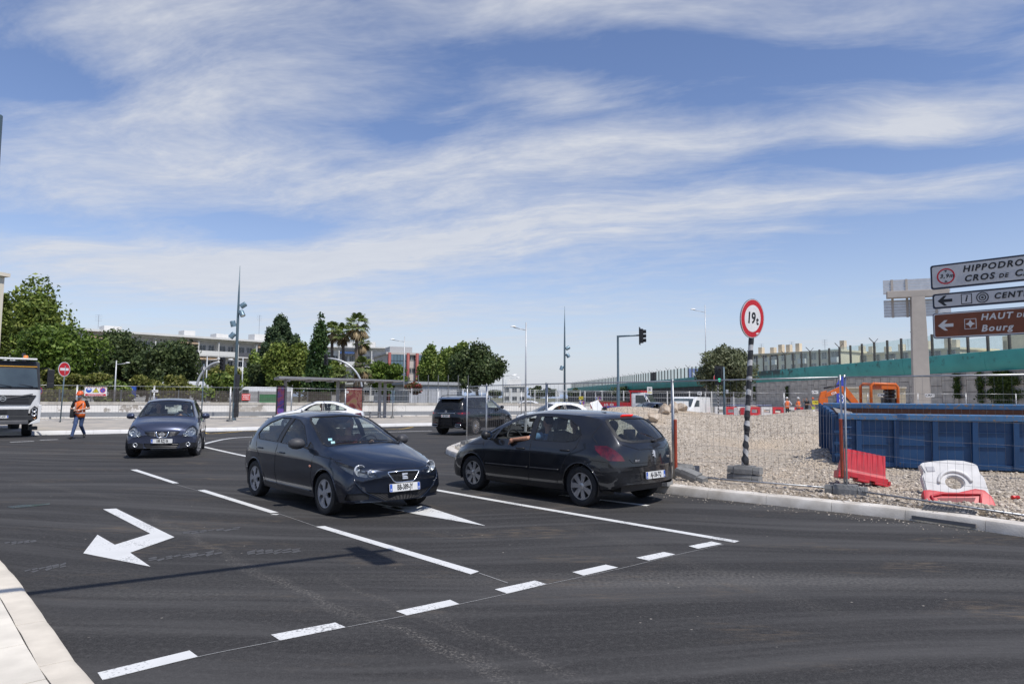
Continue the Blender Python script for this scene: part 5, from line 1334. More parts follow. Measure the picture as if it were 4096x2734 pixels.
# ------------------------------------------------------------------ peeling parapet wall and its slat fence
def peel_mat():
    ma=bpy.data.materials.new('peeling_white_wall');ma.use_nodes=True;nt=ma.node_tree;N=nt.nodes.new;L=nt.links.new
    b=nt.nodes['Principled BSDF'];tc=N('ShaderNodeTexCoord')
    n1=N('ShaderNodeTexNoise');n1.inputs['Scale'].default_value=0.8;n1.inputs['Detail'].default_value=9;n1.inputs['Roughness'].default_value=.62;L(tc.outputs['Object'],n1.inputs['Vector'])
    n2=N('ShaderNodeTexNoise');n2.inputs['Scale'].default_value=0.35;n2.inputs['Detail'].default_value=4;L(tc.outputs['Object'],n2.inputs['Vector'])
    a=N('ShaderNodeMapRange');a.inputs[1].default_value=.575;a.inputs[2].default_value=.60;L(n1.outputs[0],a.inputs[0])
    m1=N('ShaderNodeMix');m1.data_type='RGBA';m1.inputs[6].default_value=(.74,.72,.68,1);m1.inputs[7].default_value=(.36,.33,.29,1);L(a.outputs[0],m1.inputs[0])
    c=N('ShaderNodeMapRange');c.inputs[1].default_value=.55;c.inputs[2].default_value=.7;L(n2.outputs[0],c.inputs[0])
    m2=N('ShaderNodeMix');m2.data_type='RGBA';m2.inputs[7].default_value=(.40,.37,.33,1);L(c.outputs[0],m2.inputs[0]);L(m1.outputs[2],m2.inputs[6])
    L(m2.outputs[2],b.inputs['Base Color']);b.inputs['Roughness'].default_value=.9;return ma
PEEL=peel_mat()
def dense(P,step):
    out=[]
    for i in range(len(P)-1):
        a,b=Vector(P[i]),Vector(P[i+1]);n=max(1,int((b-a).length/step))
        for k in range(n):out.append(a+(b-a)*k/n)
    out.append(Vector(P[-1]));return out
WP=[Vector((x,y,0))for x,y in WALLP]
def strip_box(b,a,c,t0,t1,z0,z1):
    d=(c-a).normalized();n=Vector((-d.y,d.x,0));q=[a+n*t0,c+n*t0,c+n*t1,a+n*t1]
    vs=[Vector((p.x,p.y,z0))for p in q]+[Vector((p.x,p.y,z1))for p in q]
    b.add(vs,[(3,2,1,0),(4,5,6,7),(0,1,5,4),(1,2,6,5),(2,3,7,6),(3,0,4,7)])
wall=empty('parapet_wall',(0,0,0),0,'long low concrete wall with peeling white paint behind the far pavement','wall')
W2=dense(WP,3.0)
for i in range(len(W2)-1):
    d=(W2[i+1]-W2[i]).normalized()*.008
    b=MB();strip_box(b,W2[i]+d,W2[i+1]-d,0,.35,.10,1.02);b.build('wall_panel',PEEL,wall)
b=MB()
for i in range(len(WP)-1):strip_box(b,WP[i],WP[i+1],-.03,.42,1.022,1.22)
b.build('coping',mat('coping_concrete',(.46,.43,.38),.9,0,.18,1.5,stretch=(2,2,.3)),wall)
gr_=empty('guard_rail',(0,0,0),0,'flat grey steel guard rail at the foot of the white wall','guard rail')
GP=[p+Vector((1.0,-2.2,0))for p in WP];G2=dense(GP,4.0)
for i in range(len(G2)-1):
    b=MB();strip_box(b,G2[i],G2[i+1],0,.05,.28,.58);b.build('rail',mat('rail_grey',(.30,.31,.32),.5,.4),gr_)
    MB().bbox(-.05,.05,.06,.14,.1,.55).build('post',STEEL,gr_,loc=G2[i])
SLAT=mat('slat_brown',(.075,.062,.052),.7,0,.25,4)
sf=empty('slat_fence',(0,0,0),0,'dark slatted fence on top of the white wall','fence')
SP=[p for p in W2 if p.x<-9.2];S2=dense([p+Vector((0,.2,0))for p in SP],1.5)
for i in range(len(S2)-1):
    MB().bbox(-.03,.03,-.05,.03,1.20,2.06).build('post',mat('slat_post',(.12,.12,.12),.6),sf,loc=S2[i])
    b=MB();d=(S2[i+1]-S2[i]).normalized()*.04
    for k in range(9):z=1.27+k*.088;strip_box(b,S2[i]+d,S2[i+1]-d,0,.025,z,z+.052)
    b.build('slat_panel',SLAT,sf)['kind']='stuff'
# pale railings beyond, where the wall goes on
rl=empty('white_railing',(0,0,0),0,'pale tall wire railing running beyond the wall behind the bus shelter','railing')
RP=dense([Vector((-14,62,0)),Vector((0,68,0)),Vector((14,72,0)),Vector((26,73,0))],2.2)
for i in range(len(RP)-1):
    MB().bbox(-.035,.035,-.035,.035,-.05,2.5).build('post',WHITEP,rl,loc=RP[i]);b=MB()
    for k in range(10):a=RP[i]+(RP[i+1]-RP[i])*(k+.5)/10;b.cyl(a+Vector((0,0,.9)),a+Vector((0,0,2.3)),.008,n=4)
    for z in(.9,1.3,1.8,2.3,2.46):b.bar(RP[i]+Vector((0,0,z)),RP[i+1]+Vector((0,0,z)),.03)
    b.build('mesh_infill',mat('railing_grey',(.5,.5,.5),.5,.3),rl,fix=False)['kind']='stuff'
b=MB()
for i in range(len(RP)-1):strip_box(b,RP[i],RP[i+1],0,.3,-.05,.85)
b.build('base_wall',mat('old_grey_wall',(.22,.21,.19),.9,0,.2,1.0),rl)
b=MB();b.bbox(-1.0,1.0,-.4,.4,0,1.35);tag(b.build('concrete_pier',CONC,loc=(8.6,61.5,.1)),'square concrete pier ending the white wall by the blue barriers','pier')
# ------------------------------------------------------------------ masts and lamps
HEADG=glass_mat('lamp_glass',(.8,.8,.8),1.0)
def mast(base,h,heads,label,group=None):
    root=empty('light_mast',base,0,label,'light mast',group)
    MB().tube([(0,0,0),(0,0,h*.62),(0,0,h*.8),(0,0,h)],[.105,.085,.06,.012],12).build('pole',DSTEEL,root,smooth=True)
    MB().tube([(0,0,0),(0,0,1.1)],.13,12).build('pole_base',DSTEEL,root,smooth=True,angle=40)
    for z,ang,tilt in heads:
        m=Matrix.Translation((.30*math.cos(R(ang)),.30*math.sin(R(ang)),z))@ Matrix.Rotation(R(ang),4,'Z')@ Matrix.Rotation(R(tilt),4,'Y')
        b=MB();b.lathe([(0,-.2),(.14,-.19),(.165,-.14),(.165,.19),(.14,.19),(.135,.12),(0,.10)],18);b.v=[tuple(m @ Vector(p))for p in b.v]
        hd=b.build('spotlight',mat('lamp_head_blue_grey',(.16,.24,.29),.4,.4,.1,4),root,smooth=True,angle=40)
        g=MB();g.lathe([(0,.165),(.138,.165)],18);g.v=[tuple(m @ Vector(p))for p in g.v];g.build('lens',mat('lamp_lens_pale',(.62,.63,.60),.25),hd)
        g=MB();g.bar((.05*math.cos(R(ang)),.05*math.sin(R(ang)),z),m @ Vector((0,0,0)),.06);g.build('bracket',DSTEEL,hd)
    return root
pm_=XA(234.8,43.5,.15);H1=AT(238.5,265.5,43.5).z-.15
mast(pm_,H1,[(AT(238,307,43.5).z,10,-125),(AT(238,315.5,43.5).z,-20,150),(AT(238,326,43.5).z,225,-165),(AT(238,337.5,43.5).z,190,140)],'tall blue-grey light mast with four spotlights behind the slate blue crossover')
wrp=MB();wrp.lathe([(.15,0),(.17,.4),(.14,.8),(.17,1.3),(.14,1.9),(.16,2.5),(.13,2.7)],12)
tag(wrp.build('black_wrap',mat('black_foil',(.02,.02,.022),.35,0,.3,9,bump=.8,bscale=14),loc=pm_+Vector((.12,-.02,.2)),smooth=True),'crumpled black foil wrapped round the foot of the light mast','foil wrap')
pm2=XA(564.6,63,0);H2=AT(563.5,306,63).z
mast(pm2,H2,[(AT(564,347.5,63).z,10,-120),(AT(564,355,63).z,-10,150),(AT(564,367.5,63).z,200,160)],'tall blue-grey light mast with three spotlights beyond the island')
LAMPW=mat('lamp_pole_pale',(.46,.47,.48),.45,.4,.1,3)
def lamp(base,h,arm,ang,label,group=None,r=.055):
    root=empty('street_lamp',base,0,label,'street lamp',group)
    MB().tube([(0,0,0),(0,0,h*.5),(0,0,h)],[r*1.25,r,r*.7],10).build('pole',LAMPW,root,smooth=True)
    MB().tube([(0,0,0),(0,0,.9)],r*1.7,10).build('pole_base',LAMPW,root,smooth=True,angle=40)
    c,s=math.cos(R(ang)),math.sin(R(ang));ex=(arm*c,arm*s,h*.955)
    MB().tube([(0,0,h*.93),ex],r*.5,8).build('arm',LAMPW,root,smooth=True)
    b=MB();prof=[(0,.10),(.16,.085),(.24,.03),(.25,0),(0,-.01)];b.lathe(prof,16);k=max(.55,arm/1.15)
    b.v=[(p[0]*k+ex[0],p[1]*k*.8+ex[1],p[2]*k+ex[2]+.02)for p in b.v];b.build('lamp_head',WHITEP,root,smooth=True,angle=50)
    return root
lb=G(525.5,431.8,.15);lamp(lb,AT(528.5,322,lb.y).z-.15,.58,178,'thin pale street lamp standing in the pebbles of the island',r=.04)
lp2=XA(403.5,72,0);lamp(lp2,AT(403.5,336,72).z,1.3,180,'pale street lamp in front of the red and glass office block')
lp3=XA(706.5,76,0);lamp(lp3,AT(704.5,304.5,76).z,1.35,178,'tall pale street lamp rising out of the olive tree')
lp4=XA(114.5,49,0);lamp(lp4,AT(116.5,360,49).z,.75,10,'pale street lamp with a dish head before the dark trees')
lp5=XA(205.5,52,0);lamp(lp5,AT(206.5,356,52).z,.9,5,'pale street lamp with a dish head beside the arched signal pole')
lp6=XA(241.5,56,0);lamp(lp6,AT(243,357,56).z,1.0,180,'plain pale street lamp next to the tall light mast')
for k,(px,pt,d)in enumerate(((503,357.5,80),(554,373.6,150),(563,373,160),(577,376,170))):
    px=(502.5,500,502.5,508)[k];p=XA(px+(0,165,10,12)[k]*0,d,0);
    if k==0:
        o=lamp(XA(502.8,80),AT(503,357,80).z,.55,0,'dark street lamp with a flat twin head beside the round tree')
    else:lamp(XA((0,501.5,503.5,507)[k]+2,d),AT(500,pt,d).z,2.2,0,'slender street lamp far down the road','far street lamps')
b=MB()
def arch_pole(base,h,reach,sgn,label):
    root=empty('arched_signal_pole',base,0,label,'signal pole');pts=[(0,0,0),(0,0,h*.45)]
    for k in range(1,13):a=PI*.5*k/12;pts.append((sgn*reach*(1-math.cos(a)),0,h*.45+h*.55*math.sin(a)))
    MB().tube(pts,.09,10).build('pole',LAMPW,root,smooth=True)
    x=sgn*reach;b=MB();b.box((x+sgn*.12,0,h-.12),(.32,.28,.95));sg=b.build('signal',BLACKP,root,bevel=.03)
    for k in range(3):MB().lathe([(.08,0),(.1,.0),(.11,.16),(.09,.16)],10,'Y').build('visor',BLACKP,sg,loc=(x+sgn*.12,-.28,h+.16-k*.28))
    return root
a1=XA(195.5,50);arch_pole(a1,AT(215,361.5,50).z,1.75,1,'arched pale signal pole carrying a dark signal over the left street')
a2=XA(361.8,60);arch_pole(a2,AT(340,358,60).z,3.1,-1,'arched pale signal pole reaching over towards the palms')
# the L-shaped signal mast
def signal_head(parent,c,ang,lit=None,board=True):
    m=Matrix.Translation(c)@ Matrix.Rotation(ang,4,'Z');b=MB();b.box((0,0,0),(.32 if board else .18,.22 if board else .14,1.0 if board else .8));b.v=[tuple(m @ Vector(p))for p in b.v]
    s=b.build('signal',BLACKP,parent,bevel=.02);b=MB();b.box((0,.13,0),(.56 if board else .19,.02,1.25 if board else .82));b.v=[tuple(m @ Vector(p))for p in b.v];b.build('back_board',BLACKP,s)
    for k in range(3):
        z=.31-.31*k;b=MB();b.lathe([(.105,0),(.125,0),(.13,.2),(.11,.2)],14,'Y');b.v=[tuple(m @ Vector((p[0],-p[1]-.11,p[2]+z)))for p in b.v];b.build('visor',BLACKP,s)
        b=MB();b.lathe([(0,0),(.105,0)],14,'Y');b.v=[tuple(m @ Vector((p[0],-.125,p[2]+z)))for p in b.v]
        mm=mat('signal_lens_dark',(.03,.03,.03),.3)
        if lit==k:mm=mat('signal_green_lit',(.05,.75,.42),.3,emit=1.3)
        b.build('lens',mm,s)
    return s
def l_signal(base,h,arm,ang,label,head_ang=None,board=True):
    root=empty('signal_mast',base,0,label,'signal mast')
    MB().tube([(0,0,0),(0,0,h*.42),(0,0,h*.43),(0,0,h)],[.12,.11,.085,.075],12).build('pole',DSTEEL,root,smooth=True,angle=40)
    c,s=math.cos(ang),math.sin(ang);MB().tube([(0,0,h-.06),(arm*c,arm*s,h+.04)],[.065,.05],10).build('arm',DSTEEL,root,smooth=True)
    signal_head(root,(arm*c*.955,arm*s*.955-.02,h-.02),ang if head_ang is None else head_ang,board=board);return root
ls=XA(618.2,48,.1);l_signal(ls,AT(617.5,336.5,48).z,1.75,0,'L-shaped blue-grey signal mast with one signal over the road',R(70))
sh_=Vector((SUN_DIR.x,SUN_DIR.y,0))/SUN_DIR.z
hA=6.1;tipw=G(395,549.5)+sh_*hA;farw=G(24,594)+sh_*hA;dr=(farw-tipw).normalized()
bs=tipw+dr*7.2;l_signal(Vector((bs.x,bs.y,.05)),hA,7.2,math.atan2(-dr.y,-dr.x),'long-armed signal mast on the near left pavement',board=False)
pe=XA(-23.5,10.5,.05);e_=empty('signal_mast',pe,0,'plain dark post cut by the left edge of the view','post')
MB().tube([(0,0,0),(0,0,6.05)],[.12,.085],12).build('pole',DSTEEL,e_,smooth=True,angle=40);MB().tube([(0,0,5.95),(-2.6,0,6.0)],.06,10).build('arm',DSTEEL,e_,smooth=True)
# green signal on its post
gs=XA(724.2,45,.3);o=empty('traffic_light',gs,0,'traffic light post showing green behind the gravel heap','traffic light')
hh=AT(723,366.5,45).z-.3;MB().tube([(0,0,-.2),(0,0,hh)],.06,10).build('pole',DSTEEL,o,smooth=True);MB().tube([(0,0,-.2),(0,0,.9)],.09,10).build('pole_base',DSTEEL,o,smooth=True,angle=40)
signal_head(o,(-.32,-.05,hh-.55),R(-14),lit=2);MB().box((.18,-.02,hh-1.62),(.16,.14,.26)).build('pedestrian_box',STEEL,o,bevel=.02)
# round signs
def pole_sign(base,zc,r,face,items,label,pole_r=.03,pole_mat=DSTEEL,lean=(0,0),top=None,name='road_sign'):
    root=empty(name,base,0,label,'road sign');lx,ly=lean;top=top or zc-r*.8
    MB().tube([(0,0,0),(lx*top,ly*top,top)],pole_r,12).build('pole',pole_mat,root,smooth=True)
    m=face_m((lx*zc-face[0]*.05*0,ly*zc,zc),*face[1:])if len(face)>1 else None
    return root,m
ne=XA(61.6,38.6,.15);zc=AT(63.8,368.8,38.6).z-.15;rd=Vector((.80,-.6,0));rd=Vector((.17,.98,0))
root=empty('road_sign',ne,0,'round red no entry sign on a slim post behind the man in orange','road sign');MB().tube([(0,0,0),(.10,.0,zc+.2)],.035,10).build('pole',DSTEEL,root,smooth=True)
def round_sign(root,c,right,r,items,up=(0,0,1),rim=STEEL):
    m=face_m(c,right,up);d=plate(MB(),disc(r,36),m,-.02,0).build('sign_disc',rim,root);lay=0
    for it in items:
        lay+=1;e=.0015*lay
        if it[0]=='d':plate(MB(),disc(it[1],36),m,0,e).build('symbol',it[2],d)
        elif it[0]=='p':plate(MB(),it[1],m,0,e).build('symbol',it[2],d)
        elif it[0]=='t':text_obj(it[1],it[2],it[5],d,m @ Matrix.Translation((it[3],it[4],e)),depth=.001,sx=it[6]if len(it)>6 else 1)
    return d
round_sign(root,(.10,-.06,zc),rd,.42,[('d',.40,WSIGN),('d',.375,REDP),('p',[(-.29,-.07),(.29,-.07),(.29,.07),(-.29,.07)],WSIGN)])
# 19 t sign with its taped post
def tape_mat():
    ma=bpy.data.materials.new('tape_wrapped');ma.use_nodes=True;nt=ma.node_tree;N=nt.nodes.new;L=nt.links.new
    b=nt.nodes['Principled BSDF'];tc=N('ShaderNodeTexCoord');s=N('ShaderNodeSeparateXYZ');L(tc.outputs['Object'],s.inputs[0])
    def m(op,a,c=None):
        n=N('ShaderNodeMath');n.operation=op
        for i,q in enumerate((a,c)):
            if q is None:continue
            if isinstance(q,(int,float)):n.inputs[i].default_value=q
            else:L(q,n.inputs[i])
        return n.outputs[0]
    nz=N('ShaderNodeTexNoise');nz.inputs['Scale'].default_value=5;nz.inputs['Detail'].default_value=5;L(tc.outputs['Object'],nz.inputs['Vector'])
    t=m('FRACT',m('ADD',m('ADD',m('MULTIPLY',s.outputs[2],3.4),m('DIVIDE',m('ARCTAN2',s.outputs[1],s.outputs[0]),2*PI)),m('MULTIPLY',nz.outputs[0],.45)))
    f=m('GREATER_THAN',t,.66);mx=N('ShaderNodeMix');mx.data_type='RGBA';mx.inputs[6].default_value=(.028,.028,.031,1);mx.inputs[7].default_value=(.46,.46,.46,1);L(f,mx.inputs[0]);L(mx.outputs[2],b.inputs['Base Color'])
    b.inputs['Roughness'].default_value=.42;bp=N('ShaderNodeBump');bp.inputs['Strength'].default_value=.8;bp.inputs['Distance'].default_value=.02;L(nz.outputs[0],bp.inputs['Height']);L(bp.outputs[0],b.inputs['Normal']);return ma
b19=q19+Vector((.02,.02,.30));d19=b19.y;zt=AT(752.2,318.2,d19-.05).z-b19.z;top=AT(752.2,318.2,d19);lean=(top.x-b19.x)/zt
root=empty('road_sign',b19,0,'round 19 t weight limit sign on a post wrapped in black and white tape','road sign')
rs2=random.Random(5);pts=[];rad=[]
n=46
for k in range(n+1):
    z=(zt+.05)*k/n;w=1 if k<18 else .35;pts.append((lean*z+rs2.uniform(-.006,.006)*w,rs2.uniform(-.006,.006)*w,z));rad.append(.048+rs2.uniform(-.006,.02)*w*(1.2 if k<10 else 1))
MB().tube(pts,rad,14).build('taped_post',tape_mat(),root,smooth=True)
round_sign(root,(lean*zt-.02,-.075,zt),(.80,.60,0),.385,[('d',.372,WSIGN),('d',.365,REDP),('d',.262,WSIGN),('t','19',.30,-.045,0,INK,.95),('t','t',.22,.155,-.04,INK),('p',[(.14,-.305),(.21,-.285),(.205,-.26),(.135,-.28)],WSIGN)],up=(lean,0,1))
# the far 19 t sign
q=XA(718.5-.4,62,.1);zc=AT(717.8,377.4,62).z-.1;root=empty('road_sign',q,0,'small distant 19 t weight limit sign before the flyover','road sign')
MB().tube([(0,0,0),(0,0,zc)],.06,8).build('taped_post',tape_mat(),root);round_sign(root,(0,-.09,zc),(1,.1,0),.42,[('d',.40,REDP),('d',.30,WSIGN),('t','19t',.30,0,0,INK,.9)])
# edge-on sign post and small signs behind the wall
q=XA(202.2,40.5,.15);root=empty('road_sign',q,0,'slim post with a sign seen edge-on beside the slate blue crossover','road sign');zz=AT(202,366,40.5).z
MB().tube([(0,0,0),(.02,0,zz)],.035,8).build('pole',DSTEEL,root,smooth=True);round_sign(root,(.04,0,zz-.45),(-.41,.91,0),.42,[('d',.4,REDP),('d',.3,WSIGN)])
q=XA(38.6,47,1.2);root=empty('road_sign',q,0,'small round no parking sign half hidden by the white lorry','road sign');zz=AT(38.6,390.6,47).z-1.2
MB().tube([(0,0,-1.2),(0,0,zz)],.03,8).build('pole',STEEL,root);round_sign(root,(0,-.05,zz),(1,0,0),.30,[('d',.29,REDP),('d',.23,BLUEP),('p',[(-.19,.15),(-.15,.19),(.19,-.15),(.15,-.19)],REDP)])
for px,py,d,lab in((131,391.5,53,'small blue parking sign under the yellow-green shrub'),(161,393,53,'pale blue information sign beside the fence joint')):
    q=XA(px,d,0);z=AT(px,py,d).z;root=empty('road_sign',q,0,lab,'road sign');MB().tube([(0,0,-.05),(0,0,z)],.03,8).build('pole',STEEL,root)
    label_plate((0,-.05,z),(1,0,0),.8 if d<60 else 1,.9,BLUEP,[('t','P',.5,0,.1,WSIGN)]if px<140 else[('p',[(-.3,-.3),(.3,-.3),(.3,.3),(-.3,.3)],mat('pale_blue',(.25,.45,.7)))],root,'sign_plate')
# direction signs at the right edge
SB=Vector((1.12,-1.25,0)).normalized();pA=AT(930.5,277.6,15.0);root=empty('direction_sign',(pA.x+SB.x*2.15,pA.y+SB.y*2.15,.13),0,'stack of three direction panels on a post beside the road','direction sign')
o0=Vector(root.location);MB().tube([(0,.06,0),(0,.06,4.85)],.07,12).build('pole',DSTEEL,root,smooth=True)
EDGE=mat('sign_edge_blue',(.05,.075,.14),.4,.3);BROWN=mat('brown_sign',(.155,.040,.012),.45,0,.12,5);SGREY=mat('sign_face_grey_white',(.56,.56,.56),.4,0,.05,4)
def dir_panel(pxl,pyc,hgt,base,edge,items,L=2.75):
    c0=AT(pxl,pyc,15.0);mid=c0+SB*(L/2)-o0;m=face_m(mid,SB,(0,0,1));p=plate(MB(),rrect(L,hgt,.05),m,-.05,0).build('panel',EDGE,root)
    plate(MB(),rrect(L-.03,hgt-.03,.045),m,0,.003).build('border',edge,p);plate(MB(),rrect(L-.075,hgt-.075,.035),m,0,.0055).build('face',base,p);lay=.0075
    for it in items:
        lay+=.0012
        if it[0]=='t':text_obj(it[1],it[2],it[5],p,m @ Matrix.Translation((it[3]-L/2,it[4],lay)),depth=.0008,shear=.22,spacing=1.22,align='LEFT',sx=1.0)
        elif it[0]=='p':plate(MB(),[(a-L/2,b_)for a,b_ in it[1]],m,.004,lay).build('symbol',it[2],p)
        elif it[0]=='r':ring(MB(),it[3],it[4],m @ Matrix.Translation((it[1]-L/2,it[2],0)),.004,lay).build('symbol',it[5],p)
sgn_arrow=lambda x,y,s:[(x,y),(x+.13*s,y+.115*s),(x+.19*s,y+.115*s),(x+.125*s,y+.035*s),(x+.30*s,y+.035*s),(x+.30*s,y-.035*s),(x+.125*s,y-.035*s),(x+.19*s,y-.115*s),(x+.13*s,y-.115*s)]
dir_panel(930.5,277.6,.54,SGREY,INK,[('r',.30,0,.145,.175,REDP),('t','3,9m',.115,.185,0,INK),('p',[(.27,.13),(.33,.13),(.30,.09)],INK),('p',[(.27,-.13),(.33,-.13),(.30,-.09)],INK),('t','HIPPODROME',.185,.62,.105,INK),('t','CROS',.185,.64,-.105,INK),('t','DE',.12,1.26,-.12,INK),('t','CAGNES',.185,1.53,-.105,INK)])
dir_panel(932.5,301.4,.33,SGREY,INK,[('p',sgn_arrow(.10,0,.95),INK),('p',[(.55,-.11),(.75,-.11),(.75,.11),(.55,.11)],INK),('p',[(.565,-.095),(.735,-.095),(.735,.095),(.565,.095)],SGREY),('t','i',.19,.62,.005,INK),('r',.94,0,.095,.112,INK),('r',.94,0,.05,.066,INK),('p',[(.92,-.02),(.96,-.02),(.96,.02),(.92,.02)],INK),('t','CENTRE',.165,1.14,0,INK)])
dir_panel(933,325.8,.56,BROWN,SGREY,[('p',sgn_arrow(.10,0,.98),SGREY),('p',[(.60,-.11),(.82,-.11),(.82,.11),(.60,.11)],SGREY),('p',[(.612,-.098),(.808,-.098),(.808,.098),(.612,.098)],BROWN),
          ('p',[(.71,.09),(.74,.03),(.80,0),(.74,-.03),(.71,-.09),(.68,-.03),(.62,0),(.68,.03)],SGREY),('t','HAUT',.18,.90,.12,SGREY),('t','DE',.12,1.52,.11,SGREY),('t','CAGNES',.18,1.8,.12,SGREY),('t','Bourg',.19,.90,-.12,SGREY),('t','Medieval',.19,1.66,-.12,SGREY)])
# ------------------------------------------------------------------ bus shelter
sa_,sb_=XA(277,46.5,.15),XA(397,50.5,.15);dv=(sb_-sa_);LS=dv.length;root=empty('bus_shelter',sa_,math.atan2(dv.y,dv.x),'long grey bus shelter with thin roof and coloured poster panels','bus shelter')
SG=mat('shelter_grey',(.26,.26,.27),.5,.4,.08,4)
b=MB();b.prism([(-.1,2.82),(LS+.1,2.70),(LS+.1,2.62),(-.1,2.66)],lambda u,v:Vector((u,-1.2,v+.04)),lambda u,v:Vector((u,.9,v-.02)));rf=b.build('roof',SG,root)
for k in range(6):MB().bbox(.6+k*(LS-1.2)/5-.04,.6+k*(LS-1.2)/5+.04,-1.1,.8,2.52,2.62).build('roof_beam',SG,rf)
for x in(.62,LS*.50,LS-1.15,LS-.75):MB().bbox(x-.10,x+.10,.45,.6,0,2.62).build('post',SG,root)
def poster(x0,x1,cols):
    c=(x0+x1)/2;fr=MB();fr.bbox(x0,x1,.0,.28,.15,2.25);p=fr.build('poster_case',BLACKP,root,bevel=.01)
    ma=bpy.data.materials.new('poster_print');ma.use_nodes=True;nt=ma.node_tree;N=nt.nodes.new;L=nt.links.new;bb=nt.nodes['Principled BSDF'];tc=N('ShaderNodeTexCoord')
    nz=N('ShaderNodeTexNoise');nz.inputs['Scale'].default_value=1.6;nz.inputs['Detail'].default_value=3;nz.inputs['Distortion'].default_value=1.5;L(tc.outputs['Object'],nz.inputs['Vector']);rp=N('ShaderNodeValToRGB');L(nz.outputs[0],rp.inputs[0])
    e=rp.color_ramp.elements;e[0].position=.3;e[1].position=.7;e[0].color=(*cols[0],1);e[1].color=(*cols[-1],1)
    for i,cc in enumerate(cols[1:-1]):q=e.new(.3+.4*(i+1)/(len(cols)-1));q.color=(*cc,1)
    L(rp.outputs[0],bb.inputs['Base Color']);bb.inputs['Roughness'].default_value=.2
    MB().bbox(x0+.06,x1-.06,-.012,-.004,.28,2.15).build('poster',ma,p)
poster(-.02,.52,[(.05,.03,.16),(.10,.06,.30),(.35,.06,.08),(.06,.10,.35)]);poster(LS*.55,LS*.55+1.25,[(.10,.015,.02),(.35,.05,.05),(.55,.22,.16),(.45,.30,.10)])
b=MB();b.bbox(LS*.76,LS*.76+.9,.1,.45,.42,.47);b.bbox(LS*.76+.1,LS*.76+.16,.15,.4,0,.42);b.bbox(LS*.76+.74,LS*.76+.8,.15,.4,0,.42);b.build('bench',SG,root)
# ------------------------------------------------------------------ the blue skip
def chipped(name,col,rust,amount=.6,sc=2.2):
    ma=bpy.data.materials.new(name);ma.use_nodes=True;nt=ma.node_tree;N=nt.nodes.new;L=nt.links.new;b=nt.nodes['Principled BSDF'];tc=N('ShaderNodeTexCoord')
    n1=N('ShaderNodeTexNoise');n1.inputs['Scale'].default_value=sc*3;n1.inputs['Detail'].default_value=9;n1.inputs['Roughness'].default_value=.68;L(tc.outputs['Object'],n1.inputs['Vector'])
    n2=N('ShaderNodeTexNoise');n2.inputs['Scale'].default_value=sc*.6;n2.inputs['Detail'].default_value=5;L(tc.outputs['Object'],n2.inputs['Vector'])
    a=N('ShaderNodeMapRange');a.inputs[1].default_value=amount;a.inputs[2].default_value=amount+.03;L(n1.outputs[0],a.inputs[0])
    m0=N('ShaderNodeMix');m0.data_type='RGBA';m0.inputs[6].default_value=(*[c*.62 for c in col],1);m0.inputs[7].default_value=(*[c*1.35 for c in col],1);L(n2.outputs[0],m0.inputs[0])
    m1=N('ShaderNodeMix');m1.data_type='RGBA';m1.inputs[7].default_value=(*rust,1);L(a.outputs[0],m1.inputs[0]);L(m0.outputs[2],m1.inputs[6]);L(m1.outputs[2],b.inputs['Base Color'])
    b.inputs['Roughness'].default_value=.5;bp=N('ShaderNodeBump');bp.inputs['Strength'].default_value=.35;bp.inputs['Distance'].default_value=.02;L(n2.outputs[0],bp.inputs['Height']);L(bp.outputs[0],b.inputs['Normal']);return ma
SKIP=chipped('skip_blue',(.010,.055,.150),(.10,.07,.05),.645);SKIPR=chipped('skip_rim_pale_blue',(.055,.15,.30),(.22,.16,.12),.56,4);RUST=chipped('rusty_inside',(.075,.030,.018),(.16,.10,.07),.62)  # rim blue is paler than the sides and chipped more
sa=G(839,466.5,.13);sdir=Vector((.957,-.29,0)).normalized();sang=math.atan2(sdir.y,sdir.x)
skip=empty('waste_skip',sa,0,'long open blue steel skip with rusty inside on the gravel','skip',rot=(R(-4.0)*0,0,sang));SL,SW,SH=6.6,2.35,1.26
skip.rotation_euler=(R(5.6),0,sang);zb=.10
for y0,y1,nm in((0,.06,'front_side'),(SW-.06,SW,'back_side')):MB().bbox(.05,SL,y0,y1,zb,SH).build(nm,SKIP,skip)
MB().bbox(.05,SL,.062,SW-.062,zb,zb+.06).build('floor',RUST,skip);MB().bbox(SL-.06,SL,.062,SW-.062,zb+.07,SH).build('end_wall',SKIP,skip)
MB().bbox(.06,SL-.07,.064,.07,zb+.07,SH-.01).build('lining',RUST,skip);MB().bbox(.06,SL-.07,SW-.07,SW-.064,zb+.07,SH-.01).build('lining',RUST,skip)
for k in range(9):x=.42+k*.78;MB().bbox(x-.055,x+.055,-.075,-.001,zb-.02,SH-.14).build('rib',SKIP,skip,bevel=.01)
for z in(.55,.86):MB().bbox(.1,SL,-.022,-.0015,z,z+.018).build('side_crease',SKIP,skip)
for y0,y1 in((-.085,.075),(SW-.075,SW+.085)):MB().bbox(.0,SL,y0,y1,SH-.13,SH+.002).build('top_rim',SKIPR,skip,bevel=.015)
MB().bbox(.05,SL,-.05,.0,zb-.05,zb+.06).build('bottom_rail',SKIP,skip)
d_=MB();d_.bbox(-.06,.045,.03,SW-.03,zb,SH-.05);dr_=d_.build('door',SKIP,skip)
for y in(.05,.4,.9,1.4,1.9,SW-.12):MB().bbox(-.13,-.062,y,y+.09,zb,SH).build('door_rib',SKIP,dr_,bevel=.01)
for z in(.28,.55,.82):MB().bbox(-.10,.20,-.12,-.08,z,z+.05).build('hinge',SKIP,dr_)
for z in(.2,.45,.7,.95):MB().tube([(.07,-.10,z),(.26,-.10,z)],.018,8).build('rung',SKIP,skip)
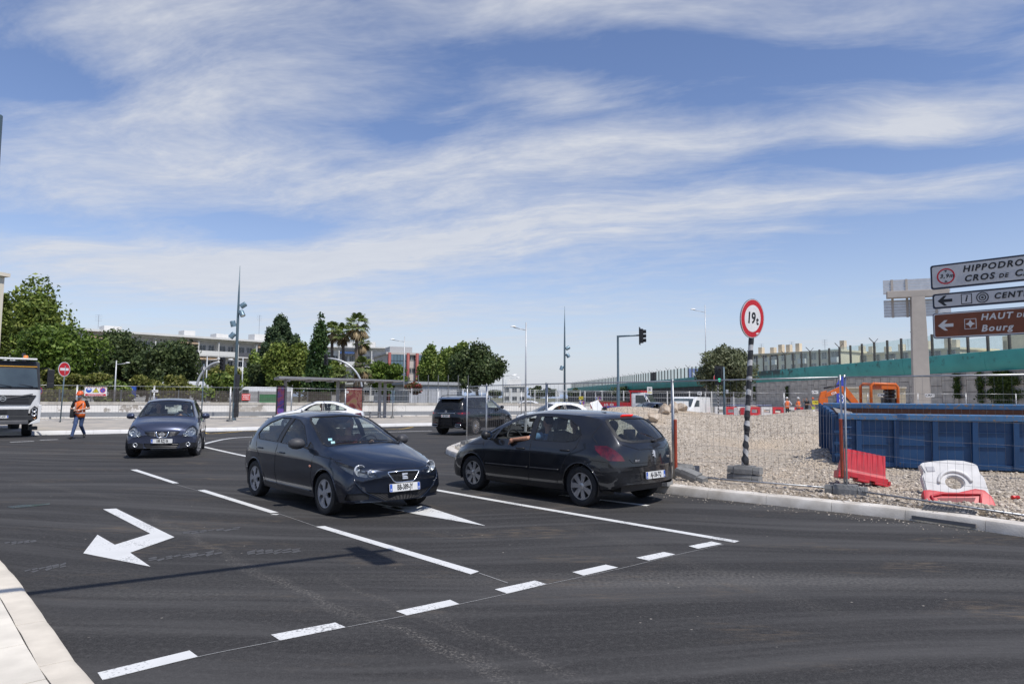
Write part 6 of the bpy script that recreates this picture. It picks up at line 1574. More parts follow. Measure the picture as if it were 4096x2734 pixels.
MB().add([(-.02,.08,SH+.01),(.02,.9,SH+.03),(.42,.75,SH-.06),(.36,.1,SH-.08),(-.02,.08,SH+.02),(.02,.9,SH+.04),(.42,.75,SH-.05),(.36,.1,SH-.07)],[(0,1,2,3),(7,6,5,4),(0,4,5,1),(1,5,6,2),(2,6,7,3),(3,7,4,0)]).build('bent_flap',mat('bare_plate',(.30,.27,.23),.6,.4,.2,5),skip)
text_obj('MC DI',.22,mat('rust_lettering',(.11,.05,.025),.8),skip,face_m((5.55,-.003,.93),(1,0,0),(0,0,1)),depth=.001)
MB().add([(5.5,.5,SH),(6.2,.3,SH+.05),(6.3,.9,SH-.1),(5.6,1.0,SH-.15),(5.5,.5,SH-.18),(6.2,.3,SH-.15),(6.3,.9,SH-.25),(5.6,1.0,SH-.3)],[(0,1,2,3),(7,6,5,4),(0,4,5,1),(1,5,6,2),(2,6,7,3),(3,7,4,0)]).build('timber_scrap',mat('scrap_wood',(.33,.22,.12),.8),skip)
# ------------------------------------------------------------------ plastic barriers
BRED=mat('barrier_red_plastic',(.50,.028,.040),.45,0,.14,4);BWHT=mat('barrier_white_plastic',(.62,.61,.60),.45,0,.10,5)
rb=empty('water_barrier',gz(G(860.0,485.5,.13),.07),0,'bright red plastic barrier leaning over by the fence post','barrier',rot=(R(-8),R(11),R(-12)))
b=MB();prof=[(-.20,.16),(.20,.16),(.17,.24),(.09,.72),(-.09,.72),(-.17,.24)]
nx=24;rings=[]
for i in range(nx+1):
    x=-.50+1.0*i/nx;k=.76 if i%3==1 else 1
    rings.append([Vector((x*(1-.16*(z-.16)),y*(k if z>.25 else 1),z))for y,z in prof])
b.loft(rings).build('upper_body',BRED,rb)
b=MB();b.bbox(-.55,.55,-.22,.22,.06,.18)
for x in(-.42,.02,.40):b.bbox(x-.13,x+.13,-.22,.22,0,.062)
b.build('base',BRED,rb,bevel=.012);MB().bbox(.55,.66,-.06,.06,.0,.06).build('hook',BRED,rb);MB().bbox(.62,.66,-.06,.06,.05,.15).build('hook_end',BRED,rb)
def arch_barrier(o,m_,W=1.12,H=.80):
    """barrier with a rounded window and a raised ring"""
    out=[(-W/2,0),(W/2,0),(W/2,H*.55),(W/2-.05,H*.62),(W/2-.05,H*.85),(W/2-.12,H*.90),(W*.25,H*.97),(0,H),(-W*.25,H*.98),(-W/2+.06,H*.95),(-W/2+.02,H*.88),(-W/2+.06,H*.70),(-W/2,H*.60)]
    hole=[(.17*math.cos(2*PI*k/20),.34+.13*math.sin(2*PI*k/20))for k in range(20)]
    bm=bmesh.new();v0=[bm.verts.new((x,0,z))for x,z in out];v1=[bm.verts.new((x,0,z))for x,z in hole]
    es=[bm.edges.new((v0[i],v0[(i+1)%len(v0)]))for i in range(len(v0))]+[bm.edges.new((v1[i],v1[(i+1)%len(v1)]))for i in range(len(v1))]
    bmesh.ops.triangle_fill(bm,edges=es,use_beauty=True,use_dissolve=False)
    ext=bmesh.ops.extrude_face_region(bm,geom=list(bm.faces));bmesh.ops.translate(bm,verts=[g for g in ext['geom']if isinstance(g,bmesh.types.BMVert)],vec=(0,.16,0))
    bmesh.ops.recalc_face_normals(bm,faces=bm.faces);bmesh.ops.bevel(bm,geom=[e for e in bm.edges if len(e.link_faces)==2 and e.calc_face_angle(0)>.7],offset=.018,segments=2,affect='EDGES')
    me=bpy.data.meshes.new('barrier_body');bm.to_mesh(me);bm.free();me.shade_smooth();me.set_sharp_from_angle(angle=R(45));me.materials.append(m_);bo=bpy.data.objects.new('barrier_body',me);COL.objects.link(bo);bo.parent=o
    r_=MB();r_.tube([(.30*math.cos(a),-.005,.30+.27*math.sin(a))for a in[R(8+164*k/20)for k in range(21)]],.035,8);r_.build('raised_ring',m_,o,smooth=True)
    MB().bbox(-W*.40,-W*.27,-.012,.0,H*.72,H*.84).build('label_recess',mat('label_grey',(.42,.42,.44),.6),o)
    return o
wb=empty('water_barrier',gz(G(960,497.0,.13),-.03),0,'white plastic barrier with a round hole lying back against the gravel','barrier',rot=(R(-24),R(-3),R(-8)));arch_barrier(wb,BWHT)
rb2=empty('water_barrier',gz(G(962,505.0,.13),-.10),0,'red plastic barrier collapsed half buried before the white one','barrier',rot=(R(-38),R(-6),R(-10)))
out=[(-.55,0),(.55,-.06),(.56,.22),(.50,.36),(.36,.40),(.0,.34),(-.36,.44),(-.47,.44)]
b=MB();b.prism(out,lambda u,v:Vector((u,0,v)),lambda u,v:Vector((u,.20,v)));b.build('barrier_body',BRED,rb2,bevel=.03,smooth=True,angle=50)
b=MB();b.prism([(-.24,.06),(.16,.03),(.30,.22),(-.30,.26)],lambda u,v:Vector((u,-.004,v)),lambda u,v:Vector((u,.0,v)));b.build('slot',mat('barrier_slot_shade',(.16,.014,.02),.6),rb2)  # flat panel in darker red, shade of the slot painted in
MB().tube([(-.36,-.01,.05),(-.38,-.015,.30),(-.2,-.02,.33),(.2,-.02,.29),(.40,-.015,.27),(.30,-.01,.05)],.025,8).build('raised_edge',BRED,rb2,smooth=True)
can=gz(G(1015.5,499.3,.13),.033);tag(MB().lathe([(0,-.058),(.028,-.058),(.033,-.05),(.033,.05),(.028,.058),(0,.058)],14,'X').build('drink_can',mat('can_red',(.5,.03,.03),.3,.5,.3,30),loc=can,smooth=True,angle=40),'red drink can lying on the gravel beside the barriers','can')
gp=gz(G(950,511.0,.14),.03);q=MB()
for k in range(9):q.bar((-.5,-.28+.07*k,0),(.5,-.28+.07*k,0),.018,.02)
for k in range(14):q.bar((-.5+k*1.0/13,-.28,0),(-.5+k*1.0/13,.28,0),.012,.02)
o=q.build('drain_grate',mat('grate_grey',(.16,.16,.16),.6,.5),loc=gp);o.rotation_euler=(R(2),R(2),R(-38));o.scale=(.62,.62,1);tag(o,'flat grey steel grate lying in the earth behind the kerb inlet','grate')
rb.scale=(.76,)*3;wb.scale=(.84,)*3;rb2.scale=(.88,)*3
# far red and white barriers
def far_barrier_proto(m_):
    o=empty('water_barrier');b=MB();W,H=1.02,.85
    for x0,x1,z0,z1 in((-W/2,-W*.28,.0,H),(W*.28,W/2,0,H),(-W*.28,W*.28,0,.30),(-W*.28,W*.28,.60,H)):b.bbox(x0,x1,-.17,.17,z0,z1)
    b.build('barrier_body',m_,o);MB().bbox(-W*.36,W*.36,-.20,.20,0,.12).build('foot',m_,o);return o
pr,pw=far_barrier_proto(BRED),far_barrier_proto(BWHT);bu={id(pr):0,id(pw):0}
row=[(720,0),(730.5,1),(742,0),(754,1),(766,0),(777.5,1),(788,0),(797,1)]
for px,red in row:
    p0=pr if red else pw;o=p0 if not bu[id(p0)]else copy_tree(p0);bu[id(p0)]+=1;o.location=XA(px,66,.12);o.rotation_euler=(0,0,R(-4))
    tag(o,'red plastic barrier in the row behind the orange workers' if red else 'white plastic barrier in the row behind the orange workers','barrier','red barriers in the far row' if red else 'white barriers in the far row')
for px,d,red,rot,lab in((694,60,0,10,'white plastic barrier standing left of the olive tree trunk'),(737,58,0,60,'white plastic barrier turned sideways near the traffic light'),(743.5,58.3,1,60,'red plastic barrier turned sideways near the traffic light'),(809,52,1,5,'red plastic barrier lying in front of the workers'),(824,51.5,0,5,'white plastic barrier beside the stacked concrete kerbs'),(834.5,51.6,1,4,'red plastic barrier beside the skip door'),(843.5,51.8,0,4,'white plastic barrier half behind the skip')):
    o=copy_tree(pr if red else pw);o.location=XA(px,d,.14);o.rotation_euler=(R(70)if px==809 else 0,0,R(rot));
    if px==809:o.location.z=.35
    if 'group' in o:del o['group']
    tag(o,lab,'barrier')
KST=mat('kerb_concrete_raw',(.36,.345,.32),.9,0,.12,3)
for px,d,z,L,lab in((834,42,.12,4.5,'long grey concrete kerb unit lying on the ground before the skip'),(840,36,.12,3.0,'second grey concrete kerb unit lying nearer the heap')):
    tag(MB().bbox(-L/2,L/2,-.2,.2,0,.42).build('kerb_unit',KST,loc=XA(px,d,z),bevel=.02),lab,'kerb unit')
tag(MB().bbox(-.07,.07,-.02,.02,0,1.0).build('plank',WHITEP,loc=XA(813.5,40,.1)),'white plank leaning by the concrete kerb units','plank')
o=MB().bbox(-1.9,1.9,-.22,.22,0,.8).build('concrete_barrier',mat('old_barrier_concrete',(.42,.38,.33),.9,0,.15,2),loc=XA(815.5,57,.12));o.rotation_euler=(0,R(-3),R(5));tag(o,'weathered concrete barrier block beside the workers','barrier')
# blue crowd barriers and leaning boards
CB=mat('crowd_barrier_blue',(.02,.06,.32),.4)
def crowd_barrier(p,rz,label,group=None):
    o=empty('crowd_barrier',p,rz,label,'barrier',group);b=MB();b.tube([(-1,0,0),(-1,0,1.0),(1,0,1.0),(1,0,0)],.022,6);b.tube([(-1,0,.25),(1,0,.25)],.018,6);b.build('frame',CB,o)
    b=MB()
    for k in range(1,14):x=-1+2*k/14;b.tube([(x,0,.25),(x,0,1.0)],.010,4)
    b.build('bars',CB,o)['kind']='stuff'
    for x in(-.8,.8):MB().bar((x,-.3,.02),(x,.3,.02),.04).build('foot',CB,o)
crowd_barrier(XA(613,44.5,.15),R(25),'blue crowd barrier beside the leaning white boards');crowd_barrier(XA(622,46.5,.15),R(-40),'blue crowd barrier in front of the signal mast');crowd_barrier(XA(608,48,.15),R(80),'blue crowd barrier seen end-on near the signal mast')
for px,lab in((736,'blue crowd barrier left of the sand heap below the block wall'),(750,'blue crowd barrier in front of the sand heap'),(762,'blue crowd barrier right of the sand heap')):crowd_barrier(XA(px,72,.1),R(3),lab)
for px,rx,lab in((601,18,'white board leaning in front of the blue barriers'),(606,30,'second white board fallen behind the first')):
    o=MB().bbox(-.28,.28,-.02,.02,0,1.5).build('board',WHITEP,loc=XA(px+2,43.5,.15));o.rotation_euler=(R(-20),R(-rx),R(10));tag(o,lab,'board')
o=MB().bbox(-.55,.55,-.05,.05,0,1.35).build('white_board',WHITEP,loc=XA(679.5,43,.2));tag(o,'upright white board behind the boulders','board')
pp=MB();pp.bbox(-.45,.45,-.2,.2,0,.75);tag(pp.build('plastic_crate',mat('pink_plastic',(.5,.06,.10),.5),loc=XA(639,49,.15),bevel=.03),'pink-red plastic tub beside the dark blue saloon','tub')
# boulders
ROCK=mat('boulder_limestone',(.40,.29,.19),.9,0,.3,3.5,bump=1.0,bscale=9,col2=(.58,.50,.41))
def rock(name,c,r,seed,label,m_=ROCK,group=None):
    rr=random.Random(seed);bm=bmesh.new();bmesh.ops.create_icosphere(bm,subdivisions=4,radius=1.0);cuts=[(Vector((rr.gauss(0,1),rr.gauss(0,1),rr.gauss(0,.7))).normalized(),rr.uniform(.5,.8))for _ in range(26)]
    for v in bm.verts:
        for n,d in cuts:
            k=v.co.dot(n)
            if k>d:v.co-=n*(k-d)
        v.co*=1+.03*rr.uniform(-1,1);v.co=Vector((v.co.x*r[0],v.co.y*r[1],v.co.z*r[2]))
    me=bpy.data.meshes.new(name);bm.to_mesh(me);bm.free();me.materials.append(m_);o=bpy.data.objects.new(name,me);COL.objects.link(o);o.location=c;tag(o,label,'boulder',group);return o
for i,(px,py,d,r,lab)in enumerate(((634.5,414.5,22,(.62,.5,.40),'large orange-brown boulder behind the roof of the grey hatchback'),(653.5,411,23.5,(.34,.3,.24),'rounded pale boulder on the left end of the heap'),(664.5,409,24.5,(.32,.28,.24),'broken ochre boulder in the middle of the pile'),(673,408.5,25,(.32,.3,.30),'tall ochre boulder by the fence post'),(681.5,410.5,25.5,(.36,.3,.22),'flat pale boulder in front of the white board'))):
    p=AT(px,py,d);hz=terrain_h(p.x,p.y);p.z=hz+r[2]*.55;rock('boulder',p,r,11+i,lab)
# sand heap by the wall
b=MB();rr=random.Random(2);n=26
rings=[]
for i in range(7):
    t=i/6;rings.append([Vector(((2.6*(1-t)+.05)*math.cos(2*PI*k/n)*(1+.12*rr.uniform(-1,1)),(1.6*(1-t)+.05)*math.sin(2*PI*k/n)*(1+.12*rr.uniform(-1,1)),1.1*(t**.9)))for k in range(n)])
tag(b.loft(rings).build('sand_heap',mat('sand_brown',(.33,.24,.16),.95,0,.2,3,bump=.4),loc=XA(752,78,.0),smooth=True),'small brown heap of sand at the foot of the block wall','sand heap')
# ------------------------------------------------------------------ flyover: block wall, teal parapet, glass noise barrier
wx=lambda y:49.0-.067*y
ud=Vector((-.067,1,0)).normalized();nr=Vector((-1,-.067,0)).normalized()
BLK=mat('wall_block_grey',(.44,.41,.37),.9,0,.18,1.4,bump=.2,bscale=8);bl=empty('block_wall',(wx(50),50,0),0,'high retaining wall of large grey concrete blocks under the flyover','wall')
b=MB();a0,a1=Vector((wx(44),44,0)),Vector((wx(330),330,0));strip_box(b,a0,a1,-3,-.12,-.05,4.6);b.v=[(x-bl.location.x,y-bl.location.y,z)for x,y,z in b.v];b.build('wall_core',mat('wall_joint_dark',(.07,.065,.06),.95),bl)
rr=random.Random(4);bw,bh=1.72,1.16
proto_mesh={}
for i in range(52):
    y0=46+i*bw
    for j in range(5):
        if i*5+j>=300:break
        z0=-.3+j*bh+(.55 if i%2 else 0);z1=z0+bh
        z0c,z1c=max(z0,-.05),min(z1,4.5)
        if z1c-z0c<.1:continue
        key=(round(z0c,2),round(z1c,2))
        if key not in proto_mesh:
            q=MB();q.bbox(.03,bw-.03,0,.14,z0c+.022,z1c-.022);oo=q.build('block',BLK,bl,bevel=.018);proto_mesh[key]=oo.data
        else:oo=bpy.data.objects.new('block',proto_mesh[key]);COL.objects.link(oo);oo.parent=bl
        off=Vector((wx(y0),y0,0))-Vector(bl.location);oo.location=off+nr*(.12+rr.uniform(-.012,.012));oo.rotation_euler=(0,0,math.atan2(ud.y,ud.x))
TEAL=mat('teal_parapet',(.036,.30,.285),.5,0,.12,.5);tp=empty('flyover_parapet',(wx(50),50,0),0,'long teal parapet along the edge of the flyover','parapet')
Y=40
prof=[(0.0,4.32),(-.10,4.36),(-.32,4.9),(-.42,5.5),(-.42,6.28),(-.30,6.32),(.35,6.32),(.35,4.32)]
def stain_teal():
    ma=TEAL;nt=ma.node_tree;N=nt.nodes.new;L=nt.links.new;b=nt.nodes['Principled BSDF'];src=b.inputs['Base Color'].links[0].from_socket;tc=N('ShaderNodeTexCoord')
    s=N('ShaderNodeSeparateXYZ');L(tc.outputs['Object'],s.inputs[0]);nz=N('ShaderNodeTexNoise');nz.inputs['Scale'].default_value=1.3;nz.inputs['Detail'].default_value=6;L(tc.outputs['Object'],nz.inputs['Vector'])
    def m(op,a,c):
        n=N('ShaderNodeMath');n.operation=op;n.use_clamp=op=='MULTIPLY'
        for i,q in enumerate((a,c)):
            if isinstance(q,(int,float)):n.inputs[i].default_value=q
            else:L(q,n.inputs[i])
        return n.outputs[0]
    d=m('ABSOLUTE',m('SUBTRACT',s.outputs[1],60.0),0);band=m('SUBTRACT',1.0,m('DIVIDE',d,13.0));up=m('SUBTRACT',s.outputs[2],4.9)
    f=m('MULTIPLY',m('MULTIPLY',m('SUBTRACT',m('ADD',nz.outputs[0],m('MULTIPLY',band,.35)),.60),7.0),m('MULTIPLY',up,1.1))
    mx=N('ShaderNodeMix');mx.data_type='RGBA';mx.inputs[7].default_value=(.006,.03,.034,1);L(f,mx.inputs[0]);L(src,mx.inputs[6]);L(mx.outputs[2],b.inputs['Base Color'])
stain_teal()
for k in range(24):
    y0,y1=40+k*12,40+k*12+11.97;b=MB()
    b.loft([[Vector((wx(y),y,0))-Vector(tp.location)+nr*-o+Vector((0,0,z))for o,z in prof]for y in(y0,y1)]);b.build('parapet_section',TEAL,tp,smooth=True,angle=30)
NBP=mat('barrier_post_brown',(.085,.078,.072),.7,.2,.15,4);NBG=glass_mat('noise_pane',(.90,.955,.95),.7,dark=.06);nb=empty('noise_barrier',(wx(50),50,6.32),0,'glass noise barrier on dark posts along the top of the flyover','noise barrier')
post_me=None;pane_me={}
y=41.0;k=0
while y<318:
    h=2.2 if y>66 else 1.35;st=2.55;base=Vector((wx(y),y,6.32))-Vector(nb.location);rot=(0,0,math.atan2(ud.y,ud.x))
    key=('p',h)
    if key not in pane_me:
        q=MB();q.bbox(-.09,.09,-.10,.10,0,h+.12);po=q.build('post',NBP,nb);pane_me[key]=po.data;q=MB();q.bbox(.12,st-.12,-.012,.012,.03,h);go=q.build('pane',NBG,nb);pane_me[('g',h)]=go.data
    else:
        po=bpy.data.objects.new('post',pane_me[key]);go=bpy.data.objects.new('pane',pane_me[('g',h)])
        for o in(po,go):COL.objects.link(o);o.parent=nb
    if k in(31,32,53,54,70):go.data=go.data.copy();go.data.materials[0]=mat('noise_panel_opaque',(.10,.095,.088),.8)
    for o in(po,go):o.location=base;o.rotation_euler=rot
    if k%3==1 and y>66:
        q=MB();q.bar((0,0,0),(0,.62,.62),.07);q.bar((0,0,0),(0,-.5,.55),.05);br=q.build('bracket',NBP,nb);br.location=base+Vector((0,0,h));br.rotation_euler=rot
    y+=st;k+=1
# blue motorway sign behind the panes
q=AT(699.5,385,178);o=empty('motorway_sign',(q.x+6,184,6),0,'blue motorway sign seen through the noise barrier','motorway sign');label_plate((0,0,2.0),(1,0,0),15,3.6,BLUEP,[('t','NICE',2.2,-4,0,WSIGN)],o,'sign_board');MB().bbox(-.15,.15,.05,.3,-6,.2).build('post',STEEL,o)
# concrete gantry column with its sign backs
cc=XA(921.5,60,0);col=empty('gantry_column',cc,R(-22),'tall tapering concrete column carrying the back of a motorway sign','column');CCOL=mat('column_concrete',(.40,.365,.33),.85,0,.07,1.2);HC=AT(921,297,60).z
b=MB()
def crs(w,d,z):return[Vector((-w,-d,z)),Vector((w,-d,z)),Vector((w,d,z)),Vector((-w,d,z))]
b.loft([crs(.66,.50,-.05),crs(.62,.47,HC*.5),crs(.52,.42,HC)]);b.build('shaft',CCOL,col,bevel=.04)
b=MB();b.bbox(-2.4,2.4,-.35,.35,HC,HC+.62);b.build('cross_beam',CCOL,col,bevel=.05)
SBK=mat('sign_back_alu',(.52,.53,.55),.45,.5,.08,3)
for z0,n_ in((HC+.45,5),(HC-1.65,6)):
    for k in range(n_):MB().bbox(-2.6,2.6,.42,.50,z0+k*.26,z0+k*.26+.235).build('sign_slat',SBK,col)
for x in(-1.9,-.75,1.5):MB().bbox(x-.09,x+.09,.34,.43,HC-1.7,HC+1.75).build('sign_upright',CCOL,col)
# ------------------------------------------------------------------ orange mini digger
ORG=mat('digger_orange',(.56,.115,.012),.4,0,.08,4);dg=empty('mini_digger',XA(876,41.5,.12),R(178),'orange mini digger with a canopy behind the skip','digger')
MB().bbox(-.9,.9,-.75,-.42,0,.42).build('track',RUBBER,dg,bevel=.1);MB().bbox(-.9,.9,.42,.75,0,.42).build('track',RUBBER,dg,bevel=.1)
MB().bbox(-1.05,.75,-.75,.75,.5,.95).build('house',ORG,dg,bevel=.06);MB().bbox(-1.05,-.55,-.72,.72,.96,1.28).build('engine_cover',ORG,dg,bevel=.08);MB().bbox(-.45,.0,-.25,.25,.96,1.2).build('seat',BLACKP,dg,bevel=.05);MB().bbox(-.5,-.38,-.25,.25,1.2,1.75).build('seat_back',BLACKP,dg,bevel=.04)
b=MB()
for y in(-.66,.66):
    b=MB();b.tube([(-.95,y,.95),(-.98,y,2.35),(-.85,y,2.52),(.45,y,2.56),(.60,y,2.42),(.62,y,.95)],.085,8);b.build('canopy_frame',ORG,dg,smooth=True)
b=MB();MB().bbox(-.92,.0,-.70,.70,2.22,2.50).build('canopy_side',ORG,dg,bevel=.04);MB().bbox(-.92,.56,-.68,.68,2.502,2.60).build('canopy_roof',ORG,dg,bevel=.03)
for y in(-.2,.2):MB().tube([(.35,y,.95),(.42,y,1.4)],.02,6).build('lever',BLACKP,dg)
b=MB();bo=[(.75,.70),(1.0,.62),(1.55,1.45),(2.05,2.05),(3.05,1.72),(3.05,1.95),(2.10,2.42),(1.80,2.38),(1.15,1.55)];b.prism(bo,lambda u,v:Vector((u,-.11,v)),lambda u,v:Vector((u,.11,v)));b.build('boom',ORG,dg,bevel=.02)
b=MB();b.prism([(2.95,2.15),(3.30,2.05),(3.45,1.6),(3.22,.35),(3.02,.35),(2.9,1.5)],lambda u,v:Vector((u,-.09,v)),lambda u,v:Vector((u,.09,v)));b.build('dipper_arm',ORG,dg,bevel=.02)
MB().tube([(1.05,0,.95),(1.85,0,1.75)],.06,10).build('boom_cylinder',mat('cylinder_grey',(.12,.12,.13),.3,.6),dg,smooth=True);MB().tube([(2.05,0,2.5),(3.1,0,2.28)],.05,10).build('arm_cylinder',BLACKP,dg,smooth=True)
b=MB();b.prism([(3.0,.4),(3.35,.35),(3.15,-.0),(2.75,.0),(2.7,.2)],lambda u,v:Vector((u,-.28,v)),lambda u,v:Vector((u,.28,v)));b.build('bucket',BLACKP,dg)
MB().bbox(-1.0,-.62,-.6,.6,1.28,1.72).build('engine_block',BLACKP,dg,bevel=.08)
for z_ in(1.85,2.1):MB().tube([(-.8,-.5,z_),(-.8,.5,z_)],.13,12).build('rolled_tarpaulin',BLACKP,dg,smooth=True)
text_obj('CIA',.2,WSIGN,dg,face_m((2.55,.115,1.98),(-.94,0,.33),(.33,0,.94)),depth=.002)
# feather banner and beige cabin
fb=XA(842,47,.1);o=empty('feather_banner',fb,R(-5),'blue feather banner standing beside the digger','banner');zt_=AT(842,375,47).z
MB().tube([(-.35,0,0),(-.42,0,zt_*.7),(-.30,0,zt_*.93),(.30,0,zt_)],.02,6).build('pole',BLACKP,o);b=MB();b.prism([(-.36,.7),(.25,.9),(.30,zt_*.97),(-.10,zt_*.93),(-.36,zt_*.78)],lambda u,v:Vector((u,-.012,v)),lambda u,v:Vector((u,.0,v)));b.build('flag',mat('banner_blue',(.035,.06,.42),.6),o)
text_obj('COLI',.42,WSIGN,o,face_m((-.02,-.02,zt_*.55),(0,0,1),(-1,0,0)),depth=.002)
cb=XA(872,54,.1);o=empty('site_cabin',cb,R(-30),'beige flat-roofed cabin behind the digger','cabin');BEI=mat('cabin_beige',(.50,.43,.30),.7,0,.05,2)
MB().bbox(-2.3,2.3,-1.2,1.2,0,2.5).build('cabin_body',BEI,o);MB().bbox(-2.4,2.4,-1.3,1.3,2.502,2.62).build('cabin_roof',mat('cabin_roof',(.55,.50,.40),.7),o);MB().bbox(-.2,.7,-1.25,-1.202,.1,2.05).build('door',mat('cabin_door',(.40,.34,.24),.6),o)
# pipe and slab at the wall foot
tag(MB().lathe([(.42,-.6),(.5,-.6),(.5,.6),(.42,.6)],24,'Y',close=True).build('concrete_pipe',CONC,loc=(XA(1022,50).x,50,.62)),'short concrete pipe lying at the foot of the block wall','pipe')
# ------------------------------------------------------------------ trees
def leaf_mat(name,a,b_,c):
    ma=bpy.data.materials.new(name);ma.use_nodes=True;nt=ma.node_tree;N=nt.nodes.new;L=nt.links.new;b=nt.nodes['Principled BSDF']
    g=N('ShaderNodeNewGeometry');rp=N('ShaderNodeValToRGB');L(g.outputs['Random Per Island'],rp.inputs[0]);e=rp.color_ramp.elements
    e[0].position=0;e[0].color=(*a,1);e[1].position=1;e[1].color=(*c,1);q=e.new(.55);q.color=(*b_,1)
    tc=N('ShaderNodeTexCoord');nz=N('ShaderNodeTexNoise');nz.inputs['Scale'].default_value=.55;nz.inputs['Detail'].default_value=3;L(tc.outputs['Object'],nz.inputs['Vector'])
    mr=N('ShaderNodeMapRange');mr.inputs[1].default_value=.35;mr.inputs[2].default_value=.65;mr.inputs[3].default_value=.7;mr.inputs[4].default_value=1.25;L(nz.outputs[0],mr.inputs[0])
    mx=N('ShaderNodeMix');mx.data_type='RGBA';mx.blend_type='MULTIPLY';mx.inputs[0].default_value=1;L(rp.outputs[0],mx.inputs[6]);L(mr.outputs[0],mx.inputs[7]);L(mx.outputs[2],b.inputs['Base Color'])
    b.inputs['Roughness'].default_value=.55;b.inputs['Specular IOR Level'].default_value=.3
    tl=N('ShaderNodeBsdfTranslucent');L(mx.outputs[2],tl.inputs[0]);ms=N('ShaderNodeMixShader');ms.inputs[0].default_value=.28;L(b.outputs[0],ms.inputs[1]);L(tl.outputs[0],ms.inputs[2]);L(ms.outputs[0],nt.nodes['Material Output'].inputs[0]);return ma
LM={'plane':leaf_mat('leaf_plane_tree',(0.088,0.126,0.024),(0.165,0.222,0.043),(0.290,0.330,0.077)),'pine':leaf_mat('leaf_pine_bright',(.052,.095,.014),(.115,.185,.028),(.20,.27,.05)),
      'oak':leaf_mat('leaf_oak_dark',(0.037,0.060,0.023),(0.074,0.108,0.037),(0.139,0.172,0.065)),'shrub':leaf_mat('leaf_magnolia',(0.086,0.106,0.021),(0.171,0.188,0.037),(0.341,0.325,0.102)),
      'cedar':leaf_mat('leaf_cedar',(0.037,0.067,0.034),(0.071,0.112,0.052),(0.121,0.167,0.074)),'cypress':leaf_mat('leaf_cypress',(0.026,0.060,0.019),(0.052,0.101,0.026),(0.094,0.149,0.041)),
      'light':leaf_mat('leaf_light_green',(0.090,0.143,0.026),(0.178,0.250,0.053),(0.304,0.356,0.090)),'olive':leaf_mat('leaf_olive',(0.078,0.093,0.046),(0.147,0.167,0.085),(0.264,0.279,0.171)),
      'palm':leaf_mat('leaf_palm',(0.081,0.116,0.026),(0.152,0.197,0.053),(0.267,0.304,0.107)),'dead':leaf_mat('leaf_palm_dry',(0.202,0.139,0.070),(0.310,0.232,0.124),(0.434,0.341,0.202)),
      'flower':leaf_mat('leaf_oleander',(0.078,0.116,0.031),(0.186,0.155,0.062),(0.600,0.078,0.109)),'ivy':leaf_mat('leaf_ivy',(0.028,0.054,0.012),(0.054,0.093,0.019),(0.124,0.171,0.031))}
BARK=mat('bark_grey',(.11,.09,.07),.95,0,.3,5,bump=.5,bscale=18);BARKP=mat('bark_palm',(.14,.11,.085),.95,0,.3,6,bump=.5,bscale=20)
def leaves_mesh(name,P,N_,size,seed,material,parent,aspect=.62):
    rg=np.random.default_rng(seed);n=len(P);P=np.array(P);nrm=rg.normal(size=(n,3))+np.array(N_)*.9;nrm /= np.linalg.norm(nrm,axis=1)[:,None]
    t=rg.normal(size=(n,3));t-=nrm*(t*nrm).sum(1)[:,None];t /= np.linalg.norm(t,axis=1)[:,None];b=np.cross(nrm,t);s=size*rg.uniform(.55,1.35,(n,1))
    t=t*s;b=b*s*aspect;V=np.stack([P-t,P-t*.1-b,P+t,P-t*.1+b],1).reshape(-1,3);F=np.arange(4*n).reshape(-1,4)
    me=bpy.data.meshes.new(name);me.from_pydata(V.tolist(),[],F.tolist());me.materials.append(material);o=bpy.data.objects.new(name,me);COL.objects.link(o);o.parent=parent;return o
def crown_points(lobes,n,rg,shell=.55):
    w=np.array([l[1][0]*l[1][1]+l[1][1]*l[1][2]+l[1][0]*l[1][2]for l in lobes]);w=w/w.sum();P=[];N_=[]
    for(c,r),k in zip(lobes,(w*n).astype(int)+1):
        d=rg.normal(size=(k,3));d /= np.linalg.norm(d,axis=1)[:,None];rad=shell+(1-shell)*rg.random((k,1))**.6
        rad*=1+.13*rg.normal(size=(k,1));P.append(np.array(c)+d*rad*np.array(r));N_.append(d)
    return np.concatenate(P),np.concatenate(N_)
def lobes_in(c,r,n,rg,k=(.30,.46),zmin=None,shape=None):
    out=[]
    for i in range(n):
        d=rg.normal(size=3);d /= np.linalg.norm(d);q=d*(rg.random()**.4)*.72
        if shape:q=shape(q,rg)
        s=rg.uniform(*k);out.append(((c[0]+q[0]*r[0],c[1]+q[1]*r[1],c[2]+q[2]*r[2]),(r[0]*s*1.05,r[1]*s*1.05,r[2]*s)))
    return out
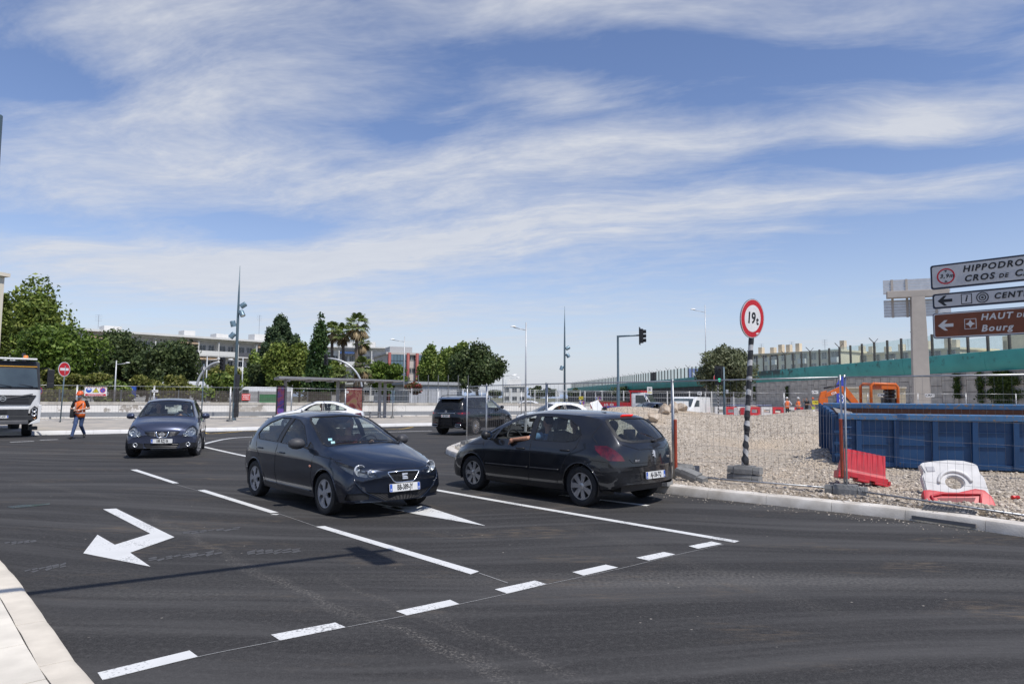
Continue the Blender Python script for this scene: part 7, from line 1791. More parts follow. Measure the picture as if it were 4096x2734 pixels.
def tree(name,label,x0,x1,ytop,ybot,d,kind,n=5000,leaf=.26,lobes=16,seed=1,k=(.30,.46),cat='tree',group=None,trunk=True,dy=None,base_z=-.05,shape=None,forks=4,tr=None):
    """crown fills the picture box x0..x1, ytop..ybot at distance d"""
    rg=np.random.default_rng(seed);a,b=AT(x0,(ytop+ybot)/2,d),AT(x1,(ytop+ybot)/2,d);top=AT((x0+x1)/2,ytop,d).z;bot=AT((x0+x1)/2,ybot,d).z
    cx=(a.x+b.x)/2;rx=(b.x-a.x)/2;rz=(top-bot)/2;cz=(top+bot)/2;ry=dy or rx*.85
    root=empty(name,(cx,d,base_z),0,label,cat,group);L=lobes_in((0,0,cz-base_z),(rx,ry,rz),lobes,rg,k,shape=shape)
    P,N_=crown_points(L,n,rg);leaves_mesh('crown',P,N_,leaf,seed+50,LM[kind],root)
    if trunk:
        tr=tr or max(.12,rx*.06);rr=random.Random(seed);zc=cz-base_z;bz=max(bot-base_z,.4)
        tb=MB();tb.tube([(0,0,0),(rr.uniform(-.1,.1),0,bz*.6),(rr.uniform(-.2,.2),0,bz+rz*.4),(0,0,zc)],[tr*1.35,tr,tr*.85,tr*.3],9);t_=tb.build('trunk',BARK,root,smooth=True)
        for i in range(forks):
            l=L[rr.randrange(len(L))][0];m_=MB();z0=bz+rz*.1*i;m_.tube([(0,0,z0),(l[0]*.45,l[1]*.45,z0+(l[2]-z0)*.6),l],[tr*.55,tr*.35,tr*.1],6);m_.build('limb',BARK,t_,smooth=True)
    return root
tree('plane_tree','tall yellow-green plane tree beside the cream tower',0,76,283,386,82,'plane',13650,0.260,33,1)
tree('plane_tree','small top of a plane tree behind the cream tower edge',-14,10,292,372,74,'plane',5250,0.248,15,2)
tree('stone_pine','bright green rounded pine in front of the plane tree',12,113,319,394,62,'pine',18900,0.167,45,3,k=(.24,.38))
tree('oak_tree','dark dense evergreen oak beside the bright pine',94,152,329,398,84,'oak',12600,0.205,30,4)
tree('oak_tree','dark wide evergreen oak beside the balconied flats',140,207,333,398,76,'oak',14700,0.186,36,5)
tree('oak_tree','dark evergreen oak filling the gap low between the two oaks',118,165,352,398,80,'oak',7350,0.186,18,6)
for i,(x0,x1,y0,d,lab)in enumerate(((36,66,369,54,'leafy magnolia shrub right of the white lorry'),(63,88,373,55,'leafy magnolia shrub behind the man in orange'),(80,112,370,53,'broad yellow-green magnolia shrub behind the works sign'),(130,163,373,54,'round yellow-green magnolia shrub behind the fence'),(163,192,373,54,'round yellow-green magnolia shrub beside the arched signal pole'))):
    tree('magnolia_shrub',lab,x0,x1,y0,393,d,'shrub',5460,0.124,18,20+i,cat='shrub')
tree('laurel_tree','olive-brown rounded tree behind the slim sign post',203,242,362,396,66,'shrub',8820,0.149,24,30)
tree('cedar_tree','ragged dark cedar rising behind the green clump',260,302,313,376,100,'cedar',13650,0.198,45,31,k=(.12,.26),shape=lambda q,rg:np.array([q[0]*1.25*(.95-.75*q[2]),q[1]*1.2*(.95-.75*q[2]),q[2]*1.22]))
tree('ash_tree','lighter green tree left of the dark clump',242,272,350,394,78,'light',8820,0.174,24,32)
tree('evergreen_tree','grey-green leaning tree in front of the light green one',246,282,362,398,72,'oak',7560,0.174,21,33)
tree('evergreen_tree','deep green tree in the middle of the clump by the shelter',264,292,341,396,70,'plane',10920,0.167,27,34)
tree('evergreen_tree','dark green domed tree above the shelter roof',284,316,338,396,71,'plane',11760,0.155,30,35)
tree('evergreen_tree','low dark tree right of the domed one behind the shelter',304,346,352,396,75,'plane',6300,0.167,18,36)
# the cypress, a slender spire
def cypress():
    d=66;top=AT(317.5,316,d).z;x=AT(319,360,d).x;w0=AT(333,370,d).x-AT(309,370,d).x;root=empty('cypress_tree',(x,d,-.05),0,'tall slender dark cypress rising between cedar and palms','tree');rg=np.random.default_rng(40);L=[]
    for i in range(46):
        t=rg.random()**.8;z=1.2+(top-1.2)*t;r=w0/2*(1-t)**.62+.15;a=rg.random()*6.28;L.append(((math.cos(a)*r*.5,math.sin(a)*r*.5,z),(r*.8,r*.8,.9)))
    P,N_=crown_points(L,9000,rg,.6);leaves_mesh('crown',P,N_,.15,41,LM['cypress'],root);MB().tube([(0,0,0),(0,0,top*.9)],[.2,.04],8).build('trunk',BARK,root)
cypress()
def palm(px,ytop,ytr,d,label,r=1.7,seed=1,skirt=1.0,base_y=None):
    b=AT(px,ytr,d);top=AT(px,ytop,d).z;root=empty('fan_palm',(b.x,d,-.05),0,label,'palm');rr=random.Random(seed);zc=top-r*.55
    MB().tube([(rr.uniform(-.3,.3),0,0),(rr.uniform(-.15,.15),0,zc*.5),(0,0,zc)],[.28,.2,.17],9).build('trunk',BARKP,root,smooth=True)
    for kind,nn,nm in(('palm',46,'frond'),('dead',26,'dry_frond')):
        m_=MB()
        for i in range(nn):
            a=rr.uniform(0,6.28);el=rr.uniform(-.5,1.25)if kind=='palm' else rr.uniform(-1.5,-.65);L=r*rr.uniform(.75,1.1)*(1 if kind=='palm' else .95*skirt);D=Vector((math.cos(a)*math.cos(el),math.sin(a)*math.cos(el),math.sin(el)));side=Vector((-math.sin(a),math.cos(a),0))
            p0=Vector((0,0,zc));p1=p0+D*L*.5;up=side.cross(D)
            for q in range(-4,5):     # the blades of one fan, drooping at the tip
                ang=q*.26;dd=(D*math.cos(ang)+side*math.sin(ang)).normalized();ln=L*.62*(1-.03*q*q);e1=p1+dd*ln*.6;e2=p1+dd*ln+Vector((0,0,-ln*.38));wv=side.cross(dd)if abs(side.dot(dd))<.9 else up;wv=(side*math.cos(ang)-D*math.sin(ang))*.055*r
                m_.add([p1,e1-wv,e2,e1+wv],[(0,1,2,3)])
            m_.add([p0,p0+side*.03,p1+side*.03,p1],[(0,1,2,3)])
        o=m_.build('crown' if kind=='palm' else 'dry_skirt',LM[kind],root,fix=False);o['kind']='stuff'
palm(331.5,323,352,84,'slim fan palm with dry skirt beside the cypress',1.45,1);palm(342.5,326,356,82,'slim fan palm in the middle of the row of palms',1.45,2);palm(356.5,316,350,80,'tallest fan palm with a thick bushy crown',1.6,3,1.2);palm(361,336,356,88,'fan palm half hidden behind the tallest one',1.4,4)
palm(362,359,376,76,'short fan palm in front of the white flats',1.4,5,1.1);palm(341.5,369,388,66,'low bushy fan palm just above the shelter roof',1.2,6,.5)
tree('stone_pine','bright green low pine between the palms and the office block',366,408,361,394,84,'pine',8820,0.186,21,50)
tree('oleander_bush','oleander bush with red flowers beside the grey shed',404,424,381,395,70,'flower',4620,0.099,12,51,cat='bush',trunk=False)
tree('poplar_tree','light feathery pine left of the big round tree',418,444,344,392,86,'light',7980,0.174,24,52,shape=lambda q,rg:q*np.array([1-.4*q[2],1-.4*q[2],1.2]))
tree('poplar_tree','light feathery pine leaning on the big round tree',434,460,348,394,84,'light',7560,0.174,24,53,shape=lambda q,rg:q*np.array([1-.4*q[2],1-.4*q[2],1.2]))
tree('oak_tree','big round dark tree by the flat twin lamp',450,505,342,393,80,'oak',19950,0.186,39,54)
tree('poplar_tree','narrow light top of a pine above the big round tree',450,470,338,366,82,'light',3360,0.161,12,55,trunk=False)
tree('olive_tree','grey-green olive tree in front of the teal parapet',696,760,343,402,74,'olive',21000,0.143,39,60,k=(.22,.36))
for i,(x0,x1,y0,y1,d,lab)in enumerate(((606,652,385,397,210,'distant dark umbrella pines under the flyover end'),(527,548,384,398,190,'distant dark tree beside the far white houses'),(540,560,387,398,200,'distant dark tree behind the light mast'),(567,580,387,398,220,'distant umbrella pine near the far lamps'),(486,504,390,398,170,'distant low trees behind the flat twin lamp'))):
    tree('distant_tree',lab,x0,x1,y0,y1,d,'oak',2730,0.310,15,70+i,trunk=False)
for i,(px,d,w,h,lab)in enumerate(((50,50,3.0,.9,'low clipped hedge beside the small no parking sign'),(213,50,2.2,1.3,'low green bush behind the slat fence by the vans'),(178,50,2.0,1.2,'low green bush left of the arched pole'),(112,50,1.6,1.0,'small bush below the lamp post behind the slat fence'))):
    p=XA(px,d);rg=np.random.default_rng(90+i);root=empty('bush',p,0,lab,'bush');P,N_=crown_points(lobes_in((0,0,h+.9),(w,1.0,h),8,rg),1600,rg);leaves_mesh('foliage',P,N_,.16,95+i,LM['light' if i%2 else 'shrub'],root);MB().tube([(0,0,-.05),(0,0,h+.6)],.08,6).build('stem',BARK,root)
# climbers on the block wall
def climber(px,ytop,ybot,w,n,label,seed):
    rg=np.random.default_rng(seed);k=ray(px,390);k=k.x/k.y;y=49.0/(k+.067);base=Vector((wx(y),y,0))+nr*.40;root=empty('climbing_ivy',base,0,label,'ivy');zt,zb_=AT(px,ytop,y).z,max(.2,AT(px,ybot,y).z);P=[];N_=[]
    for i in range(n):
        t=rg.random();s=w*(.35+.65*abs(math.sin(t*7+seed)))*rg.normal()*.5;q=ud*s+nr*rg.random()*.22+Vector((0,0,zt+(zb_-zt)*t));P.append(tuple(q));N_.append(tuple(nr))
    leaves_mesh('foliage',P,N_,.11,seed,LM['ivy'],root);MB().tube([(0,0,0),(.05,0,zt*.6),(0,0,zt)],.03,6).build('stem',BARK,root)
climber(962,373,398,.55,700,'thin ivy hanging from the parapet beside the column',1);climber(985,372,402,.45,700,'ragged ivy strand climbing the block wall',2);climber(1008,371,404,2.2,4200,'thick dark ivy covering the block wall at its near end',3);climber(790,386,398,.4,400,'thin dark creeper on the block wall above the workers',4);climber(757,386,400,.5,400,'thin creeper on the wall behind the olive tree',5)
rg=np.random.default_rng(5);p=XA(917,48.5,.1);root=empty('bush',p,0,'bright green weed bush at the foot of the column','bush');P,N_=crown_points(lobes_in((0,0,.65),(.95,.6,.6),6,rg),900,rg);leaves_mesh('foliage',P,N_,.13,6,LM['light'],root);MB().tube([(0,0,0),(0,0,.5)],.04,6).build('stem',BARK,root)
# ------------------------------------------------------------------ buildings
BW=mat('render_white',(.66,.65,.62),.85,0,.06,.4);BC=mat('render_cream',(.60,.52,.40),.85,0,.06,.4);BY=mat('render_yellow',(.72,.63,.45),.85,0,.07,.4)
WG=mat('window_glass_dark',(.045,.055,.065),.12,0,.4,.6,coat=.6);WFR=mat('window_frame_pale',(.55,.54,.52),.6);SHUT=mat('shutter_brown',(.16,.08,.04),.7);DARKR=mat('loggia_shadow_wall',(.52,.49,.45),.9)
AWN=mat('awning_striped',(.45,.33,.22),.8,0,.3,14,stretch=(4,.01,.01));AWB=mat('awning_blue',(.05,.10,.24),.8)
_win={}
def window(parent,x,z,w,h,y=0.0,kind='win'):
    key=(round(w,2),round(h,2),kind)
    if key not in _win:
        b=MB()
        for q in((-w/2,-w/2+.07,-h/2,h/2),(w/2-.07,w/2,-h/2,h/2),(-w/2+.07,w/2-.07,-h/2,-h/2+.08),(-w/2+.07,w/2-.07,h/2-.07,h/2),(-.03,.03,-h/2+.08,h/2-.07)):b.bbox(q[0],q[1],-.06,.02,q[2],q[3])
        o=b.build('window',WFR,parent);p=MB().add([(-w/2+.05,-.01,-h/2+.05),(w/2-.05,-.01,-h/2+.05),(w/2-.05,-.01,h/2-.05),(-w/2+.05,-.01,h/2-.05)],[(0,1,2,3)]).build('pane',WG,o,fix=False);_win[key]=(o.data,p.data)
    else:
        o=bpy.data.objects.new('window',_win[key][0]);p=bpy.data.objects.new('pane',_win[key][1])
        for q in(o,p):COL.objects.link(q)
        o.parent=parent;p.parent=o
    o.location=(x,y,z);return o
def block(name,a,b,depth,h,wall_m,label,base_z=-.05):
    """building whose street face runs from ground point a to b"""
    a,b=Vector((a.x,a.y,base_z)),Vector((b.x,b.y,base_z));d=b-a;root=empty(name,a,math.atan2(d.y,d.x),label,'building');L=d.length
    MB().bbox(0,L,.0,depth,0,h).build('wall',wall_m,root);MB().bbox(-.3,L+.3,-.35,depth+.3,h+.002,h+.35).build('roof',BW if wall_m is DARKR else wall_m,root);return root,L
def flats(root,L,h,floors,bays,awn,base=0.8,proj=1.4,rail_m=BW,first=0):
    fh=(h-base)/floors;bw=L/bays
    for f in range(first,floors):
        z=base+f*fh
        s=MB();s.bbox(0,L,-proj,-.002,z-.18,z);s.build('floor_slab',BW,root)
        for k in range(bays):
            x=bw*(k+.5);window(root,x-bw*.2,z+1.12,bw*.38,2.1,-.03);window(root,x+bw*.24,z+1.12,bw*.30,2.1,-.03)
            if(k+f)%3 != 1:MB().bbox(bw*k+.10,bw*(k+1)-.10,-proj-.06,-proj+.02,z+.0,z+.95).build('balcony_front',rail_m,root)
            else:
                q=MB();q.bbox(bw*k+.1,bw*(k+1)-.1,-proj-.05,-proj+.0,z+.86,z+.95);q.bbox(bw*k+.1,bw*(k+1)-.1,-proj-.04,-proj-.01,z+.05,z+.80);q.build('balcony_front',mat('rail_smoked',(.10,.10,.11),.3),root)
            if awn and(k*7+f*3)%4==1:
                q=MB();q.add([(bw*k+.2,-.15,z+fh-.25),(bw*(k+1)-.2,-.15,z+fh-.25),(bw*(k+1)-.2,-proj-.25,z+fh-.62),(bw*k+.2,-proj-.25,z+fh-.62),(bw*k+.2,-proj-.25,z+fh-.85),(bw*(k+1)-.2,-proj-.25,z+fh-.85)],[(0,1,2,3),(3,2,5,4)]);q.build('awning',awn,root,fix=False)
        for k in range(bays+1):MB().bbox(bw*k-.09,bw*k+.09,-proj,-.003,z+.003,z+fh-.183).build('dividing_wall',BW,root)
# long white flats behind the oaks
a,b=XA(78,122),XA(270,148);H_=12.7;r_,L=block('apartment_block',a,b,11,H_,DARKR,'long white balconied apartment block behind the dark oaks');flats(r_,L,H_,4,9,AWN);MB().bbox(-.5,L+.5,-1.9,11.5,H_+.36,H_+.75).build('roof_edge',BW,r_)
for x,w,hh in((L*.12,3,1.2),(L*.52,2.2,1.4),(L*.70,2.5,1.2),(L*.93,4.0,1.7)):MB().bbox(x,x+w,3,6,H_+.76,H_+.76+hh).build('roof_housing',BW,r_)
def aerial(parent,x,y,z,h=3.2):
    b_=MB();b_.tube([(x,y,z),(x,y,z+h)],.04,5)
    for k in range(4):b_.bar((x-.6,y,z+h-.1-.35*k),(x+.6,y,z+h-.1-.35*k),.03)
    b_.build('aerial',STEEL,parent)
aerial(r_,L*.97,4,H_+2.3,4.5);aerial(r_,L*.10,4,H_+1.5,2.5)
# white flats with blue awnings
a,b=XA(322,134),XA(387,136);H_=AT(355,349,134).z;r_,L=block('apartment_block',a,b,10,H_,BW,'white apartment block with blue awnings behind the palms');flats(r_,L,H_,3,4,AWB,1.0,1.1);MB().bbox(-.4,L+.4,-1.2,10,H_+.36,H_+.6).build('roof_edge',BW,r_)
for x in(L*.35,L*.55):MB().bbox(x,x+3,3,6,H_+.6,H_+1.9).build('roof_housing',BW,r_)
# glass office with red columns
a,b=XA(386.5,118),XA(432,121);H_=AT(400,353.5,118).z;r_,L=block('office_block',a,b,12,H_,mat('office_concrete',(.50,.47,.44),.85,0,.08,.5),'office block with blue glass bays and red columns');REDC=mat('red_column',(.27,.065,.055),.6);BG=mat('office_blue_glass',(.10,.17,.22),.08,.3,.3,.4,coat=1)
n_=4;fh=H_/n_
for s0,s1 in((.06,.40),(.66,.97)):
    cols=5
    for f in range(n_*2):
        for c in range(cols):
            x0=L*(s0+(s1-s0)*c/cols);x1=L*(s0+(s1-s0)*(c+1)/cols);MB().bbox(x0+.04,x1-.04,-.55,-.50,f*fh/2+.05,(f+1)*fh/2-.05).build('pane',BG,r_)
    MB().bbox(L*s0,L*s1,-.498,-.002,.02,H_-.02).build('bay_frame',mat('bay_frame_dark',(.04,.045,.05),.5),r_)
    for x in(L*s0-.25,L*s1+.25):MB().tube([(x,-.75,0),(x,-.75,H_+.25)],.26,10).build('red_column',REDC,r_,smooth=True)
for f in range(n_):
    MB().bbox(L*.435,L*.625,-.10,-.002,f*fh,f*fh+fh*.5).build('spandrel',mat('spandrel_pale',(.55,.51,.48),.8),r_);window(r_,L*.53,f*fh+fh*.76,L*.17,fh*.42,-.03)
MB().bbox(L*.1,L*.6,2,6,H_+.36,H_+1.5).build('roof_plant',mat('roof_plant_grey',(.4,.4,.4),.6),r_)
# cream tower at the left edge
a,b=XA(-50,62),XA(-3.5,66);H_=AT(2,276,66).z;r_,L=block('apartment_tower',a,b,9,H_,mat('tower_cream',(.74,.66,.54),.85,0,.05,.4),'cream apartment tower cut by the left edge of the view')
for f in range(5):
    z=1.2+f*(H_-1)/5
    for x in(L-1.1,L-2.9,L-4.6):window(r_,x,z+1.3,1.0,1.5,-.03)
    MB().bbox(L+.001,L+.10,1.0,2.2,z+.5,z+2.0).build('shutter',mat('shutter_green',(.05,.10,.07),.7),r_)
# far cream blocks beyond the flyover
for i,(p0,p1,d0,d1,yt,lab,fl,bays)in enumerate(((735,842,152,132,353.5,'long pale yellow flats seen over the flyover',5,11),(846,962,140,118,352.5,'second row of pale yellow flats behind the column',5,8),(975,1062,122,104,351,'pale yellow houses behind the direction signs',4,8))):
    a,b=XA(p0,d0),XA(p1,d1);H_=AT((p0+p1)/2,yt,(d0+d1)/2).z;r_,L=block('apartment_block',a,b,10,H_,BY,lab);bw=L/bays;fh=H_/fl;rr=random.Random(i)
    for f in range(1,fl):
        for k in range(bays):
            if(k+i)%3==1:MB().bbox(bw*k+.3,bw*(k+1)-.3,-.9,-.002,f*fh+.1,f*fh+1.1).build('balcony',BW,r_)
            window(r_,bw*(k+.5),f*fh+1.55,bw*(.5 if(k+i)%3 != 1 else .75),1.5,-.03)
    for k in range(bays):
        if rr.random()<.7:q=rr.uniform(.2,.8)*bw+bw*k;ch=MB();ch.bbox(q-.45,q+.45,2,3,H_+.35,H_+1.5+rr.uniform(0,.8));ch.build('chimney',BC,r_)
    for k in range(3):aerial(r_,L*(.2+.3*k),3,H_+.35,2.4)
    if i==2:MB().bbox(L*.25,L*.62,2,8,H_+.352,H_+3.0).build('attic',BY,r_)
# far white houses down the road
a,b=XA(503,250),XA(526,250);r_,L=block('apartment_block',a,b,12,AT(515,386,250).z,BW,'small white terraced block far down the road');H_=AT(515,386,250).z
for f in range(2):
    for k in range(3):window(r_,L*(k+.5)/3,1.5+f*3,1.8,1.6,-.03)
MB().bbox(L*.2,L*.8,2,8,H_+.36,H_+2.6).build('penthouse',BW,r_)
# long grey shed
a,b=XA(409,76),XA(462,79);r_,L=block('shed',a,b,5,AT(435,384,77).z,mat('shed_grey',(.40,.41,.43),.6,.2,.06,.5,stretch=(3,.1,.1)),'long low grey metal shed with a flat roof beside the railings')
for k in range(10):MB().bbox(L*k/10+.02,L*(k+1)/10-.02,-.04,-.002,.1,AT(435,386,77).z).build('cladding_panel',mat('shed_panel',(.44,.45,.48),.55,.2),r_)
for k in range(7):
    tag(MB().tube([(0,0,-.05),(0,0,AT(430,374.5,74).z)],.05,6).build('netting_post',mat('netting_post_grey',(.14,.14,.14),.6),loc=XA(408+k*10,74-.001*k)),'thin dark netting post before the grey shed','post','netting posts before the shed')
# hills; distance haze is put into their pale blue colour
hb=MB();n=90
for i in range(n+1):
    x=-2600+5200*i/n;h=55+45*math.sin(i*.31)+30*math.sin(i*.83+1)+14*math.sin(i*2.1);h*=.5 if x<300 else .3
    hb.v+=[(x,4200,-6),(x,4300,max(20,h)*1.15),(x,4700,-6)]
for i in range(n):
    for k in range(2):a=3*i+k;hb.f.append((a,a+3,a+4,a+1))
tag(hb.build('hills',mat('hill_haze_blue',(.30,.38,.50),1.0,0,.15,.002),smooth=True),kind='structure')
# ------------------------------------------------------------------ people
SKIN=mat('skin',(.42,.24,.165),.55,0,.08,9);SKIN2=mat('skin_tanned',(.40,.20,.125),.55,0,.08,9);HAIR=mat('hair_dark',(.02,.015,.012),.7,0,.3,20)
HIVIS=mat('hi_vis_orange',(.80,.15,.02),.6,0,.08,8);REFL=mat('reflective_band',(.55,.55,.54),.35,.2);JEAN=mat('jeans_blue',(.045,.075,.16),.85,0,.25,10);DARKT=mat('dark_trousers',(.02,.022,.028),.85,0,.2,10)
BLKT=mat('black_shirt',(.012,.012,.014),.85,0,.2,10);WHT_S=mat('white_shirt',(.62,.63,.65),.85,0,.06,10);BLUE_S=mat('blue_shirt',(.10,.20,.36),.85,0,.1,10);GREY_S=mat('grey_shirt',(.16,.15,.15),.85,0,.1,10);RED_S=mat('wine_shirt',(.10,.015,.02),.85,0,.1,10)
HELO=mat('helmet_orange',(.72,.12,.02),.35,0,.05,5,coat=.4);HELW=mat('helmet_white',(.70,.70,.68),.35,0,.05,5,coat=.4);SHOE=mat('boot_black',(.015,.014,.013),.6)
def fuse(mb,name,m_,parent,voxel=.014,it=3):
    """one continuous skin over overlapping forms"""
    me=bpy.data.meshes.new(name);me.from_pydata(mb.v,[],mb.f);bm=bmesh.new();bm.from_mesh(me);bmesh.ops.remove_doubles(bm,verts=bm.verts,dist=1e-5);bmesh.ops.recalc_face_normals(bm,faces=bm.faces);bm.to_mesh(me);bm.free()
    o=bpy.data.objects.new(name,me);COL.objects.link(o);r_=o.modifiers.new('r','REMESH');r_.mode='VOXEL';r_.voxel_size=voxel;s=o.modifiers.new('s','SMOOTH');s.iterations=it;s.factor=.5
    dg_=bpy.context.evaluated_depsgraph_get();m2=bpy.data.meshes.new_from_object(o.evaluated_get(dg_));o.modifiers.clear();o.data=m2;m2.materials.clear();m2.materials.append(m_);m2.shade_smooth();o.parent=parent;return o
def limb(mb,pts,rad):
    P,Q=[],[]
    for i in range(len(pts)-1):
        a,b=Vector(pts[i]),Vector(pts[i+1])
        for k in range(5):P.append(a+(b-a)*k/5);Q.append(rad[i]+(rad[i+1]-rad[i])*k/5)
    P.append(Vector(pts[-1]));Q.append(rad[-1]);mb.tube(P,Q,10)
    for p,r_ in zip(pts,rad):mb.ellip(p,(r_*.98,)*3,10,6)
def hand(mb,w,d,up,s):
    """palm with five fingers; d along the fingers, up the back of the hand, s side of the thumb"""
    w,d,up=Vector(w),Vector(d).normalized(),Vector(up).normalized();sd=d.cross(up).normalized()*s
    mb.ellip(w+d*.045,(.045,.045,.045),8,6)
    for k,(ln,o)in enumerate(((.070,.030),(.080,.010),(.074,-.010),(.058,-.030))):
        b=w+d*.075+sd*o;mb.tube([b,b+d*ln*.55-up*.012,b+d*ln*.85-up*.045],[.0115,.010,.0085],6)
    b=w+d*.03+sd*.035;mb.tube([b,b+sd*.03+d*.03-up*.01,b+sd*.035+d*.062-up*.02],[.013,.011,.009],6)
def human(name_label,loc,rz,J,top,trousers,cat='person',sleeve=1,vest=False,helmet=None,mask=False,bag=False,skin=SKIN,hair=HAIR,seated=False,rx=0.0,glasses=False,seated_=False,watch=False,bald=False):
    root=empty('person',loc,0,name_label,cat,rot=(rx,0,rz));V=Vector;g=lambda k:V(J[k])
    b=MB();h=g('head');fwd=V(J.get('face',(0,-1,0))).normalized();sd=V((0,0,1)).cross(fwd).normalized()
    rot=Matrix((sd,-fwd,V((0,0,1)))).transposed()
    b.ellip(h,(.076,.096,.112),14,10,rot);b.ellip(h+fwd*.022-V((0,0,.052)),(.058,.070,.062),12,8,rot);b.ellip(h+fwd*.096-V((0,0,.012)),(.014,.02,.024),8,6,rot)
    for s in(1,-1):b.ellip(h+sd*s*.077-V((0,0,.008)),(.012,.022,.032),8,6,rot)
    b.ellip(h+fwd*.086-V((0,0,.056)),(.026,.012,.011),8,6,rot)
    nk=(g('shL')+g('shR'))/2;limb(b,[nk+V((0,0,.0)),h-V((0,0,.06))],[.060,.054]);b.ellip(nk-V((0,0,.10)),(.13,.085,.12),12,8)
    for s,S_ in(('L',1),('R',-1)):
        limb(b,[g('sh'+s),g('el'+s),g('ha'+s)],[.050,.042,.029]);d=(g('ha'+s)-g('el'+s)).normalized();dd=V(J.get('hd'+s,d));up=V(J.get('hu'+s,(0,0,1)));up=up-dd.normalized()*up.dot(dd.normalized())
        hand(b,g('ha'+s),dd,up,S_ if s=='L' else-1)
    pel=(g('hipL')+g('hipR'))/2
    limb(b,[nk-V((0,0,.1)),pel],[.10,.10])
    for s in 'LR':limb(b,[g('hip'+s),g('kn'+s),g('an'+s)],[.07,.05,.035])
    fuse(b,'body',skin,root,.010 if not seated_ else .014,2)
    # eyes and hair
    e=MB()
    for s in(1,-1):e.ellip(h+fwd*.087+sd*s*.031+V((0,0,.012)),(.011,.008,.008),8,6,rot)
    e.build('eyes',mat('eye_dark',(.03,.025,.02),.2),root,smooth=True)
    if not helmet and not bald:q=MB();q.ellip(h-fwd*.018+V((0,0,.026)),(.085,.098,.098),14,10,rot);q.v=[tuple(V(p)if(V(p)-h).dot(fwd)<.055 or p[2]>h.z+.07 else V(p)-fwd*.03)for p in q.v];q.build('hair',hair,root,smooth=True)
    # clothes
    t=MB();mid=(nk+pel)/2;ax=(nk-pel).normalized();sdw=(g('shL')-g('shR')).normalized();fw=ax.cross(sdw)
    rings=[]
    for f_,w,dp in((-.10,.165,.12),(.05,.175,.125),(.35,.160,.115),(.65,.180,.125),(.88,.185,.115),(1.0,.155,.095),(1.07,.085,.075)):
        c=pel+(nk-pel)*f_;rings.append([c+sdw*w*math.cos(2*PI*k/16)+fw*dp*math.sin(2*PI*k/16)for k in range(16)])
    t.loft(rings)
    for s in 'LR':
        a,c,e_=g('sh'+s),g('el'+s),g('ha'+s)
        if sleeve==1:limb(t,[a,a+(c-a)*.72],[.068,.058])
        elif sleeve==2:limb(t,[a,c,e_-(e_-c)*.08],[.068,.054,.040])
    fuse(t,'shirt',top,root,.014,2)
    if vest:
        v=MB();rg_=[]
        for f_,w,dp in((-.22,.178,.135),(.05,.188,.140),(.35,.176,.132),(.65,.196,.142),(.88,.198,.130),(1.0,.165,.108),(1.05,.11,.09)):
            c=pel+(nk-pel)*f_;rg_.append([c+sdw*w*math.cos(2*PI*k/20)+fw*dp*math.sin(2*PI*k/20)for k in range(20)])
        vo=v.loft(rg_).build('vest',HIVIS,root,smooth=True)
        q=MB();c=pel+(nk-pel)*.12;q.loft([[c+ax*z+sdw*.192*math.cos(2*PI*k/20)+fw*.145*math.sin(2*PI*k/20)for k in range(20)]for z in(-.025,.025)],caps=False);q.build('belt_band',REFL,vo,fix=False)
        for s in(1,-1):
            for fb in(1,-1):
                q=MB();q.tube([nk+sdw*s*.12+ax*.035,nk+sdw*s*.125-ax*.10-fw*fb*-.128,c+sdw*s*.11-fw*fb*-.147],.012,6);q.build('shoulder_band',REFL,vo)
    p=MB();p.ellip(pel+V((0,0,-.01)),(.170,.125,.13),14,8)
    for s in 'LR':limb(p,[g('hip'+s),g('kn'+s),g('an'+s)],[.098,.070,.056])
    fuse(p,'trousers',trousers,root,.014,2)
    for s in 'LR':
        a,c=g('an'+s),g('toe'+s);q=MB();limb(q,[a-V((0,0,.01)),(a+c)/2-V((0,0,.025)),c],[.052,.048,.040]);fuse(q,'shoe',SHOE,root,.012,1)
    if helmet:
        q=MB();q.lathe([(.122,0),(.120,.03),(.108,.075),(.078,.112),(.035,.13),(0,.133)],20);q.v=[tuple(h+V((0,0,.035))+rot @ V(p_))for p_ in q.v];ho=q.build('helmet',helmet,root,smooth=True)
        q=MB();q.prism([(-.10,-.08),(.10,-.08),(.08,-.165),(0,-.19),(-.08,-.165)],lambda u,w:h+V((0,0,.040))+rot @ V((u,w,0)),lambda u,w:h+V((0,0,.030))+rot @ V((u,w,-.01)));q.build('brim',helmet,ho)
    if mask:q=MB();q.ellip(h+fwd*.040-V((0,0,.050)),(.068,.072,.052),14,10,rot);q.build('face_mask',mat('mask_pale_blue',(.42,.55,.64),.8),root,smooth=True)
    if watch:q=MB();w_=g('haL');q.ellip(w_-(g('haL')-g('elL')).normalized()*.03,(.034,.034,.034),10,6);q.build('watch',mat('watch_white',(.8,.8,.78),.4),root,smooth=True)
    if bag:
        q=MB();q.box((-.22,-.12,.98),(.13,.32,.34),taper=.9);bo=q.build('shoulder_bag',BLKT,root,bevel=.04,smooth=True);q=MB();q.tube([nk+V((.10,-.0,.03)),nk+V((.08,-.145,-.10)),V((-.06,-.165,1.18)),V((-.20,-.14,1.08))],.014,6);q.build('strap',BLKT,bo)
    return root
STAND=dict(head=(0,-.01,1.66),shL=(.19,0,1.43),shR=(-.19,0,1.43),elL=(.27,.03,1.14),elR=(-.27,.03,1.14),haL=(.26,-.06,.88),haR=(-.26,-.06,.88),hipL=(.09,0,.93),hipR=(-.09,0,.93),knL=(.10,-.02,.50),knR=(-.10,-.02,.50),anL=(.11,.02,.09),anR=(-.11,.02,.09),toeL=(.13,-.14,.045),toeR=(-.13,-.14,.045))
def pose(**k):d=dict(STAND);d.update(k);return d
mp=G(78.5,438.0,0)
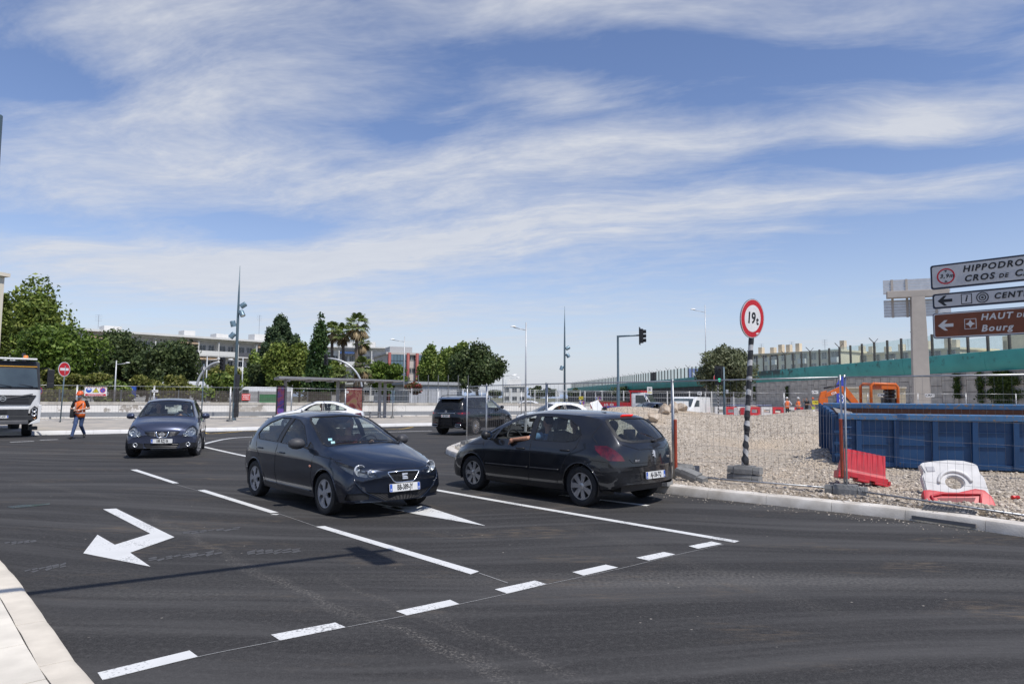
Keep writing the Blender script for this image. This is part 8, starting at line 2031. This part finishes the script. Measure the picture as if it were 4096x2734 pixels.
human('person in orange vest, helmet and face mask walking across the road with a bag',(mp.x,mp.y,0),R(18),pose(head=(-.02,-.05,1.68),face=(-.25,-1,-.12),elR=(-.31,.02,1.15),haR=(-.15,-.20,1.10),hdR=(1,-.2,-.1),elL=(.30,.0,1.17),haL=(-.02,-.22,1.09),hdL=(-1,-.1,0),hipL=(.09,.01,.93),hipR=(-.09,0,.93),
      knR=(-.10,-.17,.52),anR=(-.17,-.26,.10),toeR=(-.19,-.41,.05),knL=(.05,.03,.50),anL=(.10,.36,.17),toeL=(.12,.26,.06)),BLKT,JEAN,vest=True,helmet=HELO,mask=True,bag=True,watch=True)
w1=XA(787.0,62,.12);human('person in orange vest, white shirt and dark trousers standing by the far fence',(w1.x,w1.y,.1),R(172),pose(elL=(.33,.10,1.18),haL=(.20,-.06,1.02),elR=(-.36,.06,1.17),haR=(-.22,-.10,.98)),WHT_S,DARKT,sleeve=2,vest=True,helmet=HELW)
w2=XA(798.0,61,.12);human('person in orange vest and jeans with hands folded facing the fence',(w2.x,w2.y,.1),R(10),pose(haL=(.04,-.20,1.08),haR=(-.04,-.20,1.06),elL=(.28,.02,1.14),elR=(-.28,.02,1.14)),GREY_S,JEAN,vest=True,helmet=HELW)
w3=XA(806.5,66,.12);human('person in dark clothes raising a hand beside the metal box',(w3.x,w3.y,.1),R(-60),pose(elR=(-.25,-.15,1.40),haR=(-.15,-.25,1.62),haL=(.15,-.25,1.15)),BLKT,DARKT)
w4=XA(812.5,65,.12);human('person in orange helmet mostly hidden behind the fence plate',(w4.x,w4.y,.1),R(30),pose(),GREY_S,mat('hi_vis_yellow_trousers',(.45,.55,.03),.7),helmet=HELO)
w5=XA(820.5,66,.12);human('person in blue clothes bending an arm behind the yellow sign',(w5.x,w5.y,.1),R(70),pose(haL=(.2,-.25,1.15),haR=(-.2,-.25,1.2)),BLUE_S,JEAN,helmet=HELW)
# drivers and passengers, seated in the cars' own space
def seated(car,x,y,z,dr=1,**k):
    """local frame of a sitter facing +x of the car; joints are given facing -y and turned"""
    base=dict(head=(0,.02,.82),shL=(.19,.06,.58),shR=(-.19,.06,.58),elL=(.24,-.12,.36),elR=(-.24,-.12,.36),haL=(.15,-.36,.46),haR=(-.15,-.36,.46),hipL=(.09,0,.08),hipR=(-.09,0,.08),knL=(.10,-.42,.16),knR=(-.10,-.42,.16),anL=(.10,-.62,-.14),anR=(-.10,-.62,-.14),toeL=(.10,-.72,-.14),toeR=(-.10,-.72,-.14));base.update(k)
    a=car.rotation_euler.z;c=Vector(car.location)+Matrix.Rotation(a,3,'Z')@ Vector((x,y,z));return c,a+PI/2,base
c,a,J=seated(peug,-.10,.36,.46,shL=(.20,.04,.58),elL=(.47,-.02,.545),haL=(.535,-.30,.515),hdL=(.25,-1,-.55),huL=(.6,0,1),haR=(-.02,-.46,.50),elR=(-.22,-.20,.42));human('person in blue shirt resting a bare arm out of the grey hatchback window',c,a,J,BLUE_S,DARKT,skin=SKIN2)
c,a,J=seated(peug,-.10,-.36,.44,haL=(.08,-.25,.2),haR=(-.08,-.25,.2));human('person in the front passenger seat of the grey hatchback',c,a,J,GREY_S,DARKT)
c,a,J=seated(peug,-.98,-.34,.44,head=(0,.02,.76),haL=(.08,-.25,.2),haR=(-.08,-.25,.2));human('person sitting in the back of the grey hatchback',c,a,J,GREY_S,DARKT)
c,a,J=seated(seat,-.16,.36,.42,haR=(-.12,-.48,.48),haL=(.14,-.47,.50));human('person in wine red holding the wheel of the dark blue-black hatchback',c,a,J,RED_S,DARKT)
c,a,J=seated(nis,-.10,.36,.54,haR=(-.10,-.50,.56),elR=(-.28,-.22,.50),haL=(.12,-.46,.48));human('person in pale shirt with one hand on the crossover wheel',c,a,J,mat('pale_blue_shirt',(.36,.44,.55),.8),DARKT)
c,a,J=seated(nis,-.10,-.36,.54,haL=(.08,-.3,.25),haR=(-.08,-.3,.25));human('person in the passenger seat of the slate blue crossover',c,a,J,GREY_S,DARKT)
c,a,J=seated(c3,-.15,.36,.44);human('person driving the white compact car',c,a,J,BLKT,DARKT,skin=SKIN2)
c,a,J=seated(salw,-.15,.36,.40);human('person driving the white saloon',c,a,J,RED_S,DARKT)
# ------------------------------------------------------------------ white construction lorry at the left edge
TW=paint('lorry_white',(.72,.72,.71),0,.35,.04,.5);TG=mat('lorry_dark_grey',(.035,.036,.038),.5,0,.15,4);TB=mat('lorry_bumper_grey',(.11,.11,.115),.55,.2,.12,4)
lo=G(0.0,437.6,0);LH=Vector((.68,-.73,0));tr=empty('tipper_lorry',(lo.x-.55*0,lo.y,0),math.atan2(LH.y,LH.x),'white construction lorry with dark grille and amber beacon entering the road','lorry')
def cabring(z,xf,w,xr=-2.2,r=.22):
    pts=[]
    for cx,cy,a0 in((xf-r,w-r,0),(xr+.05,w-.05,90),(xr+.05,-w+.05,180),(xf-r,-w+r,270)):
        rr_=r if cx>xr+.2 else .05
        for k in range(5):a=R(a0+90*k/4);pts.append(Vector((cx+rr_*math.cos(a)*(1 if cx>xr+.2 else 1),cy+rr_*math.sin(a),z)))
    return pts
MB().loft([cabring(.95,.0,1.22),cabring(1.4,.02,1.25),cabring(1.88,-.01,1.25)]).build('cab_lower',TW,tr,smooth=True,angle=35)
MB().loft([cabring(1.882,-.02,1.245),cabring(2.72,-.20,1.20),cabring(2.95,-.26,1.19),cabring(3.02,-.34,1.15)]).build('cab_upper',TG,tr,smooth=True,angle=35)
b=MB();b.add([(.005,-1.12,1.98),(.005,1.12,1.98),(-.165,1.06,2.70),(-.165,-1.06,2.70)],[(0,1,2,3)]);b.v=[(x+.0,y,z)for x,y,z in b.v];b.build('windscreen',mat('lorry_glass',(.055,.075,.08),.06,0,.4,.8,coat=1),tr,fix=False)
for s in(1,-1):
    b=MB();b.add([(-.30,s*1.243,1.98),(-1.5,s*1.243,1.95),(-1.45,s*1.205,2.65),(-.42,s*1.205,2.65)],[(0,1,2,3)]);b.build('side_window',mat('lorry_glass',(.055,.075,.08)),tr,fix=False)
    m_=MB();m_.tube([(-.15,s*1.22,2.72),(.12,s*1.42,2.74),(.16,s*1.50,2.6)],.025,6);m_.tube([(-.05,s*1.24,1.98),(.12,s*1.45,1.95),(.16,s*1.50,2.05)],.025,6);mi=m_.build('mirror_bracket',BLACKP,tr,smooth=True)
    MB().box((.16,s*1.50,2.42),(.10,.24,.55)).build('mirror',BLACKP,mi,bevel=.03);MB().box((.16,s*1.50,2.06),(.10,.24,.22)).build('mirror',BLACKP,mi,bevel=.03)
    hl=MB();hl.prism([(-.16,-.02),(.16,.02),(.18,.40),(.02,.52),(-.12,.38)],lambda u,v:Vector((.055,s*(1.02+u*.9),.72+v)),lambda u,v:Vector((-.15,s*(1.02+u*.9),.72+v)));h_=hl.build('headlight_housing',mat('lorry_lamp_dark',(.02,.02,.022),.25,coat=.5),tr)
    for z,rd in((1.08,.075),(.92,.075)):MB().lathe([(0,-.02),(rd*.7,-.01),(rd,.02),(rd*1.1,.02)],14,'X').build('lamp',HLREF,h_,loc=(.062,s*1.03,z),smooth=True)
    MB().lathe([(0,-.02),(.04,-.01),(.05,.02)],12,'X').build('indicator',mat('indicator_amber',(.8,.35,.08),.3,coat=1),h_,loc=(.064,s*1.05,.79))
    cr_=MB();cr_.prism([(.86,.50),(1.24,.58),(1.27,1.28),(1.15,1.28),(1.15,.72),(.98,.62)],lambda u,v:Vector((.075,s*u,v)),lambda u,v:Vector((-.25,s*u,v)));cr_.build('bumper_corner',TW,tr,bevel=.02)
    MB().bbox(-.6,-.25,s*1.08-.14,s*1.08+.14,.28,.42).build('step',TG,tr)
    wheel(tr,.52,.34,.30,'alloy10',(-1.35,s*1.02,.52),s,R(-10),TG);wheel(tr,.52,.34,.30,'alloy10',(-5.0,s*1.02,.52),s,0,TG)
MB().bbox(-.02,.045,-.86,.86,1.28,1.60).build('grille',TG,tr,bevel=.02)
b=MB();b.prism([(-.90,1.28),(.90,1.28),(1.08,1.66),(-1.08,1.66)],lambda u,v:Vector((.022,u,v)),lambda u,v:Vector((.035,u,v)));b.build('grille_surround',TG,tr)
for k in range(5):MB().bbox(.046,.062,-.84,.84,1.30+k*.058,1.325+k*.058).build('grille_slat',mat('lorry_slat',(.07,.07,.075),.4,.3),tr)
m=face_m((.066,0,1.52),(0,1,0),(0,0,1));b=MB();ring(b,.075,.105,m,0,.02);plate(b,[(-.075,-.018),(.075,-.018),(.075,.018),(-.075,.018)],m,.0,.018);b.build('emblem',CHROME,tr);b=MB();b.bar((.066,-.95,1.34),(.066,-.08,1.50),.03,.05);b.bar((.066,.08,1.54),(.066,.95,1.70),.03,.05);b.build('badge_bar',TB,tr)
MB().bbox(-.2,.062,-.86,.86,1.10,1.20).build('bumper_strip',TW,tr,bevel=.02);MB().bbox(-.3,.05,-.85,.85,.86,1.095).build('bumper_vent',TG,tr);MB().bbox(-.3,.09,-.86,.86,.52,.68).build('skid_plate',TB,tr,bevel=.03);MB().bbox(-.3,.06,-1.05,1.05,.66,.855).build('bumper',TG,tr,bevel=.02)
number_plate(tr,(.075,-.05,.82),(0,1,0),'CC-121-AW','F','06');MB().bbox(.055,.075,-.45,.15,.92,1.06).build('towing_cover',BLACKP,tr)
MB().bbox(-.24,-.19,-1.08,1.08,2.78,2.815).build('yellow_line',mat('lorry_yellow',(.65,.33,.03),.5),tr);MB().bbox(-.30,-.05,-1.05,1.05,3.06,3.13).build('light_bar',WHITEP,tr,bevel=.02);MB().lathe([(0,.16),(.07,.15),(.09,.1),(.09,0)],14).build('beacon',mat('beacon_amber',(.85,.25,.03),.3,coat=.8),tr,loc=(-.5,.72,3.10),smooth=True)
b=MB();b.bar((.02,.25,2.0),(-.05,-.45,2.12),.02);b.bar((.02,.95,2.0),(-.05,.30,2.12),.02);b.build('wipers',BLACKP,tr)
MB().bbox(-7.2,-2.25,-.45,.45,.6,.95).build('chassis',TG,tr);MB().bbox(-7.4,-2.5,-1.22,1.22,1.05,2.9).build('tipper_body',mat('tipper_grey',(.16,.16,.165),.5,.3),tr,bevel=.03);MB().tube([(-2.35,.9,.95),(-2.35,.9,3.3),(-2.5,.9,3.4)],.07,8).build('exhaust_stack',BLACKP,tr)
# ------------------------------------------------------------------ white and red flatbed lorry
fl_=XA(655,56,0);fb_=empty('flatbed_lorry',fl_,math.atan2(-.45,.89),'white cab flatbed lorry with a red dropside bed','lorry')
def small_cab(root,L=1.7,W=.95,H=2.15,z0=.45,m_=TW):
    prof=[(0,z0),(.05,1.05),(-.12,1.30),(-.55,H-.1),(-.75,H),(-L,H),(-L,z0)];rg=[]
    b=MB();b.prism(prof,lambda u,v:Vector((u,-W,v)),lambda u,v:Vector((u,W,v)));b.build('cab',m_,root,bevel=.05,smooth=True,angle=30)
    MB().add([(-.115,-W+.1,1.34),(-.115,W-.1,1.34),(-.53,W-.14,H-.13),(-.53,-W+.14,H-.13)],[(0,1,2,3)]).build('windscreen',mat('lorry_glass',(.055,.075,.08)),root,fix=False).location=(.02,0,.02)
    for s in(1,-1):
        MB().add([(-.35,s*(W+.004),1.32),(-1.35,s*(W+.004),1.32),(-1.35,s*(W+.004),H-.18),(-.68,s*(W+.004),H-.18)],[(0,1,2,3)]).build('side_window',mat('lorry_glass',(.055,.075,.08)),root,fix=False)
        MB().box((.03,s*(W-.2),.82),(.06,.26,.16)).build('headlight',HLREF,root,bevel=.02);MB().box((-.3,s*(W+.16),1.5),(.08,.2,.3)).build('mirror',BLACKP,root,bevel=.02)
    MB().bbox(.04,.10,-W+.1,W-.1,.5,.68).build('bumper',BLACKP,root,bevel=.02);MB().bbox(.045,.07,-.4,.4,.95,1.08).build('grille',BLACKP,root)
small_cab(fb_);RBED=mat('flatbed_red',(.42,.02,.025),.5,0,.12,3)
MB().bbox(-5.2,-1.8,-1.0,1.0,.85,.95).build('bed_floor',RBED,fb_)
for s in(1,-1):MB().bbox(-5.2,-1.8,s*1.0-.03,s*1.0+.03,.951,1.38).build('drop_side',RBED,fb_);wheel(fb_,.34,.22,.2,'hubcap',(-.55,s*.82,.34),s);wheel(fb_,.34,.22,.2,'hubcap',(-4.0,s*.82,.34),s)
MB().bbox(-1.8,-1.72,-1.0,1.0,.951,2.35).build('headboard',RBED,fb_);MB().bbox(-1.9,-.9,-.98,.98,2.20,2.35).build('roof_rack',RBED,fb_);MB().bbox(-5.0,-2.0,-.7,.7,.96,1.5).build('load',mat('load_brown',(.2,.14,.09),.9,0,.3,4),fb_)
MB().bbox(-4.8,-.3,-.4,.4,.5,.84).build('chassis',BLACKP,fb_)
label_plate((-.35,-.3,2.35),(.45*0,1,0),1.5,.6,WSIGN,[('t','JCMAT',.34,0,.08,INK,1.0),('p',[(-.6,-.2),(.6,-.2),(.6,-.12),(-.6,-.12)],YEL)],fb_,'name_board')
text_obj('LO  JCI',.26,WSIGN,fb_,face_m((-3.6,-1.035,1.16),(1,0,0),(0,0,1)),depth=.002)
def van(p,rz,label,group=None,L=4.6,H=2.0,m_=None):
    o=empty('van',p,rz,label,'van',group);W=.92;m_=m_ or TW;prof=[(0,.35),(.02,.75),(-.25,1.02),(-.75,1.10),(-1.45,H-.12),(-1.75,H),(-L,H-.02),(-L-.05,.4)]
    b=MB();b.prism(prof,lambda u,v:Vector((u,-W,v)),lambda u,v:Vector((u,W,v)));b.build('body',m_,o,bevel=.07,smooth=True,angle=30)
    MB().add([(-.74,-W+.12,1.14),(-.74,W-.12,1.14),(-1.42,W-.18,H-.17),(-1.42,-W+.18,H-.17)],[(0,1,2,3)]).build('windscreen',mat('lorry_glass',(.055,.075,.08)),o,fix=False).location=(.03,0,.03)
    for s in(1,-1):
        MB().add([(-.95,s*(W+.004),1.12),(-2.1,s*(W+.004),1.12),(-2.1,s*(W+.004),H-.25),(-1.5,s*(W+.004),H-.25)],[(0,1,2,3)]).build('side_window',mat('lorry_glass',(.055,.075,.08)),o,fix=False)
        MB().box((-.06,s*.68,.82),(.18,.3,.2)).build('headlight',HLREF,o,bevel=.04)
        for x in(-.85,-3.7):wheel(o,.32,.2,.2,'hubcap',(x,s*.80,.32),s)
    MB().bbox(-.02,.05,-.8,.8,.36,.55).build('bumper',BLACKP,o,bevel=.02);return o
van(XA(677,50,0),R(-125),'small white van waiting beside the dark blue saloon',H=1.85)
for px,d,rz,lab,H in((228,58,180,'white van with a green side stripe parked behind the slat fence',2.5),(152,62,175,'white box van parked behind the magnolia shrubs',3.0),(42,58,185,'white van parked behind the small no parking sign',2.3)):
    o=van(XA(px,d,-.05),R(rz),lab,L=5.2,H=H)
    if px==228:MB().bbox(-4.6,-3.0,.928,.935,1.2,1.9).build('side_stripe',mat('stripe_green',(.03,.35,.12),.5),o)
o=van(XA(116,57,-.05),R(180),'low white car roof seen over the slat fence',L=4.2,H=1.55)
tag(MB().bbox(-.25,.25,-.25,.25,0,.8).build('yellow_box',mat('yellow_box',(.6,.38,.03),.6),loc=XA(390.5,58,.15),bevel=.02),'yellow plastic box standing behind the shelter posts','box')
bpy.context.view_layer.update()
